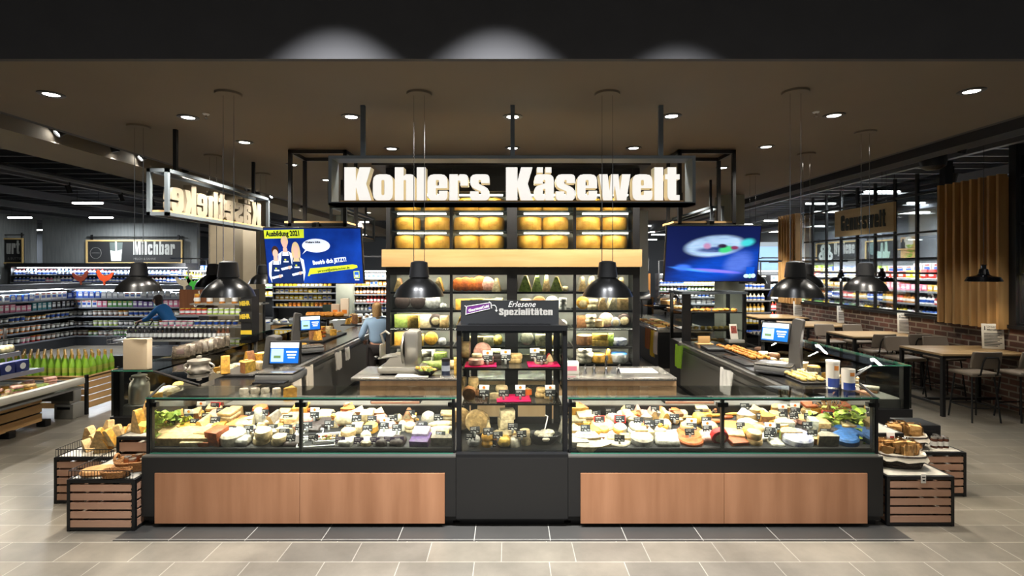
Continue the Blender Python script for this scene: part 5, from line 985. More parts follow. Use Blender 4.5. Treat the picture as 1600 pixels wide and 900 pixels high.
# cheeses on the lower shelves: bay, shelf, kinds from the left
def wall(bay, sh, items):
    x0, x1 = bays[bay]; z = shelfz[sh]; tw = sum(i[2] for i in items); gap = (x1 - x0 - .1 - tw) / max(1, len(items)); x = x0 + .03
    for n, it in enumerate(items):
        kind, c1, w_, h_ = it[:4]; c2 = it[4] if len(it) > 4 else c1
        cheese(kind, c1, c2, w_, h_, min(.2, max(.1, w_)), (x + w_ / 2, YC + .06 + (w_ / 2 if kind in ('wheel', 'stack', 'dome') else .08), z), 0 if kind in ('disc', 'half') else R.uniform(-.15, .15),
               f'{colour(c1)} {CW[kind]}, cheese wall {("top", "second", "third", "fourth", "bottom")[sh]} shelf, {bn[bay]} bay, {ordn(n)} from left', 'cheeses in the cheese wall'); x += w_ + gap
d_ = 'disc'
wall(0, 0, [('standing', 'cream', .15, .2, 'brown'), (d_, 'pale', .2, .2), ('standing', 'ivory', .15, .2), ('standing', 'cream', .16, .21, 'golden')])
wall(1, 0, [(d_, 'rust', .09, .2, 'orange'), (d_, 'pink', .09, .21, 'rust'), (d_, 'rust', .09, .2, 'orange'), (d_, 'pink', .1, .23, 'rust'), (d_, 'rust', .1, .21, 'pink'), ('standing', 'pale', .14, .2, 'golden')])
wall(2, 0, [('standing', 'green', .2, .24, 'cream'), ('standing', 'green', .17, .26, 'pale'), ('standing', 'cream', .14, .26, 'green'), ('standing', 'green', .2, .22, 'yellow'), ('packet', 'pale', .1, .08)])
wall(3, 0, [('standing', 'cream', .14, .22, 'grey'), ('standing', 'ivory', .14, .23), ('standing', 'cream', .14, .22, 'golden'), ('standing', 'ivory', .14, .2), ('standing', 'cream', .14, .21)])
wall(0, 1, [(d_, 'blue', .24, .23, 'dark'), (d_, 'silver', .24, .23, 'dark'), (d_, 'dark', .22, .23, 'silver'), ('packet', 'silver', .1, .1)])
wall(1, 1, [('half', 'golden', .24, .16, 'dark'), ('block', 'yellow', .2, .17, 'blue'), ('block', 'cream', .2, .16, 'silver'), ('block', 'pale', .12, .18)])
wall(2, 1, [('packet', 'cream', .2, .17, 'silver'), (d_, 'cream', .2, .2, 'brown'), (d_, 'white', .18, .2), ('stack', 'silver', .13, .18, 'violet')])
wall(3, 1, [(d_, 'orange', .18, .19, 'golden'), ('stack', 'pale', .16, .16), ('standing', 'cream', .16, .2), ('standing', 'pale', .16, .19), ('wedge', 'cream', .18, .17)])
wall(0, 2, [('half', 'green', .25, .2, 'dark'), ('block', 'yellow', .17, .2, 'dark'), ('half', 'pale', .2, .2, 'dark'), (d_, 'red', .2, .2, 'dark'), ('block', 'cream', .12, .18, 'pink')])
wall(1, 2, [('standing', 'golden', .2, .2, 'yellow'), ('block', 'yellow', .2, .15), ('half', 'cream', .22, .18, 'brown'), ('block', 'pale', .14, .16)])
wall(2, 2, [('block', 'cream', .18, .15), ('standing', 'pale', .16, .2, 'brown'), ('packet', 'yellow', .18, .14), ('packet', 'silver', .16, .12)])
wall(3, 2, [('half', 'brown', .2, .18, 'cream'), ('stack', 'pale', .18, .2), ('wheel', 'brown', .17, .13, 'cream'), (d_, 'red', .22, .22, 'pink'), (d_, 'green', .2, .15, 'silver'), (d_, 'white', .2, .21, 'dark')] [:6])
wall(0, 3, [('half', 'golden', .28, .2, 'orange'), ('block', 'yellow', .17, .17), (d_, 'pale', .22, .2, 'golden'), ('packet', 'silver', .12, .12)])
wall(1, 3, [(d_, 'yellow', .22, .2, 'golden'), ('block', 'cream', .22, .14), ('block', 'pale', .15, .14), ('packet', 'yellow', .14, .16)])
wall(2, 3, [(d_, 'cream', .24, .2, 'grey'), ('blocks', 'pale', .22, .17, 'yellow'), ('packet', 'yellow', .16, .15), ('packet', 'silver', .12, .12)])
wall(3, 3, [('wheel', 'ivory', .24, .17, 'brown'), ('blocks', 'yellow', .26, .18, 'cream'), ('stack', 'green', .1, .19, 'dark'), ('wheel', FLOWER, .24, .11, FLOWER)])
wall(0, 4, [('packet', 'green', .2, .12), ('blocks', 'ivory', .2, .16), ('blocks', 'white', .2, .2), ('block', 'green', .16, .16)])
wall(1, 4, [('blocks', 'white', .22, .18), ('stack', 'dark', .12, .22), ('block', 'yellow', .14, .2), ('blocks', 'pale', .18, .22)])
wall(2, 4, [('packet', 'pale', .2, .12), ('blocks', 'cream', .2, .2), ('block', 'ivory', .18, .2), ('packet', 'silver', .16, .12)])
wall(3, 4, [('stack', 'white', .26, .24), ('wheel', 'golden', .2, .14), ('standing', 'golden', .14, .22), ('wheel', 'blue', .26, .15, 'silver')])
# ================================================================== side counters behind the cases
STONE = mat('black_stone', (34, 33, 33), .22, noise=.2, scale=30); INNER = mat('grey_counter_side', (112, 110, 104), .4, metal=.4)
def sidecounter(label, sg, xi, xo, y0, y1, posts):
    a, b = sorted((xi * sg, xo * sg)); s = TH('service_counter', label, 'counter', ((a + b) / 2, (y0 + y1) / 2, 0)); X = lambda v: v * sg
    def bx(mb, u, v, *r, m=0): p, q = sorted((X(u), X(v))); return mb.box(p, q, *r, m)
    PT('body', bx(MB(), xi + .06, xo - .12, y0 + .1, y1, .0, .62), BLKL, s, world=True)
    PT('inner_panel', bx(bx(MB(), xi + .02, xi + .06, y0 - .3, y1, .1, .9), xi, xi + .06, y0 - .3, y1, .74, .8), INNER, s, world=True)
    PT('rail', bx(MB(), xi - .03, xi + .05, y0 - .5, y1, .88, .93), STEEL, s, world=True)
    PT('worktop', bx(MB(), xi + .05, xi + .7, y0 - .3, y1, .9, .95), STONE, s, world=True)
    PT('deck', bx(MB(), xi + .7, xo - .06, y0 + .05, y1, .6, .74), mat('deck_steel', (120, 118, 112), .35, metal=.5), s, world=True)
    g = bx(MB(), xo - .008, xo, y0, y1, .64, ZT); PT('outer_glass', g, GLASS, s, world=True); PT('end_glass', bx(MB(), xo - .55, xo, y0, y0 + .008, .64, ZT), GLASS, s, world=True)
    PT('top_glass', bx(MB(), xo - .5, xo, y0, y1, ZT, ZT + .01), GLASS, s, world=True); PT('glass_edge', bx(bx(MB(), xo, xo + .003, y0, y1, ZT, ZT + .01), xo - .5, xo, y0 - .003, y0, ZT, ZT + .01), GEDGE, s, world=True)
    cx0 = X(xi + .12); PT('corner_glass', MB().add([(cx0, YG + .5, ZT), (X(xo - .5), y0, ZT), (X(xo - .5), y0 + .5, ZT), (cx0, YG + 1.0, ZT)], [(0, 1, 2, 3)]), GLASS, s, world=True)
    PT('corner_rail', MB().tube([(X(xo - .5), y0, ZT), (X(xi + .12), YG + .55, ZT - .01)], .016, 6), BLK, s, world=True)
    for y in posts:
        t = .035 if y == y0 else .022; PT('post', bx(MB(), xo - .06 - t, xo - .06 + t, y, y + 2 * t, .6, ZT), BLK, s, world=True)
    PT('base_end', bx(MB(), xo - .75, xo, y0 - .02, y0 + .1, 0, .63), BLK, s, world=True)
    for k in range(3): PT('led_profile', bx(MB(), xo - .1, xo - .07, y0 + .1 + k * (y1 - y0) / 3, y0 + (k + 1) * (y1 - y0) / 3, ZT - .03, ZT - .005), BLK, s, world=True); area(s, 14, (y1 - y0) / 3 - .1, .04, (X(xo - .12) - (a + b) / 2, y0 + (k + .5) * (y1 - y0) / 3 - (y0 + y1) / 2, ZT - .04), (0, sg * math.radians(25), PI / 2))
    return s
sidecounter('long glass service counter running back on the left, with cut cheese displays', -1, 3.06, 4.62, 5.95, 13.0, (5.95, 7.6, 9.2, 10.8))
sidecounter('long glass service counter running back on the right, with pastries and a scale', 1, 3.30, 4.93, 6.27, 9.9, (6.27, 8.69, 9.8))
# goods in the glass of both side counters
for sg, xo, ya, yb, side, n in ((-1, 4.62, 6.2, 12.6, 'left', 46), (1, 4.93, 6.5, 9.7, 'right', 16)):
    for k in range(n):
        y = ya + (yb - ya) * (k // 2 + .5) / (n / 2); x = sg * (xo - (.22 if k % 2 else .5)); c = R.choice(['cream', 'ivory', 'yellow', 'pale', 'golden', 'white']); kind = R.choice(['wedge', 'half', 'slabs', 'wheel', 'packet'])
        if side == 'right' and k % 3: c = R.choice(['golden', 'brown', 'pale'])
        cheese(kind, c, R.choice(['cream', 'brown', 'golden', 'grey']), R.uniform(.16, .26), R.uniform(.06, .13), .18, (x, y, .742), R.random() * 3, f"{c} {CW[kind]} inside the {side} service counter, {'outer' if k % 2 else 'inner'} row, {ordn(k // 2)} from the front", f'goods inside the {side} service counter')
# cut cheese displays on the left worktop
TRAYS = [(392, 579, 'front'), (505, 528, 'middle'), (557, 506, 'rear')]
def plate(x, y, w_, d_, label, z=.952, rz=.0):
    p = on(x, y, z); s = TH('display_tray', label, 'tray', p, rz, 'black display trays'); PT('tray', MB().rbox(w_, d_, .03, .008), BLK, s); PT('liner', MB().rbox(w_ * .92, d_ * .92, .006, .002, 0, Mx((0, 0, .03))), mat('tray_liner', (60, 56, 50), .5), s); return p
for x, y, nm in TRAYS:
    p = plate(x, y, .52, .9 if nm != 'middle' else 1.4, f'black tray of cut cheese on the {nm} part of the left counter')
    for k in range(11 if nm == 'middle' else 8):
        kind = ('standing', 'wedge', 'pile', 'block', 'slabs')[k % 5]; c = ('golden', 'cream', 'orange', 'yellow', 'ivory')[(k * 3) % 5]
        cheese(kind, c, 'brown' if k % 2 else 'golden', R.uniform(.12, .2), R.uniform(.1, .24), .1, p + Vector((R.uniform(-.18, .18), -.38 + .8 * k / 8 if nm != 'middle' else -.6 + 1.2 * k / 10, .037)), R.uniform(-1, 1),
               f"{c} {CW[kind]} on the {nm} tray of the left counter, {ordn(k)} from the front", 'cut cheese on the left counter trays')
p = plate(300, 640, .4, .3, 'black tray with foil wrapped rolls by the milk churn', .75) if 0 else None
for k in range(4):
    q = on(385 + 17 * k, 630, .91); cheese('stack', 'white', 'ivory', .1, .12, .1, (-2.95 + .12 * k, 5.7, .9), 0, f'white wrapped cheese rolls on the left case worktop, {ordn(k)} from the churn', 'wrapped rolls on the left worktop')
cheese('wedge', 'yellow', 'golden', .14, .14, .14, (-2.42, 5.68, .9), .3, 'yellow wedge beside the wrapped rolls on the left case worktop', 'cut cheese on the left counter trays')
# milk churns
def churn(p, sc_, label):
    s = TH('milk_churn', label, 'churn', p); k = sc_; AL = mat('old_aluminium', (172, 164, 150), .38, metal=.75, bump=.1, scale=20)
    PT('body', MB().lathe([(0, 0), (.165 * k, 0), (.17 * k, .02 * k), (.17 * k, .34 * k), (.155 * k, .4 * k), (.11 * k, .46 * k), (.105 * k, .5 * k)], 28), AL, s); PT('lid', MB().lathe([(.12 * k, .5 * k), (.13 * k, .515 * k), (.13 * k, .54 * k), (.1 * k, .55 * k), (.03 * k, .56 * k), (.03 * k, .59 * k), (0, .6 * k)], 28), AL, s)
    for sx in (-1, 1): PT('handle', MB().tube([(sx * (.12 + .07 * math.sin(a)) * k, 0, (.41 + .1 * a / PI) * k) for a in [PI * i / 8 for i in range(9)]], .011 * k, 7), AL, s)
p = Vector((-3.72, 6.15, .742)); churn(p, .95, 'grey metal milk churn behind the left end of the left glass case')
churn(Vector((-4.43, 6.14, .742)), .62, 'smaller grey metal milk churn behind the end glass of the left service counter')
# big paper sheet and silver bags on the left counter glass
a = at(196, 580, 6.0); s = TH('paper_bag', 'upright beige paper bag standing on the left counter glass corner', 'bag', (-4.36, 6.02, ZT + .012)); PT('bag', MB().rbox(.28, .1, .36, .008, jit=.003), mat('beige_paper', (206, 186, 156), .8, bump=.15), s)
for k in range(8):
    s = TH('foil_bag', f'shiny foil bag in the row on the left counter glass, {ordn(k)} from the beige bag', 'snack bag', (-4.33, 6.75 + .14 * k, ZT + .012), .4, 'foil bags on the left counter glass'); PT('bag', MB().rbox(.2, .05, .17, .02, jit=.008), mat('dark_foil', (120, 108, 92), .2, metal=.4, noise=.5, scale=30, bump=.5), s); PT('label', MB().rbox(.08, .006, .07, .002, 0, Mx((0, -.028, .05))), mat('dark_label', (70, 50, 44), .5), s); s.rotation_euler[0] = -.35
# weighing scales with touch screens
def scale(loc, rz, k, label, scr_tilt=.15, scr_rz=0, swap=1, low=.37):
    s = TH('weighing_scale', label, 'scale', loc, rz); q = swap; hz = low
    PT('base', MB().rbox(.42 * k, .42 * k, .09 * k, .02 * k), GREYP, s); PT('platter', MB().rbox(.42 * k, .34 * k, .016 * k, .006, 0, Mx((0, -.03 * k, .1 * k))), STEEL, s)
    PT('column', MB().prism([rp([(-.07 * k, 0), (.07 * k, 0), (.06 * k, (hz - .07) * k, .02), (.1 * k, (hz + .25) * k, .03), (-.02 * k, (hz + .27) * k, .03), (-.06 * k, (hz - .07) * k, .03)])], .16 * k, 0, Mx((-.2 * k * q, .25 * k, .05 * k)) @ UP), mat('scale_grey', (76, 74, 72), .4), s)
    d = PT('display', MB().rbox(.36 * k, .04 * k, .27 * k, .012 * k, 0, Mx((.02 * k * q, .03 * k, hz * k), scr_rz, -scr_tilt)), DARK, s); M_ = Mx((.02 * k * q, .03 * k, hz * k), scr_rz, -scr_tilt) @ Mx((0, -.0215 * k, .135 * k))
    mb = MB()
    def r_(x0, x1, z0, z1, d_, m): mb.add([(x0 * k, -d_, z0 * k), (x1 * k, -d_, z0 * k), (x1 * k, -d_, z1 * k), (x0 * k, -d_, z1 * k)], [(0, 1, 2, 3)], m, M_)
    r_(-.16, .16, -.115, .115, .0005, 0); r_(-.16, .16, .055, .115, .001, 1); r_(-.15, -.01, -.1, .045, .001, 2); r_(.02, .14, .0, .02, .001, 1); r_(.03, .13, -.03, -.015, .001, 1); r_(.04, .12, -.06, -.045, .001, 1); r_(-.12, -.04, -.06, -.03, .0015, 3)
    PT('screen', mb, [E('ui_blue', (20, 90, 180), .8), E('ui_white', (214, 224, 232), .8), E('ui_pale', (150, 190, 214), .8), E('ui_green', (90, 120, 80), .7)], s)
    PT('keypad', MB().rbox(.34 * k, .12 * k, .02 * k, .005, 0, Mx((0, -.27 * k, .02 * k))), DARK, s); return s
p = on(448, 606, .97); scale((-2.86, 6.45, .955), .0, 1.12, 'large dark weighing scale with blue touch screen at the front of the left counter', .12, low=.16)
scale((on(505, 545, .95).x - .1, 8.6, .955), .55, .95, 'second dark weighing scale further back on the left counter', .1)
scale((3.62, 6.95, .955), -.7, 1.05, 'dark weighing scale with tilted screen on the right counter', .3, -.1, -1)
for k, (x, y, lb) in enumerate(((3.22, 7.9, 'white cloth'), )): pass
# towels, papers, cloths on the inner sides
def cloth(p, w_, h_, c, label, sg=1):
    mb = MB(); n = 10; vs_ = []
    for j in range(7):
        for i in range(n + 1): u = i / n; vs_.append((sg * (.012 * math.sin(u * 19 + j * .3) + .01 * (j / 6)), (u - .5) * w_ * (1 - .12 * j / 6), -h_ * j / 6 + .01 * math.sin(u * 7)))
    f = [(j * (n + 1) + i, j * (n + 1) + i + 1, (j + 1) * (n + 1) + i + 1, (j + 1) * (n + 1) + i) for j in range(6) for i in range(n)]
    mb.add(vs_, f); o = [(x + sg * .012, y, z) for x, y, z in vs_]; mb.add(o, [q[::-1] for q in f])
    return ONE('hanging_cloth', mb, mat('cloth_%d_%d_%d' % c, c, .9, bump=.2, scale=40), label, 'cloth', p, 0, 'cloths hanging on the counters')
cloth((-2.98, 7.15, .9), .32, .42, (206, 196, 178), 'beige towel hanging behind the front scale on the left counter')
cloth((-2.98, 7.6, .9), .3, .34, (188, 178, 160), 'second beige towel next to the one behind the front scale')
cloth((-2.975, 8.9, .9), .3, .3, (222, 214, 200), 'white papers tucked in the inner side of the left counter')
cloth((-2.975, 9.4, .9), .22, .22, (232, 226, 214), 'small white papers further back on the left counter')
cloth((3.22, 7.55, .86), .42, .36, (222, 220, 212), 'crumpled white cloth hanging on the inner side of the right counter', -1)
cloth((3.22, 9.65, .9), .4, .42, (150, 196, 50), 'lime green bag hanging at the far end of the right counter', -1)
cloth((3.44, 12.6, .88), .5, .5, (146, 84, 40), 'brown cloth hanging on the far counter', -1); cloth((3.44, 12.2, .88), .4, .62, (214, 172, 40), 'yellow cloth hanging on the far counter', -1); cloth((3.44, 11.95, .88), .3, .52, (222, 206, 198), 'pale cloth hanging on the far counter', -1)
# pastries and things on the right counter
for k, (x, y, w_, n, c, lb) in enumerate(((1140, 549, 1.3, 34, 'golden', 'golden pastry'), (1255, 590, .55, 18, 'pale', 'pale savoury snack'))):
    p = on(x, y, .95); p.x = 3.82 if k == 0 else 3.72; p.y = 8.35 if k == 0 else 6.5
    s = TH('display_tray', f'black tray of {lb}s on the right counter', 'tray', p, 0, 'black display trays'); PT('tray', MB().rbox(.34, w_ + .1, .025, .008), BLK, s)
    for j in range(n):
        o = ONE('pastry' if k == 0 else 'snack', MB().rbox(.085, .06, .05, .022, seg=2, jit=.004), mat('pastry_crust_%d' % k, (214, 150, 60) if k == 0 else (214, 190, 120), .6, c2=(176, 104, 36) if k == 0 else (190, 160, 80), scale=12), f"{lb} on the right counter tray, {ordn(j // 3)} row from the front, {('aisle', 'middle', 'glass')[j % 3]} side", 'snack', p + Vector((-.11 + .11 * (j % 3) + R.uniform(-.01, .01), -w_ / 2 + w_ * (j // 3 + .5) / (n / 3), .027)), R.random() * 3, f'{lb}s on the right counter')
ONE('folder', MB().rbox(.4, .5, .04, .008), mat('black_folder', (30, 30, 32), .4), 'flat black folder on the right counter between pastry and rail', 'folder', (3.6, 8.9, .952), -.1)
ONE('black_mat', MB().rbox(.36, .8, .015, .004), DARK, 'long flat black mat behind the scale on the right counter', 'mat', (3.58, 7.75, .952))
ONE('wooden_block', MB().rbox(.3, .16, .02, .004).rbox(.22, .03, .13, .006, 0, Mx((0, 0, .02))), WBEAM, 'small wooden card block at the far end of the right counter', 'stand', (3.62, 9.5, .952))
# two printed tubs
for k, (x, h, lb) in enumerate(((1301, .25, 'taller'), (1313, .2, 'nearer'))):
    s = TH('printed_tub', f'{lb} white and blue printed tub on the corner of the right glass case', 'tub', ((x - VX) * 5.15 / F, 5.15 - .12 * k, ZT + .01), 0, 'printed tubs')
    PT('body', MB().lathe([(0, 0), (.056, 0), (.06, h)], 24), PAPER, s); PT('band', MB().lathe([(.0572, .0), (.0585, h * .35)], 24, a0=-2.9, a1=.2), mat('tub_blue', (30, 60, 140), .4), s); PT('emblem', MB().lathe([(.0602, h * .68), (.0605, h * .86)], 10, a0=-1.9, a1=-1.1), mat('tub_dish', (206, 130, 60), .5), s)
    if k == 0: PT('lid', MB().lathe([(.063, h - .012), (.063, h + .01), (0, h + .012)], 24), WHITE, s)
s = TH('drinking_glass', 'clear glass beaker beside the tubs on the right worktop', 'glass', (3.05, 5.65, .9)); PT('beaker', MB().lathe([(0, .004), (.05, 0), (.06, .15), (.056, .15), (.047, .01), (0, .01)], 20), GLASS, s); PT('water', MB().lathe([(0, .012), (.046, .012), (.05, .08), (0, .08)], 20), GLASSW, s)
# bakery vitrine at the far end of the right counter
s = TH('bakery_vitrine', 'tall black bakery vitrine with shelves at the far end of the right counter', 'display case', (4.0, 10.35, 0)); x0, x1, y0, y1, zt = 3.38, 4.62, 9.95, 10.75, 1.9
PT('base', MB().box(x0, x1, y0, y1, 0, .9), BLKL, s, world=True); PT('roof', MB().box(x0 - .02, x1 + .02, y0 - .02, y1 + .02, zt - .04, zt), ANTH, s, world=True)
for x in (x0, x1 - .06): 
    for y in (y0, y1 - .06): PT('post', MB().box(x, x + .06 + (.1 if x == x0 and y == y0 else 0), y, y + .06, .9, zt), BLK, s, world=True)
for z in (1.15, 1.5): PT('shelf', MB().box(x0 + .06, x1 - .06, y0 + .06, y1 - .06, z - .02, z), DARK, s, world=True)
PT('front_glass', MB().box(x0 + .16, x1 - .06, y0 + .02, y0 + .025, .9, zt - .04), GLASS, s, world=True); area(s, 18, 1, .04, (0, -.3, zt - .06), (.3, 0, 0))
for j, z in enumerate((.902, 1.152, 1.502)):
    for k in range(8): ONE('pastry', MB().rbox(.12, .09, .06, .026, jit=.006), mat('pastry_crust_%d' % (j % 2), (214, 150, 60)), f"{('brown', 'dark', 'golden')[j]} pastry in the bakery vitrine, {('lower', 'middle', 'upper')[j]} shelf, {ordn(k)} from the left", 'pastry', (3.6 + .125 * k, 10.2 + R.uniform(-.05, .05), z), R.random() * 3, 'pastries in the bakery vitrine')
s = TH('leaflet_stand', 'clear leaflet stand at the right corner of the bakery vitrine', 'stand', (4.3, 9.75, .95)); PT('base', MB().rbox(.3, .2, .06, .01), mat('clear_plastic', (200, 200, 196), .15), s); PT('leaflet', MB().rbox(.16, .01, .3, .002, 0, Mx((0, 0, .05), .2, -.2)), PAPER, s); PT('picture', MB().box(-.06, .06, -.012, -.011, .12, .26, 0, Mx((0, 0, .05), .2, -.2)), mat('leaflet_red', (176, 90, 80), .6, noise=.5, scale=20), s)
# far hot counter beyond the gap
s = TH('far_counter', 'dark far counter with food trays beyond the bakery vitrine', 'counter', (4.1, 14, 0)); PT('body', MB().box(3.52, 4.75, 12.05, 16, 0, .86), BLK, s, world=True); PT('worktop', MB().box(3.46, 4.8, 12, 16, .86, .92), STEEL, s, world=True); PT('sneeze_glass', MB().box(4.3, 4.31, 12.1, 16, .92, 1.5), GLASS, s, world=True); PT('glass_shelf', MB().box(3.9, 4.4, 12.1, 16, 1.28, 1.3), GLASS, s, world=True); PT('post', MB().box(4.28, 4.33, 12.1, 12.15, .92, 1.5), BLK, s, world=True); area(s, 40, 3.5, .05, (.1, 0, 1.6), (0, 0, PI / 2))
for k in range(14): ONE('food_tray', MB().rbox(.24, .2, .03, .01).rbox(.2, .16, .05, .02, 1, Mx((0, 0, .02)), jit=.008), [STEEL, mat('hot_food_%d' % (k % 3), ((206, 150, 60), (176, 110, 50), (220, 190, 110))[k % 3], .6, noise=.3, scale=20)], f"{('golden', 'brown', 'pale')[k % 3]} food tray on the far counter, {('aisle', 'glass')[k % 2]} row, {ordn(k // 2)} from its near end", 'food tray', (3.65 + .3 * (k % 2), 12.3 + .27 * (k // 2), .92), 0, 'food trays on the far counter')
s = TH('cake_dome', 'clear cake dome on a dark stand on the far counter', 'cake dome', (4.15, 13.3, 1.305)); PT('stand', MB().lathe([(0, 0), (.12, 0), (.03, .02), (.03, .08), (.32, .1), (.33, .13), (0, .13)], 24), DARK, s); PT('dome', MB().lathe([(.3, .13), (.29, .28), (.2, .37), (0, .4)], 24), mat('cloudy_dome', (200, 205, 205), .1, spec=.8) if 0 else glass('dome_glass', (.85, .87, .87), 3), s); PT('cake', MB().lathe([(0, .13), (.2, .13), (.2, .22), (0, .24)], 20), CRK, s)
s = TH('bread_basket', 'light basket of rolls on the glass shelf of the far counter', 'basket', (4.1, 12.45, 1.305)); PT('basket', MB().lathe([(0, 0), (.22, 0), (.27, .1), (.25, .1), (.2, .02)], 24), WICK, s)
for k in range(6): PT('roll', MB().rbox(.15, .11, .09, .04, 0, Mx((R.uniform(-.13, .13), R.uniform(-.1, .1), .06)), jit=.006), MATS['pastry_crust_1'], s)
s = TH('card_terminal', 'dark card terminal on a post before the wooden column right of the cheese wall', 'terminal', (3.95, 15.2, .92)); PT('post', MB().tube([(0, 0, 0), (0, 0, .55)], .03), DARK, s); PT('terminal', MB().rbox(.5, .2, .3, .03, 0, Mx((0, 0, .5), .2, -.3)), DARK, s)
s = TH('oak_pillar', 'orange oak clad pillar with notices right of the cheese wall', 'pillar', (4.25, 16.3, 0)); s['kind'] = 'structure'; PT('cladding', MB().box(-.26, .26, 0, .3, 0, 2.2), woodmat('orange_oak', (190, 132, 70), (164, 108, 52), 2), s); PT('notice', MB().box(-.12, .16, -.012, 0, 1.55, 1.78), PAPER, s); PT('menu_board', MB().box(-.2, .2, -.02, 0, .75, 1.4), CH1, s)
# ================================================================== bar tables, chairs, window wall on the right
XW = 8.35
BRICK = brickmat('old_brick', (98, 62, 50), (60, 45, 40), (128, 118, 105), (1, 2), 1, .30, .105, .014, .5, .75, .7, .75)
ST('wall_window', MB().box(XW, XW + .25, 6.0, 16.0, 0, 1.36), BRICK)
ST('sill_window', MB().box(XW - .06, XW + .28, 6.0, 16.0, 1.36, 1.42), BLK)
def win(n, ya, yb, bars):
    s = bpy.data.objects.new(f'window_{n}', None); col.objects.link(s); s.location = (XW, (ya + yb) / 2, 1.42); s['kind'] = 'structure'
    mb = MB(); t = .05
    for y in bars: mb.box(XW, XW + t, y - t / 2, y + t / 2, 1.42, 4.3)
    for z in (1.42, 2.24, 3.07, 3.85): mb.box(XW + .005, XW + t - .005, ya, yb, z, z + .04)
    PT('frame', mb, BLK, s, world=True); PT('pane', MB().box(XW + .02, XW + .026, ya, yb, 1.46, 4.2), GLASSW, s, world=True)
win(1, 9.86, 14.5, [9.9 + .6 * k for k in range(8)]); win(2, 6.0, 8.42, [8.4, 7.8, 7.2, 6.6, 6.03])
for y in (9.8, 8.44): ST('trim_3', MB().box(XW - .05, XW + .1, y - .06, y + .06, 1.4, 4.4), BLK)
for i, (ya, yb, n, lb) in enumerate(((8.52, 9.74, 8, 'large panel of upright wooden fins on the window wall behind the nearest table'), (14.55, 15.5, 7, 'narrow panel of upright wooden fins at the far end of the window wall'))):
    s = TH('fin_panel', lb, 'wall panel', (XW, (ya + yb) / 2, 1.34), 0, 'wooden fin panels'); PT('backing', MB().box(XW - .05, XW - .02, ya, yb, 1.34, 3.88), WFIN, s, world=True)
    for k in range(n): y = ya + (yb - ya - .045) * k / (n - 1); PT('fin', MB().box(XW - .2, XW - .05, y, y + .045, 1.34, 3.93), WFIN, s, world=True)
def table(x0, x1, y0, y1, label, H=1.0):
    s = TH('bar_table', label, 'table', ((x0 + x1) / 2, (y0 + y1) / 2, 0), 0, 'oak bar tables'); t = .05
    PT('tabletop', MB().rbox(x1 - x0, y1 - y0, .035, .006, 0, Mx((0, 0, H - .035))), WTAB, s); mb = MB()
    mb.box(x0 + .01, x1 - .01, y0 + .01, y0 + .04, H - .075, H - .035).box(x0 + .01, x1 - .01, y1 - .04, y1 - .01, H - .075, H - .035).box(x0 + .01, x0 + .04, y0, y1, H - .075, H - .035); PT('frame', mb, BLK, s, world=True)
    for x in (x0, x1 - t):
        for y in (y0, y1 - t): PT('leg', MB().box(x, x + t, y, y + t, 0, H - .035), BLK, s, world=True)
    PT('footrest', MB().box(x0 + t, x1 - t, (y0 + y1) / 2 - .02, (y0 + y1) / 2 + .02, .16, .2).box(x0, x0 + .03, y0 + t, y1 - t, .16, .2), BLK, s, world=True)
table(6.88, 8.28, 8.12, 9.02, 'oak bar table with black legs nearest to the camera'); table(6.88, 8.28, 10.2, 11.1, 'oak bar table with black legs, second from the camera'); table(6.9, 8.28, 12.1, 13.2, 'oak bar table with black legs, third from the camera'); table(6.9, 8.28, 14.1, 15.2, 'oak bar table with black legs, farthest from the camera')
def barchair():
    s = TH('bar_chair', '', 'chair', (0, 0, -50), 0, 'taupe bar chairs'); r = .012
    PT('seat', MB().rbox(.46, .44, .06, .028, 0, Mx((0, 0, .70)), seg=3), TAUPE, s)
    mb = MB(); n = 10
    for sgn in (0, 1): pass
    vs_ = []; 
    for j in range(6):
        for i in range(n + 1):
            u = i / n - .5; v = j / 5; ww = .46 - .05 * abs(v - .4); vs_.append((u * ww, -.2 - .05 * v + .05 * (2 * u) ** 2 * .9, .83 + .26 * v))
    f = [(j * (n + 1) + i, j * (n + 1) + i + 1, (j + 1) * (n + 1) + i + 1, (j + 1) * (n + 1) + i) for j in range(5) for i in range(n)]; N = len(vs_)
    bk = [(x, y - .04, z) for x, y, z in vs_]; rim = [i for i in range(n + 1)] + [(n + 1) * j + n for j in range(1, 6)] + [5 * (n + 1) + i for i in range(n - 1, -1, -1)] + [(n + 1) * j for j in range(4, 0, -1)]
    mb.add(vs_ + bk, f + [tuple(i + N for i in q[::-1]) for q in f] + [(rim[i], rim[(i + 1) % len(rim)], rim[(i + 1) % len(rim)] + N, rim[i] + N)[::-1] for i in range(len(rim))])
    b = PT('backrest', mb, TAUPE, s)
    m_ = b.modifiers.new('round', 'BEVEL'); m_.width = .012; m_.segments = 2; m_.limit_method = 'ANGLE'
    PT('back_tube', MB().tube([(-.13, -.14, .69), (-.13, -.25, .74), (-.12, -.29, .95), (-.09, -.298, 1.01), (.09, -.298, 1.01), (.12, -.29, .95), (.13, -.25, .74), (.13, -.14, .69)], r, 8), BLK, s)
    for x in (-1, 1):
        for y in (-1, 1): PT('leg', MB().tube([(x * .17, y * .15, .7), (x * .22, y * .21, 0)], r, 8), BLK, s)
    PT('footrest', MB().tube([(-.205, -.19, .22), (.205, -.19, .22), (.205, .19, .22), (-.205, .19, .22)], .01, 7, 0, True), BLK, s); return s
CHP = barchair()
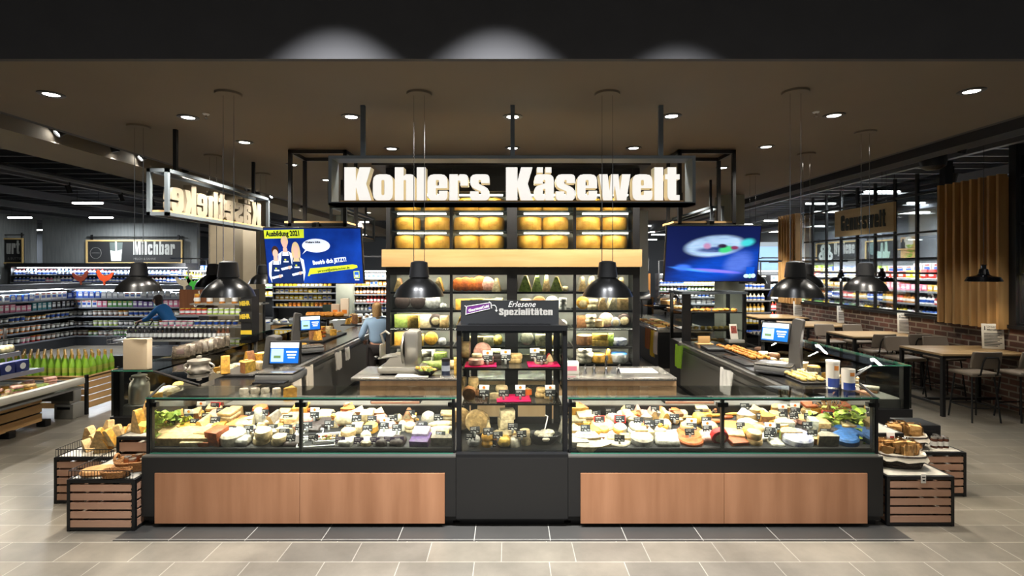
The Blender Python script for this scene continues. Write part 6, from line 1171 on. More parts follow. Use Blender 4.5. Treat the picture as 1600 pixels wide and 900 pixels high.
for x, y, rz, lb in ((7.27, 8.0, 0, 'taupe bar chair with its back to us, left front of the nearest table'), (8.0, 8.0, 0.05, 'taupe bar chair cut by the right photo edge at the nearest table'), (7.2, 9.3, PI, 'taupe bar chair behind the left end of the nearest table, facing us'), (7.95, 9.35, PI - .05, 'taupe bar chair behind the nearest table, close to the brick wall'),
                     (7.25, 10.1, 0.02, 'taupe bar chair with its back to us at the front of the second table'), (7.95, 10.12, 0, 'taupe bar chair at the front of the second table, close to the wall'), (7.15, 11.4, PI, 'taupe bar chair behind the left end of the second table, facing us'), (7.8, 11.4, PI + .05, 'taupe bar chair behind the second table, close to the wall')):
    dup(CHP, (x, y, 0), rz, lb)
for o in list(CHP.children) + [CHP]: bpy.data.objects.remove(o)
for k, (x, y) in enumerate(((7.2, 12.0), (7.7, 12.05), (7.2, 14.0), (7.7, 14.0))):
    s = TH('bar_stool', f'dark wooden stool before the {"third" if k < 2 else "farthest"} bar table, {"aisle" if k % 2 == 0 else "wall"} side', 'stool', (x, y, 0), 0, 'dark wooden stools'); PT('seat', MB().lathe([(0, .66), (.16, .66), (.17, .68), (.16, .7), (0, .7)], 20), mat('dark_oak', (96, 66, 44), .5), s)
    for a in range(4): PT('leg', MB().tube([(.1 * math.cos(a * PI / 2 + .8), .1 * math.sin(a * PI / 2 + .8), .66), (.19 * math.cos(a * PI / 2 + .8), .19 * math.sin(a * PI / 2 + .8), 0)], .018, 7), BLK, s)
for k, (x, y, lb) in enumerate(((5.9, 10.9, 'nearer'), (6.2, 11.3, 'middle'), (6.05, 12.2, 'farther'))):
    s = TH('low_stool', f'low stool with orange wooden legs behind the right counter glass, {lb} one', 'stool', (x, y, 0), .3 * k, 'low wooden stools'); PT('seat', MB().lathe([(0, .4), (.17, .4), (.19, .43), (.17, .47), (0, .47)], 20), mat('tan_leather', (150, 104, 70), .5), s)
    for a in range(4): PT('leg', MB().tube([(.12 * math.cos(a * PI / 2), .12 * math.sin(a * PI / 2), .4), (.2 * math.cos(a * PI / 2), .2 * math.sin(a * PI / 2), 0)], .02, 7), mat('orange_leg', (170, 96, 46), .5), s)
def notice(p, label):
    s = TH('table_sign', label, 'sign', p, -.35, 'white table signs'); W, H = .3, .42; M_ = Mx((0, 0, .004), 0, -.08)
    PT('card', MB().rbox(W, .012, H, .004, 0, M_), PAPER, s); mb = MB(); d = -.008
    mb.box(-.11, -.1, d, d + .001, .32, .38, 0, M_).box(-.115, -.095, d, d + .001, .315, .325, 0, M_); 
    for j in range(9): mb.box(-.12, .12 - .03 * ((j * 7) % 3), d, d + .001, .25 - j * .026, .262 - j * .026, 0, M_)
    text(mb, 'Unsere', .05, M_ @ Mx((-.08, d, .355)) @ UP, 0); text(mb, 'Informationen', .034, M_ @ Mx((-.08, d, .31)) @ UP, 0, offset=.0015)
    PT('lettering', mb, CH1, s)
for x, y, Y, lb in ((1552, 0, 8.6, 'nearest'), (1416, 0, 10.7, 'second'), (1319, 0, 12.75, 'third'), (1249, 0, 14.6, 'farthest')): notice((at(x, 0, Y).x, Y, 1.0), f'white notice standing on the {lb} bar table by the brick wall')
for x, Y, lb in ((1333, 13.05, 'third'), (1258, 14.9, 'farthest')):
    s = TH('potted_grass', f'tuft of green grass in a white square pot on the {lb} bar table', 'plant', (at(x, 0, Y).x, Y, 1.0), 0, 'grass pots'); PT('pot', MB().rbox(.18, .18, .18, .01), WHITE, s); mb = MB()
    for k in range(150): a, q = R.random() * 6.3, R.uniform(0, .08); b_ = R.uniform(.0, .07); x_, y_ = q * math.cos(a), q * math.sin(a); mb.tube([(x_, y_, .17), (x_ + b_ * .4 * math.cos(a), y_ + b_ * .4 * math.sin(a), .32), (x_ + b_ * math.cos(a), y_ + b_ * math.sin(a), R.uniform(.38, .5))], [.006, .005, .001], 3)
    PT('grass', mb, GRASSM, s)
# ================================================================== shop goods: racks and chillers
PCOL = {'white': (232, 232, 228), 'blue': (44, 84, 170), 'yellow': (230, 196, 50), 'red': (190, 40, 36), 'green': (70, 140, 60), 'orange': (220, 130, 44), 'brown': (110, 64, 36), 'pink': (220, 120, 150), 'black': (34, 32, 34), 'lime': (170, 200, 60),
        'violet': (100, 70, 140), 'amber': (190, 120, 40), 'cream': (226, 210, 170), 'teal': (60, 140, 150), 'silver': (170, 172, 176), 'gold': (206, 164, 60)}
PMESH = {}
def pm(c): return mat('pack_' + c, PCOL[c], .35)
def prod(kind, c, w_, h_):
    k = (kind, c, round(w_, 2), round(h_, 2))
    if k in PMESH: return PMESH[k]
    mb = MB(); r = w_ / 2; l2 = 'white' if c not in ('white', 'cream') else 'blue'
    if kind == 'bottle': mb.lathe([(0, 0), (r, 0), (r, h_ * .2), (r, h_ * .5), (r, h_ * .6), (r * .4, h_ * .78), (r * .38, h_ * .9), (r * .45, h_ * .9), (r * .45, h_), (0, h_)], 10, [0, 0, 1, 0, 0, 0, 2, 2, 2])
    elif kind == 'jar': mb.lathe([(0, 0), (r, 0), (r, h_ * .2), (r, h_ * .62), (r, h_ * .8), (r * .85, h_ * .85), (r * .9, h_ * .86), (r * .9, h_), (0, h_)], 10, [0, 0, 1, 0, 0, 2, 2, 2])
    elif kind == 'cup': mb.lathe([(0, 0), (r * .75, 0), (r * .8, h_ * .25), (r * .95, h_ * .75), (r, h_ * .92), (r * 1.05, h_ * .95), (r * 1.05, h_), (0, h_)], 10, [0, 0, 1, 0, 2, 2, 2])
    elif kind == 'carton': mb.rbox(w_, w_ * .8, h_, .004, 0, seg=1).box(-w_ * .36, w_ * .36, -w_ * .41, -w_ * .4, h_ * .3, h_ * .65, 1).box(-w_ * .3, w_ * .3, -w_ * .41, -w_ * .4, h_ * .75, h_ * .88, 2)
    elif kind == 'pouch': mb.rbox(w_, w_ * .45, h_, w_ * .18, 0).box(-w_ * .32, w_ * .32, -w_ * .24, -w_ * .226, h_ * .3, h_ * .62, 1)
    elif kind == 'tin': mb.lathe([(0, 0), (r, 0), (r, h_ * .1), (r, h_ * .9), (r, h_), (0, h_)], 12, [2, 2, 0, 2, 2])
    PMESH[k] = mb.mesh(kind, [pm(c), pm(l2), pm('gold' if c in ('red', 'green', 'amber') else 'silver' if kind == 'tin' else 'white' if c != 'white' else 'red')]); return PMESH[k]
NAME = {'bottle': 'bottle', 'jar': 'jar', 'cup': 'pot', 'carton': 'carton', 'pouch': 'pouch', 'tin': 'tin'}
def rack(name, label, short, cat, p, rz, L, depth, H, zs, rows, cool=False, fill=1.0, top=None, lamp=0, back=True):
    names = {'chiller': {'carton': 'milk_carton', 'cup': 'yoghurt_pot', 'bottle': 'milk_bottle'}}.get(cat) or {'window rack': {'carton': 'food_carton', 'bottle': 'sauce_bottle'}, 'edge rack': {'bottle': 'sauce_bottle', 'carton': 'food_carton'}, 'drugstore shelf': {'carton': 'soap_carton'}}.get(short, {})
    s = TH(name, label, cat, p, rz); lm = mat('rack_dark', (38, 40, 44), .5)
    if back: PT('back_panel', MB().box(-L / 2, L / 2, 0, .03, 0, H), mat('rack_back', (60, 64, 70), .6) if not cool else mat('chiller_back', (74, 84, 100), .5), s)
    PT('base', MB().box(-L / 2, L / 2, -depth, 0, 0, min(zs) - .03 if min(zs) < .6 else .3), lm, s)
    for x in (-L / 2, L / 2 - .03): PT('side_panel', MB().box(x, x + .03, -depth, 0, 0, H), lm, s)
    for z in zs:
        sh = PT('shelf', MB().box(-L / 2, L / 2, -depth, 0, z - .025, z), lm, s); PT('price_rail', MB().box(-L / 2, L / 2, -depth - .012, -depth, z - .035, z + .01), mat('price_rail', (112, 116, 122), .4), sh)
    if top: PT('canopy', MB().box(-L / 2, L / 2, -depth - top, 0, H, H + .14), lm, s)
    if lamp:
        PT('led_tube', MB().box(-L / 2 + .1, L / 2 - .1, -depth * .75, -depth * .75 + .04, H - .04, H - .015), LED if not cool else LEDW, s)
        if cool: area(s, lamp * L, L - .2, .05, (0, -depth * .85, H - .05), (math.radians(-10), 0, 0), (.86, .93, 1))
        else:
            PT('added_lamp_bar', MB().box(-L / 2, L / 2, -depth - .62, -depth - .56, H + .4, H + .44).box(-L / 2 + .1, -L / 2 + .13, -depth - .6, 0, H + .4, H + .43).box(L / 2 - .13, L / 2 - .1, -depth - .6, 0, H + .4, H + .43).box(-L / 2 + .1, -L / 2 + .13, -.03, 0, H, H + .4).box(L / 2 - .13, L / 2 - .1, -.03, 0, H, H + .4), lm, s)  # added bar for the area lamp below, put in to brighten the shelved goods
            area(s, lamp * L * 1.3, L - .2, .05, (0, -depth - .58, H + .38), (math.radians(32), 0, 0), (1, .97, .9))
    root = Matrix.Translation(p) @ Matrix.Rotation(rz, 4, 'Z')
    for j, z in enumerate(zs):
        kind, cols, w_, h_ = rows[j % len(rows)]; x = -L / 2 + .05 + w_ / 2; n = 0; run = 0; c = None
        while x < L / 2 - .05 - w_ / 2:
            if run == 0: c = R.choice(cols); run = R.randint(2, 5); hh = h_ * R.choice((.85, 1, 1.1))
            run -= 1
            if R.random() < fill:
                o = bpy.data.objects.new(names.get(kind, NAME[kind]), prod(kind, c, w_, hh)); col.objects.link(o); q = root @ Vector((x, -depth + .03 + w_ / 2 + R.uniform(0, .02), z)); o.location = q; o.rotation_euler = (0, 0, rz + R.uniform(-.1, .1))
                tagp(o, f"{c} {NAME[kind]} on the {ordn(j)} shelf up of the {short}, {ordn(n)} from left", 'groceries', f'{NAME[kind]}s on the {short}'); n += 1
            x += w_ * 1.12
    return s
# --- far racks seen between the cheese cabinet and the screens
rack('goods_rack', 'rack of yellow packed goods under the left screen', 'yellow rack', 'rack', (-6.75, 17.3, 0), 0, 2.1, .4, 2.3, [1.1, 1.33, 1.56, 1.77, 2.0], [('tin', ['orange', 'gold', 'amber'], .13, .13), ('pouch', ['gold', 'yellow', 'cream'], .14, .14), ('pouch', ['yellow', 'lime', 'cream', 'gold'], .14, .15), ('tin', ['gold', 'cream', 'yellow'], .13, .12), ('carton', ['cream', 'yellow'], .13, .15)], lamp=30)
rack('goods_rack', 'rack of bottles and jars with oak posts left of the cheese cabinet', 'oak rack', 'rack', (-4.3, 16.3, 0), 0, 1.5, .4, 2.3, [1.05, 1.3, 1.56, 1.82, 2.05], [('bottle', ['silver', 'red', 'white'], .11, .2), ('bottle', ['red', 'brown', 'black'], .1, .2), ('bottle', ['brown', 'amber'], .1, .2), ('carton', ['white', 'cream', 'amber'], .12, .17), ('carton', ['white', 'blue'], .13, .18)], lamp=40)
rack('goods_rack', 'bottle rack under the right screen', 'bottle rack', 'rack', (5.9, 16.8, 0), 0, 2.2, .4, 2.2, [1.0, 1.22, 1.44, 1.64, 1.84], [('jar', ['white', 'black', 'red'], .12, .15), ('carton', ['white', 'silver'], .15, .16), ('jar', ['white', 'black'], .11, .13), ('jar', ['green', 'black', 'white', 'lime'], .1, .15), ('bottle', ['white', 'lime', 'gold'], .1, .17)], lamp=40)
rack('goods_rack', 'narrow rack of yellow bottles beside the pale column', 'column rack', 'rack', (7.43, 15.7, 0), 0, .8, .4, 2.15, [.7, 1.05, 1.4, 1.75], [('bottle', ['gold', 'yellow'], .11, .26), ('bottle', ['amber', 'gold'], .11, .25), ('bottle', ['gold', 'cream', 'amber'], .11, .25), ('bottle', ['cream', 'gold', 'white'], .11, .24)], lamp=40)
rack('goods_rack', 'rack of red bottles left of the narrow fin panel', 'red rack', 'rack', (9.5, 18.3, 0), 0, 1.9, .4, 2.3, [.6, .93, 1.27, 1.6, 1.95], [('bottle', ['red', 'black'], .11, .24), ('bottle', ['red', 'white', 'red'], .11, .24), ('bottle', ['red', 'black'], .11, .22), ('carton', ['white', 'red', 'green'], .13, .2), ('carton', ['green', 'white', 'yellow'], .14, .16)], lamp=40)
for k, x in enumerate((-5.06, -3.56)): ONE('oak_post', MB().box(-.06, .06, 0, .12, 0, 2.4), WBEAM, f'light oak post at the {("left", "right")[k]} end of the oak rack', 'post', (x, 15.86, 0))
# --- long racks beyond the windows on the right
mixed = [('bottle', ['yellow', 'lime', 'green', 'black'], .1, .24), ('bottle', ['blue', 'white', 'yellow', 'green'], .1, .24), ('bottle', ['red', 'white', 'gold', 'blue', 'amber'], .1, .23), ('carton', ['red', 'yellow', 'pink', 'white', 'gold'], .14, .18), ('pouch', ['white', 'yellow', 'teal', 'cream', 'red'], .2, .2)]
rack('goods_rack', 'long rack of colourful bottles and packs beyond the window wall', 'window rack', 'rack', (9.75, 13.2, 0), -PI / 2, 8.0, .4, 2.15, [.95, 1.25, 1.55, 1.84, 2.12], mixed, lamp=75)
rack('goods_rack', 'rack of packs at the right photo edge beyond the wooden fins', 'edge rack', 'rack', (9.75, 8.0, 0), -PI / 2, 2.2, .4, 2.1, [.95, 1.3, 1.65, 2.0], [mixed[2], mixed[0], mixed[3], mixed[3]], lamp=75)
rack('goods_rack', 'far shelf of drugstore goods below the Hygiene sign', 'drugstore shelf', 'rack', (13.9, 21, 0), -PI / 2, 12, .5, 2.2, [1.5, 1.85, 2.2], [('carton', ['white', 'blue', 'pink', 'teal'], .2, .26), ('pouch', ['white', 'red', 'yellow', 'green'], .22, .28), ('carton', ['white', 'blue', 'white', 'lime'], .34, .3)], lamp=60)
rack('goods_rack', 'far rear rack of mixed goods between the right screen and the fins', 'rear rack', 'rack', (12.6, 26, 0), 0, 6, .5, 2.3, [1.2, 1.6, 2.0, 2.35], [('carton', ['white', 'red', 'green'], .2, .28), ('carton', ['white', 'blue', 'yellow'], .2, .28), ('pouch', ['white', 'teal', 'green'], .24, .28), ('carton', ['white', 'red', 'lime'], .22, .25)], lamp=60)
rack('goods_rack', 'far rear rack of mixed goods behind the beige column', 'column side rack', 'rack', (-10.6, 22, 0), 0, 5, .5, 2.3, [1.2, 1.55, 1.9, 2.25], [('carton', ['amber', 'gold', 'red'], .2, .25), ('bottle', ['black', 'red', 'green'], .12, .28), ('pouch', ['lime', 'cream', 'white'], .2, .24), ('carton', ['white', 'blue'], .22, .24)], lamp=60)
for k, (x, y, w_) in enumerate(((1.0, 30, 9),)): rack('goods_rack', 'far rear rack on the back wall behind the cheese cabinet', 'back rack', 'rack', (x, y, 0), 0, w_, .5, 2.4, [1.7, 2.05], [('carton', ['white', 'blue', 'silver'], .3, .28)], lamp=50)
# blue glass door beside the picture signs, lit freezer beyond the white column
s = TH('tall_freezer', 'tall freezer with pale blue doors left of the wooden fins far behind', 'freezer', (11.6, 22, 0)); PT('body', MB().box(-1.0, 1.0, 0, .6, 0, 3.5), mat('freezer_grey', (120, 128, 134), .5), s)
for k in range(2): PT('door', MB().box(-.85 + .88 * k, -.03 + .88 * k, -.05, 0, 1.3, 3.3), mat('freezer_door', (120, 150, 190), .15, emit=.25), s)
s = TH('lit_poster', 'bright white lit poster panel seen right of the cheese cabinet', 'poster', (4.6, 18.5, 2.3)); PT('panel', MB().box(-.42, .42, 0, .06, 0, .4), mat('lit_panel', (230, 238, 244), .5, emit=1.4), s); PT('frame', boxframe(MB(), -.46, .46, -.02, -.04, .44, .04, .1), DARK, s); PT('hanger', MB().tube([(-.4, 0, .44), (-.4, 0, 2.66)], .01).tube([(.4, 0, .44), (.4, 0, 2.66)], .01), BLK, s)
# --- chilled cabinets on the left
dairy = [('cup', ['pink', 'red', 'brown', 'black', 'green', 'violet'], .14, .16), ('cup', ['red', 'yellow', 'lime', 'orange', 'black'], .14, .15), ('cup', ['amber', 'brown', 'black', 'cream'], .14, .15), ('carton', ['violet', 'teal', 'green', 'black', 'pink', 'white'], .14, .2), ('carton', ['white', 'blue', 'silver', 'white'], .16, .2)]
rack('chiller', 'open chiller of dairy pots facing us behind the left gondola', 'front chiller', 'chiller', (-11.5, 16.3, 0), 0, 4.0, .6, 1.72, [.3, .6, .9, 1.17, 1.45], dairy, True, lamp=20, top=.25)
rack('chiller', 'open chiller of dairy pots along the left side of the shop', 'side chiller', 'chiller', (-13.9, 12.9, 0), PI / 2, 6.0, .6, 1.78, [.3, .6, .9, 1.17, 1.45], dairy[::1], True, lamp=20, top=.35)
rack('chiller', 'tall bright chiller of white cartons below the milk sign', 'rear chiller', 'chiller', (-15.2, 19.6, 0), 0, 6.6, .6, 2.42, [1.2, 1.55, 1.85, 2.12], [('carton', ['white', 'silver', 'blue'], .16, .2), ('carton', ['white', 'blue', 'white', 'silver'], .16, .22), ('bottle', ['white', 'blue', 'silver', 'pink'], .13, .22), ('bottle', ['white', 'blue', 'white'], .13, .2)], True, lamp=45, top=.15)
rack('goods_rack', 'small wine rack right of the tall bright chiller', 'wine rack', 'rack', (-11.6, 19.4, 0), 0, 1.1, .4, 2.3, [1.3, 1.65, 2.0], [('bottle', ['black', 'red', 'yellow'], .1, .28), ('bottle', ['red', 'yellow', 'green'], .1, .28), ('bottle', ['black', 'yellow', 'red'], .1, .26)], lamp=50)
HEN = [(-.3, .22), (-.34, .34), (-.26, .33), (-.16, .24), (.02, .2), (.14, .3), (.16, .38), (.22, .42), (.27, .37), (.33, .33), (.26, .3), (.24, .18), (.14, .05), (.04, 0), (.03, -.12), (-.02, -.12), (-.03, 0), (-.14, .04), (-.24, .12)]
for x, y, Y, c, fl, k, lb in ((127, 440, 15.5, 'rust', 1, .8, 'brown red hen cut-out on the chiller canopy'), (164, 440, 15.5, 'tomato', -1, .85, 'orange red hen cut-out on the chiller canopy'), (303, 448, 11.07, 'leaf', -1, .55, 'green hen cut-out above the antipasti stand'), (289, 448, 11.07, 'bone', 1, .6, 'white hen cut-out above the antipasti stand')):
    p = at(x, y, Y); p.z = 1.9 + .12 * k if Y < 12 else p.z; o = ONE('hen_cutout', MB().prism([[(a * fl * k, b * k) for a, b in HEN]], .03, 0, UP), mat('hen_' + c, {'rust': (120, 50, 30), 'tomato': (216, 76, 30), 'leaf': (70, 190, 70), 'bone': (206, 196, 172)}[c], .6), lb, 'decoration', p)
# ------------------------------------------------------------------ chilled island in the left foreground
XI = -6.62
s = TH('chilled_island', 'open chilled island with slatted pine base in the left foreground', 'chilled island', (-7.6, 6.4, 0)); y0, y1 = 4.9, 7.95
PT('tub', MB().box(-8.9, -6.93, y0, y1, .5, .6).box(-8.9, -6.6, y0, y1, .5, .53), GREYP, s, world=True); PT('rail', MB().rbox(.12, y1 - y0 + .05, .1, .02, 0, Mx((XI - .03, (y0 + y1) / 2, .56))), mat('rail_grey', (170, 166, 154), .35), s, world=True)
for k in range(3): PT('slat', MB().box(-6.96, -6.93, y0, y1 - .35, .09 + .14 * k, .205 + .14 * k), WSLATY, s, world=True)
PT('plinth', MB().box(-8.8, -7.0, y0, y1 - .3, .1, .4), BLK, s, world=True)
for y in (5.6, 7.2, 7.75): PT('foot', MB().rbox(.14, .1, .1, .01, 0, Mx((-6.95, y - .1, 0))), BLK, s, world=True)
for z, x in ((.86, -7.0), (1.1, -7.35), (1.31, -7.7)): sh = PT('shelf', MB().box(x - .4, x, y0, y1 - .25, z - .02, z), mat('shelf_glass', (150, 160, 165), .15), s, world=True); PT('price_rail', MB().box(x, x + .012, y0, y1 - .25, z - .05, z + .012), mat('rail_lilac', (130, 130, 142), .4), s, world=True)
PT('led_profile', MB().box(-7.5, -7.46, y0, y1 - .3, 1.5, 1.53).box(-7.52, -7.5, y1 - .34, y1 - .3, 1.3, 1.53), BLK, s, world=True); area(s, 60, .05, y1 - y0 - .4, (.14, 0, 1.49 - .0), (0, math.radians(-25), 0))  # LED profile and its area lamp are added to light the island goods
PT('end_panel', MB().box(-8.6, -6.75, y1 - .02, y1, .3, .62), GREYP, s, world=True)
for k in range(60):
    t = k // 12; x = (-6.82, -7.15, -7.2, -7.5, -7.85)[t]; z = (.6, .6, .862, 1.102, 1.312)[t]; y = 5.6 + 2.1 * ((k % 12) + .5) / 12
    c = R.choice(['white', 'ivory', 'pale', 'cream', 'pink', 'green', 'golden']); kind = R.choice(['packet', 'slabs', 'packet', 'wedge', 'pile'])
    cheese(kind, c, R.choice(['ivory', 'golden', 'pink']), R.uniform(.15, .24), R.uniform(.07, .15), .14, (x, y, z), R.random() * 3, f"{c} {CW[kind]} on the chilled island, {('front', 'second', 'lower shelf', 'middle shelf', 'top shelf')[t]} row, {ordn(k % 12)} from the near end", 'cheeses on the chilled island')
s = TH('jar_display', 'orange cardboard display of small jars on top of the chilled island', 'display box', (-7.75, 7.25, 1.312), 0); KRAFT = mat('orange_card', (206, 130, 80), .7)
for k in range(3): PT('tray', MB().box(-.16 - .2 + .13 * k, .2, -.35 + .0 * k, .35, .0 + .11 * k, .05 + .11 * k), KRAFT, s)
for k in range(27): 
    t = k // 9; o = ONE('jam_jar', MB().lathe([(0, 0), (.034, 0), (.034, .06), (.03, .07), (.033, .07), (.033, .09), (0, .09)], 10, [0, 0, 0, 1, 1, 1]), [mat('jam', (110, 50, 30), .2), PAPER], f'small dark jar in the orange card display, {ordn(t)} step up, {ordn(k % 9)} from the near end', 'jar', (-7.75 + (.13 if t == 0 else 0) * 0 + .14 - .09 * (2 - t) * 0 - .02 * t, 6.94 + .075 * (k % 9), 1.312 + .052 + .11 * t), 0, 'jars in the orange card display')
for k in range(3): s = TH('cheese_carton', f'dark blue and white carton on the island shelf edge, {ordn(k)} from the near end', 'carton', (-7.12, 7.0 + .22 * k, 1.102 - .24), PI / 2, 'blue and white cartons'); PT('carton', MB().rbox(.2, .12, .16, .005), mat('carton_navy', (34, 44, 100), .4), s); PT('emblem', MB().lathe([(0, 0), (.045, 0)], 16, 0, Mx((0, -.0615, .08)) @ UP), PAPER, s)
# crate with green bottles
s = TH('bottle_crate', 'pine slatted crate full of green glass bottles behind the chilled island', 'crate', (-7.6, 8.55, 0)); x0, x1, y0, y1 = -8.4, -6.8, 8.25, 8.95
PT('frame', MB().box(x0, x0 + .04, y0, y0 + .04, 0, .64).box(x1 - .04, x1, y0, y0 + .04, 0, .64).box(x1 - .04, x1, y1 - .04, y1, 0, .64).box(x0, x0 + .04, y1 - .04, y1, 0, .64).box(x0, x1, y0, y1, .58, .6), BLK, s, world=True)
for k in range(5): PT('slat', MB().box(x1 - .02, x1, y0 + .04, y1 - .04, .1 + .108 * k, .19 + .108 * k), WSLATY, s, world=True); PT('slat', MB().box(x0 + .04, x1 - .04, y0, y0 + .02, .1 + .108 * k, .19 + .108 * k), WSLATY, s, world=True)
BG = mat('green_bottle_glass', (128, 170, 50), .08, spec=.8)
bt = TH('green_bottle', '', 'bottle', (0, 0, -50)); PT('bottle', MB().lathe([(0, 0), (.042, 0), (.043, .18), (.02, .26), (.015, .3), (.015, .34)], 14), BG, bt); PT('label', MB().lathe([(.0435, .06), (.0435, .14)], 14), mat('bottle_label', (150, 160, 60), .5), bt); PT('cap', MB().lathe([(.018, .29), (.018, .36), (0, .365)], 10), mat('gold_foil', (190, 150, 70), .35, metal=.4), bt)
for r in range(5):
    for k in range(14): dup(bt, (-6.87 - .115 * k, 8.33 + .13 * r, .602), 0, f'green glass bottle in the pine crate, {ordn(r)} row from the front, {ordn(k)} from the aisle', 'green bottles in the pine crate')
for o in list(bt.children) + [bt]: bpy.data.objects.remove(o)
for z, x in ((0.0, -7.05), (.24, -7.1)): ONE('grey_crate', MB().rbox(.3, .22, .235, .012).box(-.1, .1, -.112, -.11, .15, .19, 1), [mat('crate_grey', (120, 118, 112), .5), DARK], f'grey plastic box in the gap before the bottle crate, {"lower" if z == 0 else "upper"} one', 'box', (x + .1, 8.1, z), PI / 2 * 0, 'grey plastic boxes')
# ------------------------------------------------------------------ antipasti stand and crates behind the left counter
s = TH('antipasti_stand', 'stepped stand of jars and bottles behind the left counter', 'stand', (-6.5, 10.4, 0)); x0, x1 = -7.9, -5.2
PT('base', MB().box(-7.5, x1, 9.7, 11.1, 0, .7), BLKL, s, world=True)
for k, (y, z) in enumerate(((9.7, 1.0), (10.05, 1.22), (10.4, 1.42), (10.75, 1.62))): sh = PT('shelf', MB().box((-7.5, -7.0, -6.8, -6.7)[k], x1, y, y + .36, z - .03, z), mat('stand_shelf', (140, 138, 130), .35), s, world=True)
PT('post', MB().box(x1 - .04, x1, 10.9, 10.94, 0, 1.65), BLK, s, world=True)
for j, (kind, cols, w_, h_, y, z) in enumerate((('bottle', ['black', 'brown', 'black'], .075, .24, 9.8, 1.0), ('cup', ['pink', 'violet', 'amber', 'cream', 'gold'], .11, .11, 10.15, 1.22), ('jar', ['pink', 'red', 'lime', 'cream', 'amber'], .1, .12, 10.5, 1.42), ('jar', ['amber', 'gold', 'amber'], .12, .2, 10.85, 1.62))):
    x = x0 + .1; n = 0; c = cols[0]
    while x < (x1 - .1 if j < 3 else -5.6):
        if n % 5 == 0: c = R.choice(cols)
        if x < (-7.3, -6.9, -6.75, -6.6)[j]: x += w_; continue
        o = bpy.data.objects.new({'bottle': 'vinegar_bottle', 'cup': 'antipasti_pot', 'jar': 'preserve_jar'}[kind], prod(kind, c, w_, h_)); col.objects.link(o); o.location = (x, y, z); o.rotation_euler = (0, 0, R.random() * 6)
        tagp(o, f"{c} {o.name.split('.')[0].split('_')[1]} on the antipasti stand, {('front', 'second', 'third', 'top')[j]} step, {ordn(n)} from the left", 'groceries', 'goods on the antipasti stand'); n += 1; x += w_ * (1.15 if j < 3 else 2.2)
p = at(304, 462, 11.0); s = TH('script_sign', 'brown wooden panel with white script standing above the antipasti stand', 'sign', (p.x, 11.05, 1.4)); PT('board', MB().box(-.36, .36, 0, .04, 0, .5), woodmat('walnut', (130, 84, 56), (100, 62, 40), 2), s); mb = MB(); text(mb, 'gl', .3, Mx((-.05, -.004, .18)) @ UP @ Matrix.Rotation(.5, 4, 'Z'), 0, shear=.4); mb.tube([(0, -.005, .1), (.2, -.005, .14), (.26, -.005, .24)], .012, 5); PT('script', mb, CHALK, s)
s = TH('display_tower', 'black display tower with yellow lettering cards behind the left counter', 'display tower', (-5.0, 9.75, 0)); PT('tower', MB().box(-.1, .1, 0, .3, 0, 1.95), BLK, s)
for k, (z, t_) in enumerate(((1.59, ''), (1.34, ''))):
    c = PT('card', MB().rbox(.24, .02, .19, .006, 0, Mx((0, -.02, z))), mat('ink_black', (30, 28, 26), .5), s); mb = MB(); text(mb, 'MEHR', .085, Mx((-.108, -.032, z + .06)) @ UP @ Matrix.Rotation(.08, 4, 'Z') @ Matrix.Diagonal((.85, 1.3, 1, 1)), 0, offset=.006); PT('lettering', mb, pm('yellow'), c, 'yellow lettering')
for k in range(6): PT('panel', MB().box(-.105, .105, -.006, 0, .3 + .16 * k, .38 + .16 * k), pm('yellow'), s)
for k, (x, y, w_, h_) in enumerate(((-5.6, 9.3, .7, .95), (-4.95, 9.2, .5, .8), (-4.98, 11.6, .7, 1.1))):
    s = TH('slatted_crate', f'pine slatted crate stack behind the left counter, {("left", "nearer right", "farther right")[k]} one', 'crate', (x, y, 0), 0, 'slatted display crates')
    PT('frame', MB().box(-w_ / 2, -w_ / 2 + .03, -.15, .15, 0, h_).box(w_ / 2 - .03, w_ / 2, -.15, .15, 0, h_), BLK, s)
    for j in range(8): PT('slat', MB().box(-w_ / 2 + .02, w_ / 2 - .02, -.16, -.14, .05 + j * h_ / 8.2, .05 + (j + .72) * h_ / 8.2), WSLATY, s)
    PT('top', MB().box(-w_ / 2, w_ / 2, -.15, .15, h_ - .02, h_), BLK, s)
# long white chest chiller far behind the left counter
s = TH('chest_chiller', 'long white chest chiller slanting behind the second scale', 'chiller', (-5.4, 14.6, 0), .0); PT('tub', MB().add([(-2.2, -1.6, 0), (-1.1, -1.6, 0), (2.2, 1.2, 0), (1.1, 1.2, 0), (-2.2, -1.6, .9), (-1.1, -1.6, .9), (2.2, 1.2, .9), (1.1, 1.2, .9)], [(0, 1, 5, 4), (1, 2, 6, 5), (2, 3, 7, 6), (3, 0, 4, 7), (4, 5, 6, 7)]), mat('chest_white', (206, 210, 210), .4), s)
PT('glass_lid', MB().add([(-2.2, -1.6, .92), (-1.1, -1.6, .92), (2.2, 1.2, 1.12), (1.1, 1.2, 1.12)], [(0, 1, 2, 3)]), GLASS, s); PT('sign', MB().box(.2, .75, -.3, -.28, 1.15, 1.35), mat('sign_dark_green', (40, 56, 46), .5), s)
for k in range(40):
    t = (k // 2 + .5) / 20; q = Vector((-2.2 + 3.3 * t + .3 + .45 * (k % 2), -1.6 + 2.8 * t, 0)); o = bpy.data.objects.new('pouch', prod('pouch', R.choice(['white', 'cream', 'silver']), .2, .1)); col.objects.link(o); o.location = Vector((-5.4, 14.6, .902)) + q + Vector((.1, .05, 0)); o.rotation_euler = (0, 0, R.random() * 3)
    tagp(o, f"pale pouch in the white chest chiller, {('left', 'right')[k % 2]} row, {ordn(k // 2)} from the near end", 'groceries', 'pouches in the chest chiller')
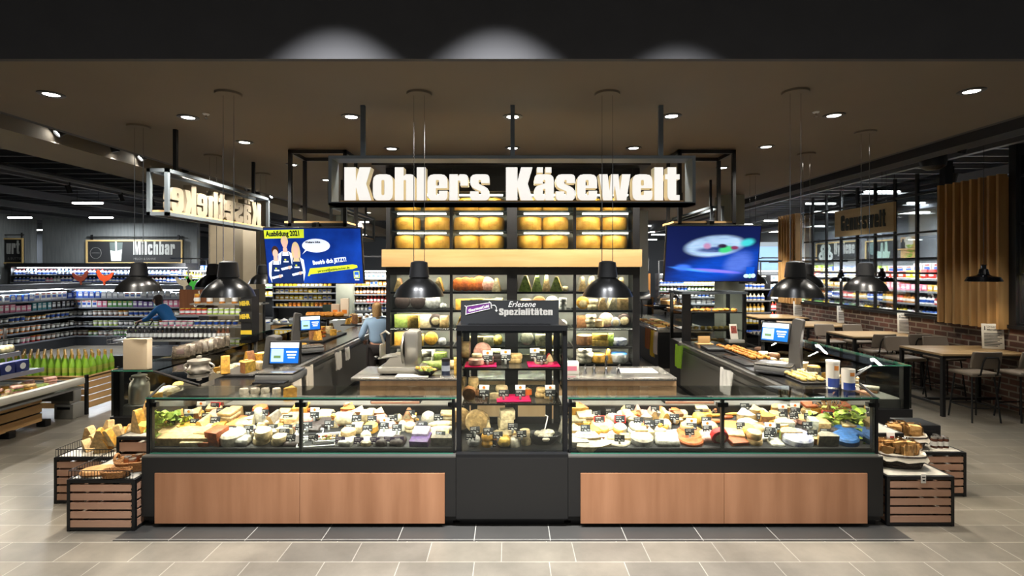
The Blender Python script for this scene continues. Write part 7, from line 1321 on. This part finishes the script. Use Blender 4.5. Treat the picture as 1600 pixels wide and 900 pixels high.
s = TH('bread_stand', 'display stand of bread with upright paper bags behind the left counter', 'stand', (-3.85, 10.9, 0)); PT('board', MB().rbox(.9, .4, .03, .01, 0, Mx((0, 0, 1.3))), DARK, s); PT('post', MB().tube([(0, 0, 0), (0, 0, 1.3)], .03), BLK, s)
for k in range(7): ONE('bread_roll', MB().rbox(.2, .13, .1, .045, jit=.006), MATS['pastry_crust_0'], f'golden bread roll on the bread stand behind the left counter, {ordn(k)} from the left', 'bread', (-4.2 + .1 * k, 10.85 + .08 * (k % 2), 1.332 if k % 2 else 1.332), R.random(), 'rolls on the bread stand')
for k in range(2): s = TH('paper_bag', f'white and orange paper bag on the bread stand, {("left", "right")[k]} one', 'bag', (-3.72 + .2 * k, 11.0, 1.332), .1, 'bags on the bread stand'); PT('bag', MB().rbox(.17, .1, .38 - .12 * (1 - k), .01, jit=.004), mat('bag_cream', (226, 208, 184), .7), s); PT('label', MB().box(-.05, .05, -.053, -.051, .06, .14), pm('orange'), s)
# ================================================================== people
def skin(joints, edges, root, sub=2):
    """joints: name -> (x, y, z, radius); grows one continuous surface over the edges"""
    names = list(joints); me = bpy.data.meshes.new('body'); me.from_pydata([joints[n][:3] for n in names], [(names.index(a), names.index(b)) for a, b in edges], [])
    o = bpy.data.objects.new('body', me); col.objects.link(o); m = o.modifiers.new('skin', 'SKIN'); m.use_smooth_shade = True
    sv = me.skin_vertices[0].data
    for i, n in enumerate(names):
        r = joints[n][3]; sv[i].radius = (r, r) if not isinstance(r, tuple) else r; sv[i].use_root = n == root
    s_ = o.modifiers.new('sub', 'SUBSURF'); s_.levels = sub; s_.render_levels = sub
    out = bpy.data.meshes.new_from_object(o.evaluated_get(bpy.context.evaluated_depsgraph_get())); bpy.data.objects.remove(o); return out
def hand(J, Ed, pre, wrist, d, side, curl):   # palm, four fingers of unequal length and a thumb leaving the side of the palm
    d = Vector(d).normalized(); side = Vector(side).normalized(); n = d.cross(side); wv = Vector(wrist)
    pal = wv + d * .07; J[pre + 'palm'] = (*pal, .024); Ed.append((pre + 'wrist', pre + 'palm'))
    for i, L in enumerate((.068, .078, .072, .055)):
        b = pal + d * .028 + side * (.03 - .02 * i); m1 = b + (d + n * curl).normalized() * L * .5; e = m1 + (d * .6 + n * curl * 1.6).normalized() * L * .5
        for nm, q, r in (('a', b, .0095), ('b', m1, .0085), ('c', e, .007)): J[f'{pre}f{i}{nm}'] = (*q, r)
        Ed.extend([(pre + 'palm', f'{pre}f{i}a'), (f'{pre}f{i}a', f'{pre}f{i}b'), (f'{pre}f{i}b', f'{pre}f{i}c')])
    t0 = wv + d * .035 + side * .034; t1 = t0 + (d + side * .7).normalized() * .04; t2 = t1 + (d + n * curl).normalized() * .03
    for nm, q, r in (('a', t0, .012), ('b', t1, .0105), ('c', t2, .008)): J[f'{pre}t{nm}'] = (*q, r)
    Ed.extend([(pre + 'palm', pre + 'ta'), (pre + 'ta', pre + 'tb'), (pre + 'tb', pre + 'tc')])
SKINM = mat('skin', (206, 154, 126), .5, spec=.35)
def person(label, loc, rz, lean, arms, shirt, trousers, hairc, long_hair, apron=None):
    """arms: (elbow, wrist) for left and right, relative to the floor point, facing -y"""
    s = TH('person', label, 'person', loc, rz); ln = Vector((0, -lean, 0))
    J = {'pelvis': (0, 0, .93, (.15, .11)), 'waist': (0, ln.y * .35, 1.1, (.13, .095)), 'chest': (0, ln.y * .8, 1.32, (.155, .11)), 'neck0': (0, ln.y * 1.05, 1.44, .07), 'neck': (0, ln.y * 1.15, 1.5, .052), 'skull': (0, ln.y * 1.25 - .01, 1.6, .085)}
    E1 = [('pelvis', 'waist'), ('waist', 'chest'), ('chest', 'neck0'), ('neck0', 'neck'), ('neck', 'skull')]; top = {}; TE = []
    for k, sx in (('l', -1), ('r', 1)):
        el, wr = arms[k]; sh = (sx * .18, ln.y * .95, 1.38)
        J[k + 'sho'] = (*sh, .055); J[k + 'elbow'] = (*el, .04); mid = [(el[i] * .6 + wr[i] * .4) for i in range(3)]; J[k + 'fore'] = (*mid, .037); J[k + 'wrist'] = (*wr, .025)
        E1 += [('chest', k + 'sho'), (k + 'sho', k + 'elbow'), (k + 'elbow', k + 'fore'), (k + 'fore', k + 'wrist')]
        hand(J, E1, k, wr, Vector(wr) - Vector(el), (-sx, 0, .2), .5)
        J[k + 'hip'] = (sx * .095, 0, .88, .088); J[k + 'knee'] = (sx * .1, -.02, .48, .057); J[k + 'calf'] = (sx * .1, .02, .33, .055); J[k + 'ankle'] = (sx * .1, .03, .09, .04); J[k + 'toe'] = (sx * .11, -.13, .035, .032)
        E1 += [('pelvis', k + 'hip'), (k + 'hip', k + 'knee'), (k + 'knee', k + 'calf'), (k + 'calf', k + 'ankle'), (k + 'ankle', k + 'toe')]
    b = skin(J, E1, 'pelvis'); b.materials.append(SKINM); PT('body', b, None, s)
    hc = Vector(J['skull'][:3])
    hd = MB().lathe([(0, -.115), (.035, -.112), (.058, -.085), (.072, -.04), (.078, .01), (.076, .06), (.058, .1), (.03, .118), (0, .122)], 20, 0, Matrix.Translation(hc) @ Matrix.Diagonal((.95, 1.18, 1, 1)))
    hd.rbox(.022, .03, .045, .008, 0, Mx(hc + Vector((0, -.095, -.035)), 0, .2)); hd.rbox(.04, .012, .012, .004, 1, Mx(hc + Vector((0, -.083, -.066))))
    for sx in (-1, 1): hd.rbox(.02, .012, .01, .004, 2, Mx(hc + Vector((sx * .03, -.087, .005)))); hd.rbox(.012, .03, .05, .005, 0, Mx(hc + Vector((sx * .077, .0, -.02))))
    PT('head', hd, [SKINM, mat('lips', (176, 96, 90), .5), mat('eye_dark', (40, 32, 30), .3)], s)
    hr = MB().lathe([(.083, -.02), (.09, .03), (.084, .08), (.06, .115), (0, .138)], 20, 0, Matrix.Translation(hc + Vector((0, .014, 0))) @ Matrix.Diagonal((.98, 1.16, 1, 1)))
    hr.lathe([(.086, .0), (.088, -.06), (.08, -.12 - .1 * long_hair), (.05, -.14 - .12 * long_hair)], 12, 0, Matrix.Translation(hc + Vector((0, .02, 0))) @ Matrix.Diagonal((.98, 1.1, 1, 1)), a0=-.15, a1=PI + .15)
    PT('hair', hr, mat('hair_' + label.split()[2], hairc, .55, noise=.3, scale=60), s)
    up = lambda n, k=1.14, a=.012: (*J[n][:3], tuple(q * k + a * .3 for q in J[n][3]) if isinstance(J[n][3], tuple) else J[n][3] * k + a)
    T_ = {n: up(n) for n in ('pelvis', 'waist', 'chest', 'neck0', 'lsho', 'lelbow', 'rsho', 'relbow')}
    T_['chest'] = (*J['chest'][:3], (.2, .16)); T_['neck0'] = (*J['neck0'][:3], .125); T_['collar'] = (*[J['neck0'][i] * .45 + J['neck'][i] * .55 for i in range(3)], .068)
    for k in 'lr': T_[k + 'cuff'] = (*[J[k + 'fore'][i] * .5 + J[k + 'wrist'][i] * .5 for i in range(3)], .043)
    sm = skin(T_, [('pelvis', 'waist'), ('waist', 'chest'), ('chest', 'neck0'), ('neck0', 'collar'), ('chest', 'lsho'), ('lsho', 'lelbow'), ('lelbow', 'lcuff'), ('chest', 'rsho'), ('rsho', 'relbow'), ('relbow', 'rcuff')], 'pelvis'); sm.materials.append(shirt); PT('shirt', sm, None, s)
    L_ = {n: up(n, 1.12, .008) for n in ('pelvis', 'lhip', 'lknee', 'lcalf', 'rhip', 'rknee', 'rcalf')}
    for k in 'lr': L_[k + 'hem'] = (*J[k + 'ankle'][:3], .055); L_[k + 'hem'] = (L_[k + 'hem'][0], L_[k + 'hem'][1], .11, .055)
    lm = skin(L_, [('pelvis', 'lhip'), ('lhip', 'lknee'), ('lknee', 'lcalf'), ('lcalf', 'lhem'), ('pelvis', 'rhip'), ('rhip', 'rknee'), ('rknee', 'rcalf'), ('rcalf', 'rhem')], 'pelvis'); lm.materials.append(trousers); PT('trousers', lm, None, s)
    for k, sx in (('l', -1), ('r', 1)): PT('shoe', MB().rbox(.1, .28, .09, .035, 0, Mx((sx * .105, -.04, 0))), DARK, s)
    if apron: PT('apron', MB().lathe([(.2, .55), (.205, .7), (.2, .9), (.185, 1.06), (.175, 1.08)], 20, 0, Matrix.Diagonal((1, .85, 1, 1)), a0=-PI * 1.12, a1=PI * .12), apron, s)
    return s
person('person with blond hair in light blue shirt and dark apron behind the left counter', (-2.42, 9.45, 0), PI * .86 * -1, .06, {'l': ((-.3, -.05, 1.1), (-.24, -.24, .96)), 'r': ((.29, -.08, 1.1), (.2, -.3, 1.0))}, mat('light_blue_shirt', (150, 178, 206), .8), mat('dark_trousers', (40, 34, 34), .8), (196, 154, 100), 1, mat('dark_apron', (38, 32, 32), .8))
p = at(282, 0, 12.6)
person('person with dark hair in bright blue jacket leaning forward over a trolley', (p.x, 12.4, 0), -PI / 2, .34, {'l': ((-.2, -.52, 1.16), (-.16, -.74, 1.1)), 'r': ((.2, -.52, 1.16), (.16, -.74, 1.1))}, mat('bright_blue_jacket', (36, 116, 190), .7), mat('grey_trousers', (60, 56, 58), .8), (56, 40, 34), 0)
s = TH('shopping_trolley', 'wire shopping trolley pushed by the person in the blue jacket', 'trolley', (p.x - 1.15, 12.4, 0)); mb = MB()
for j in range(5): z = .55 + .1 * j; k = .8 + .05 * j; mb.tube([(-.42 * k, -.25 * k, z), (.36, -.25 * k, z), (.36, .25 * k, z), (-.42 * k, .25 * k, z)], .006, 5, 0, True)
for i in range(9): x = -.34 + .085 * i; mb.tube([(x, -.2, .55), (x, -.25, .95)], .004, 4).tube([(x, .2, .55), (x, .25, .95)], .004, 4).tube([(x, -.2, .55), (x, .2, .55)], .004, 4)
PT('basket', mb, CHROME, s); PT('chassis', MB().tube([(.36, -.22, .6), (.4, -.24, .16), (-.4, -.2, .14)], .014, 7).tube([(.36, .22, .6), (.4, .24, .16), (-.4, .2, .14)], .014, 7), CHROME, s); PT('handle', MB().tube([(.36, -.25, .95), (.44, -.25, 1.08), (.44, .25, 1.08), (.36, .25, .95)], .016, 8), DARK, s)
for x in (-.38, .38):
    for y in (-.2, .22): PT('wheel', MB().lathe([(0, -.02), (.06, -.02), (.065, 0), (.06, .02), (0, .02)], 14, 0, Mx((x, y, .066)) @ UP), DARK, s)
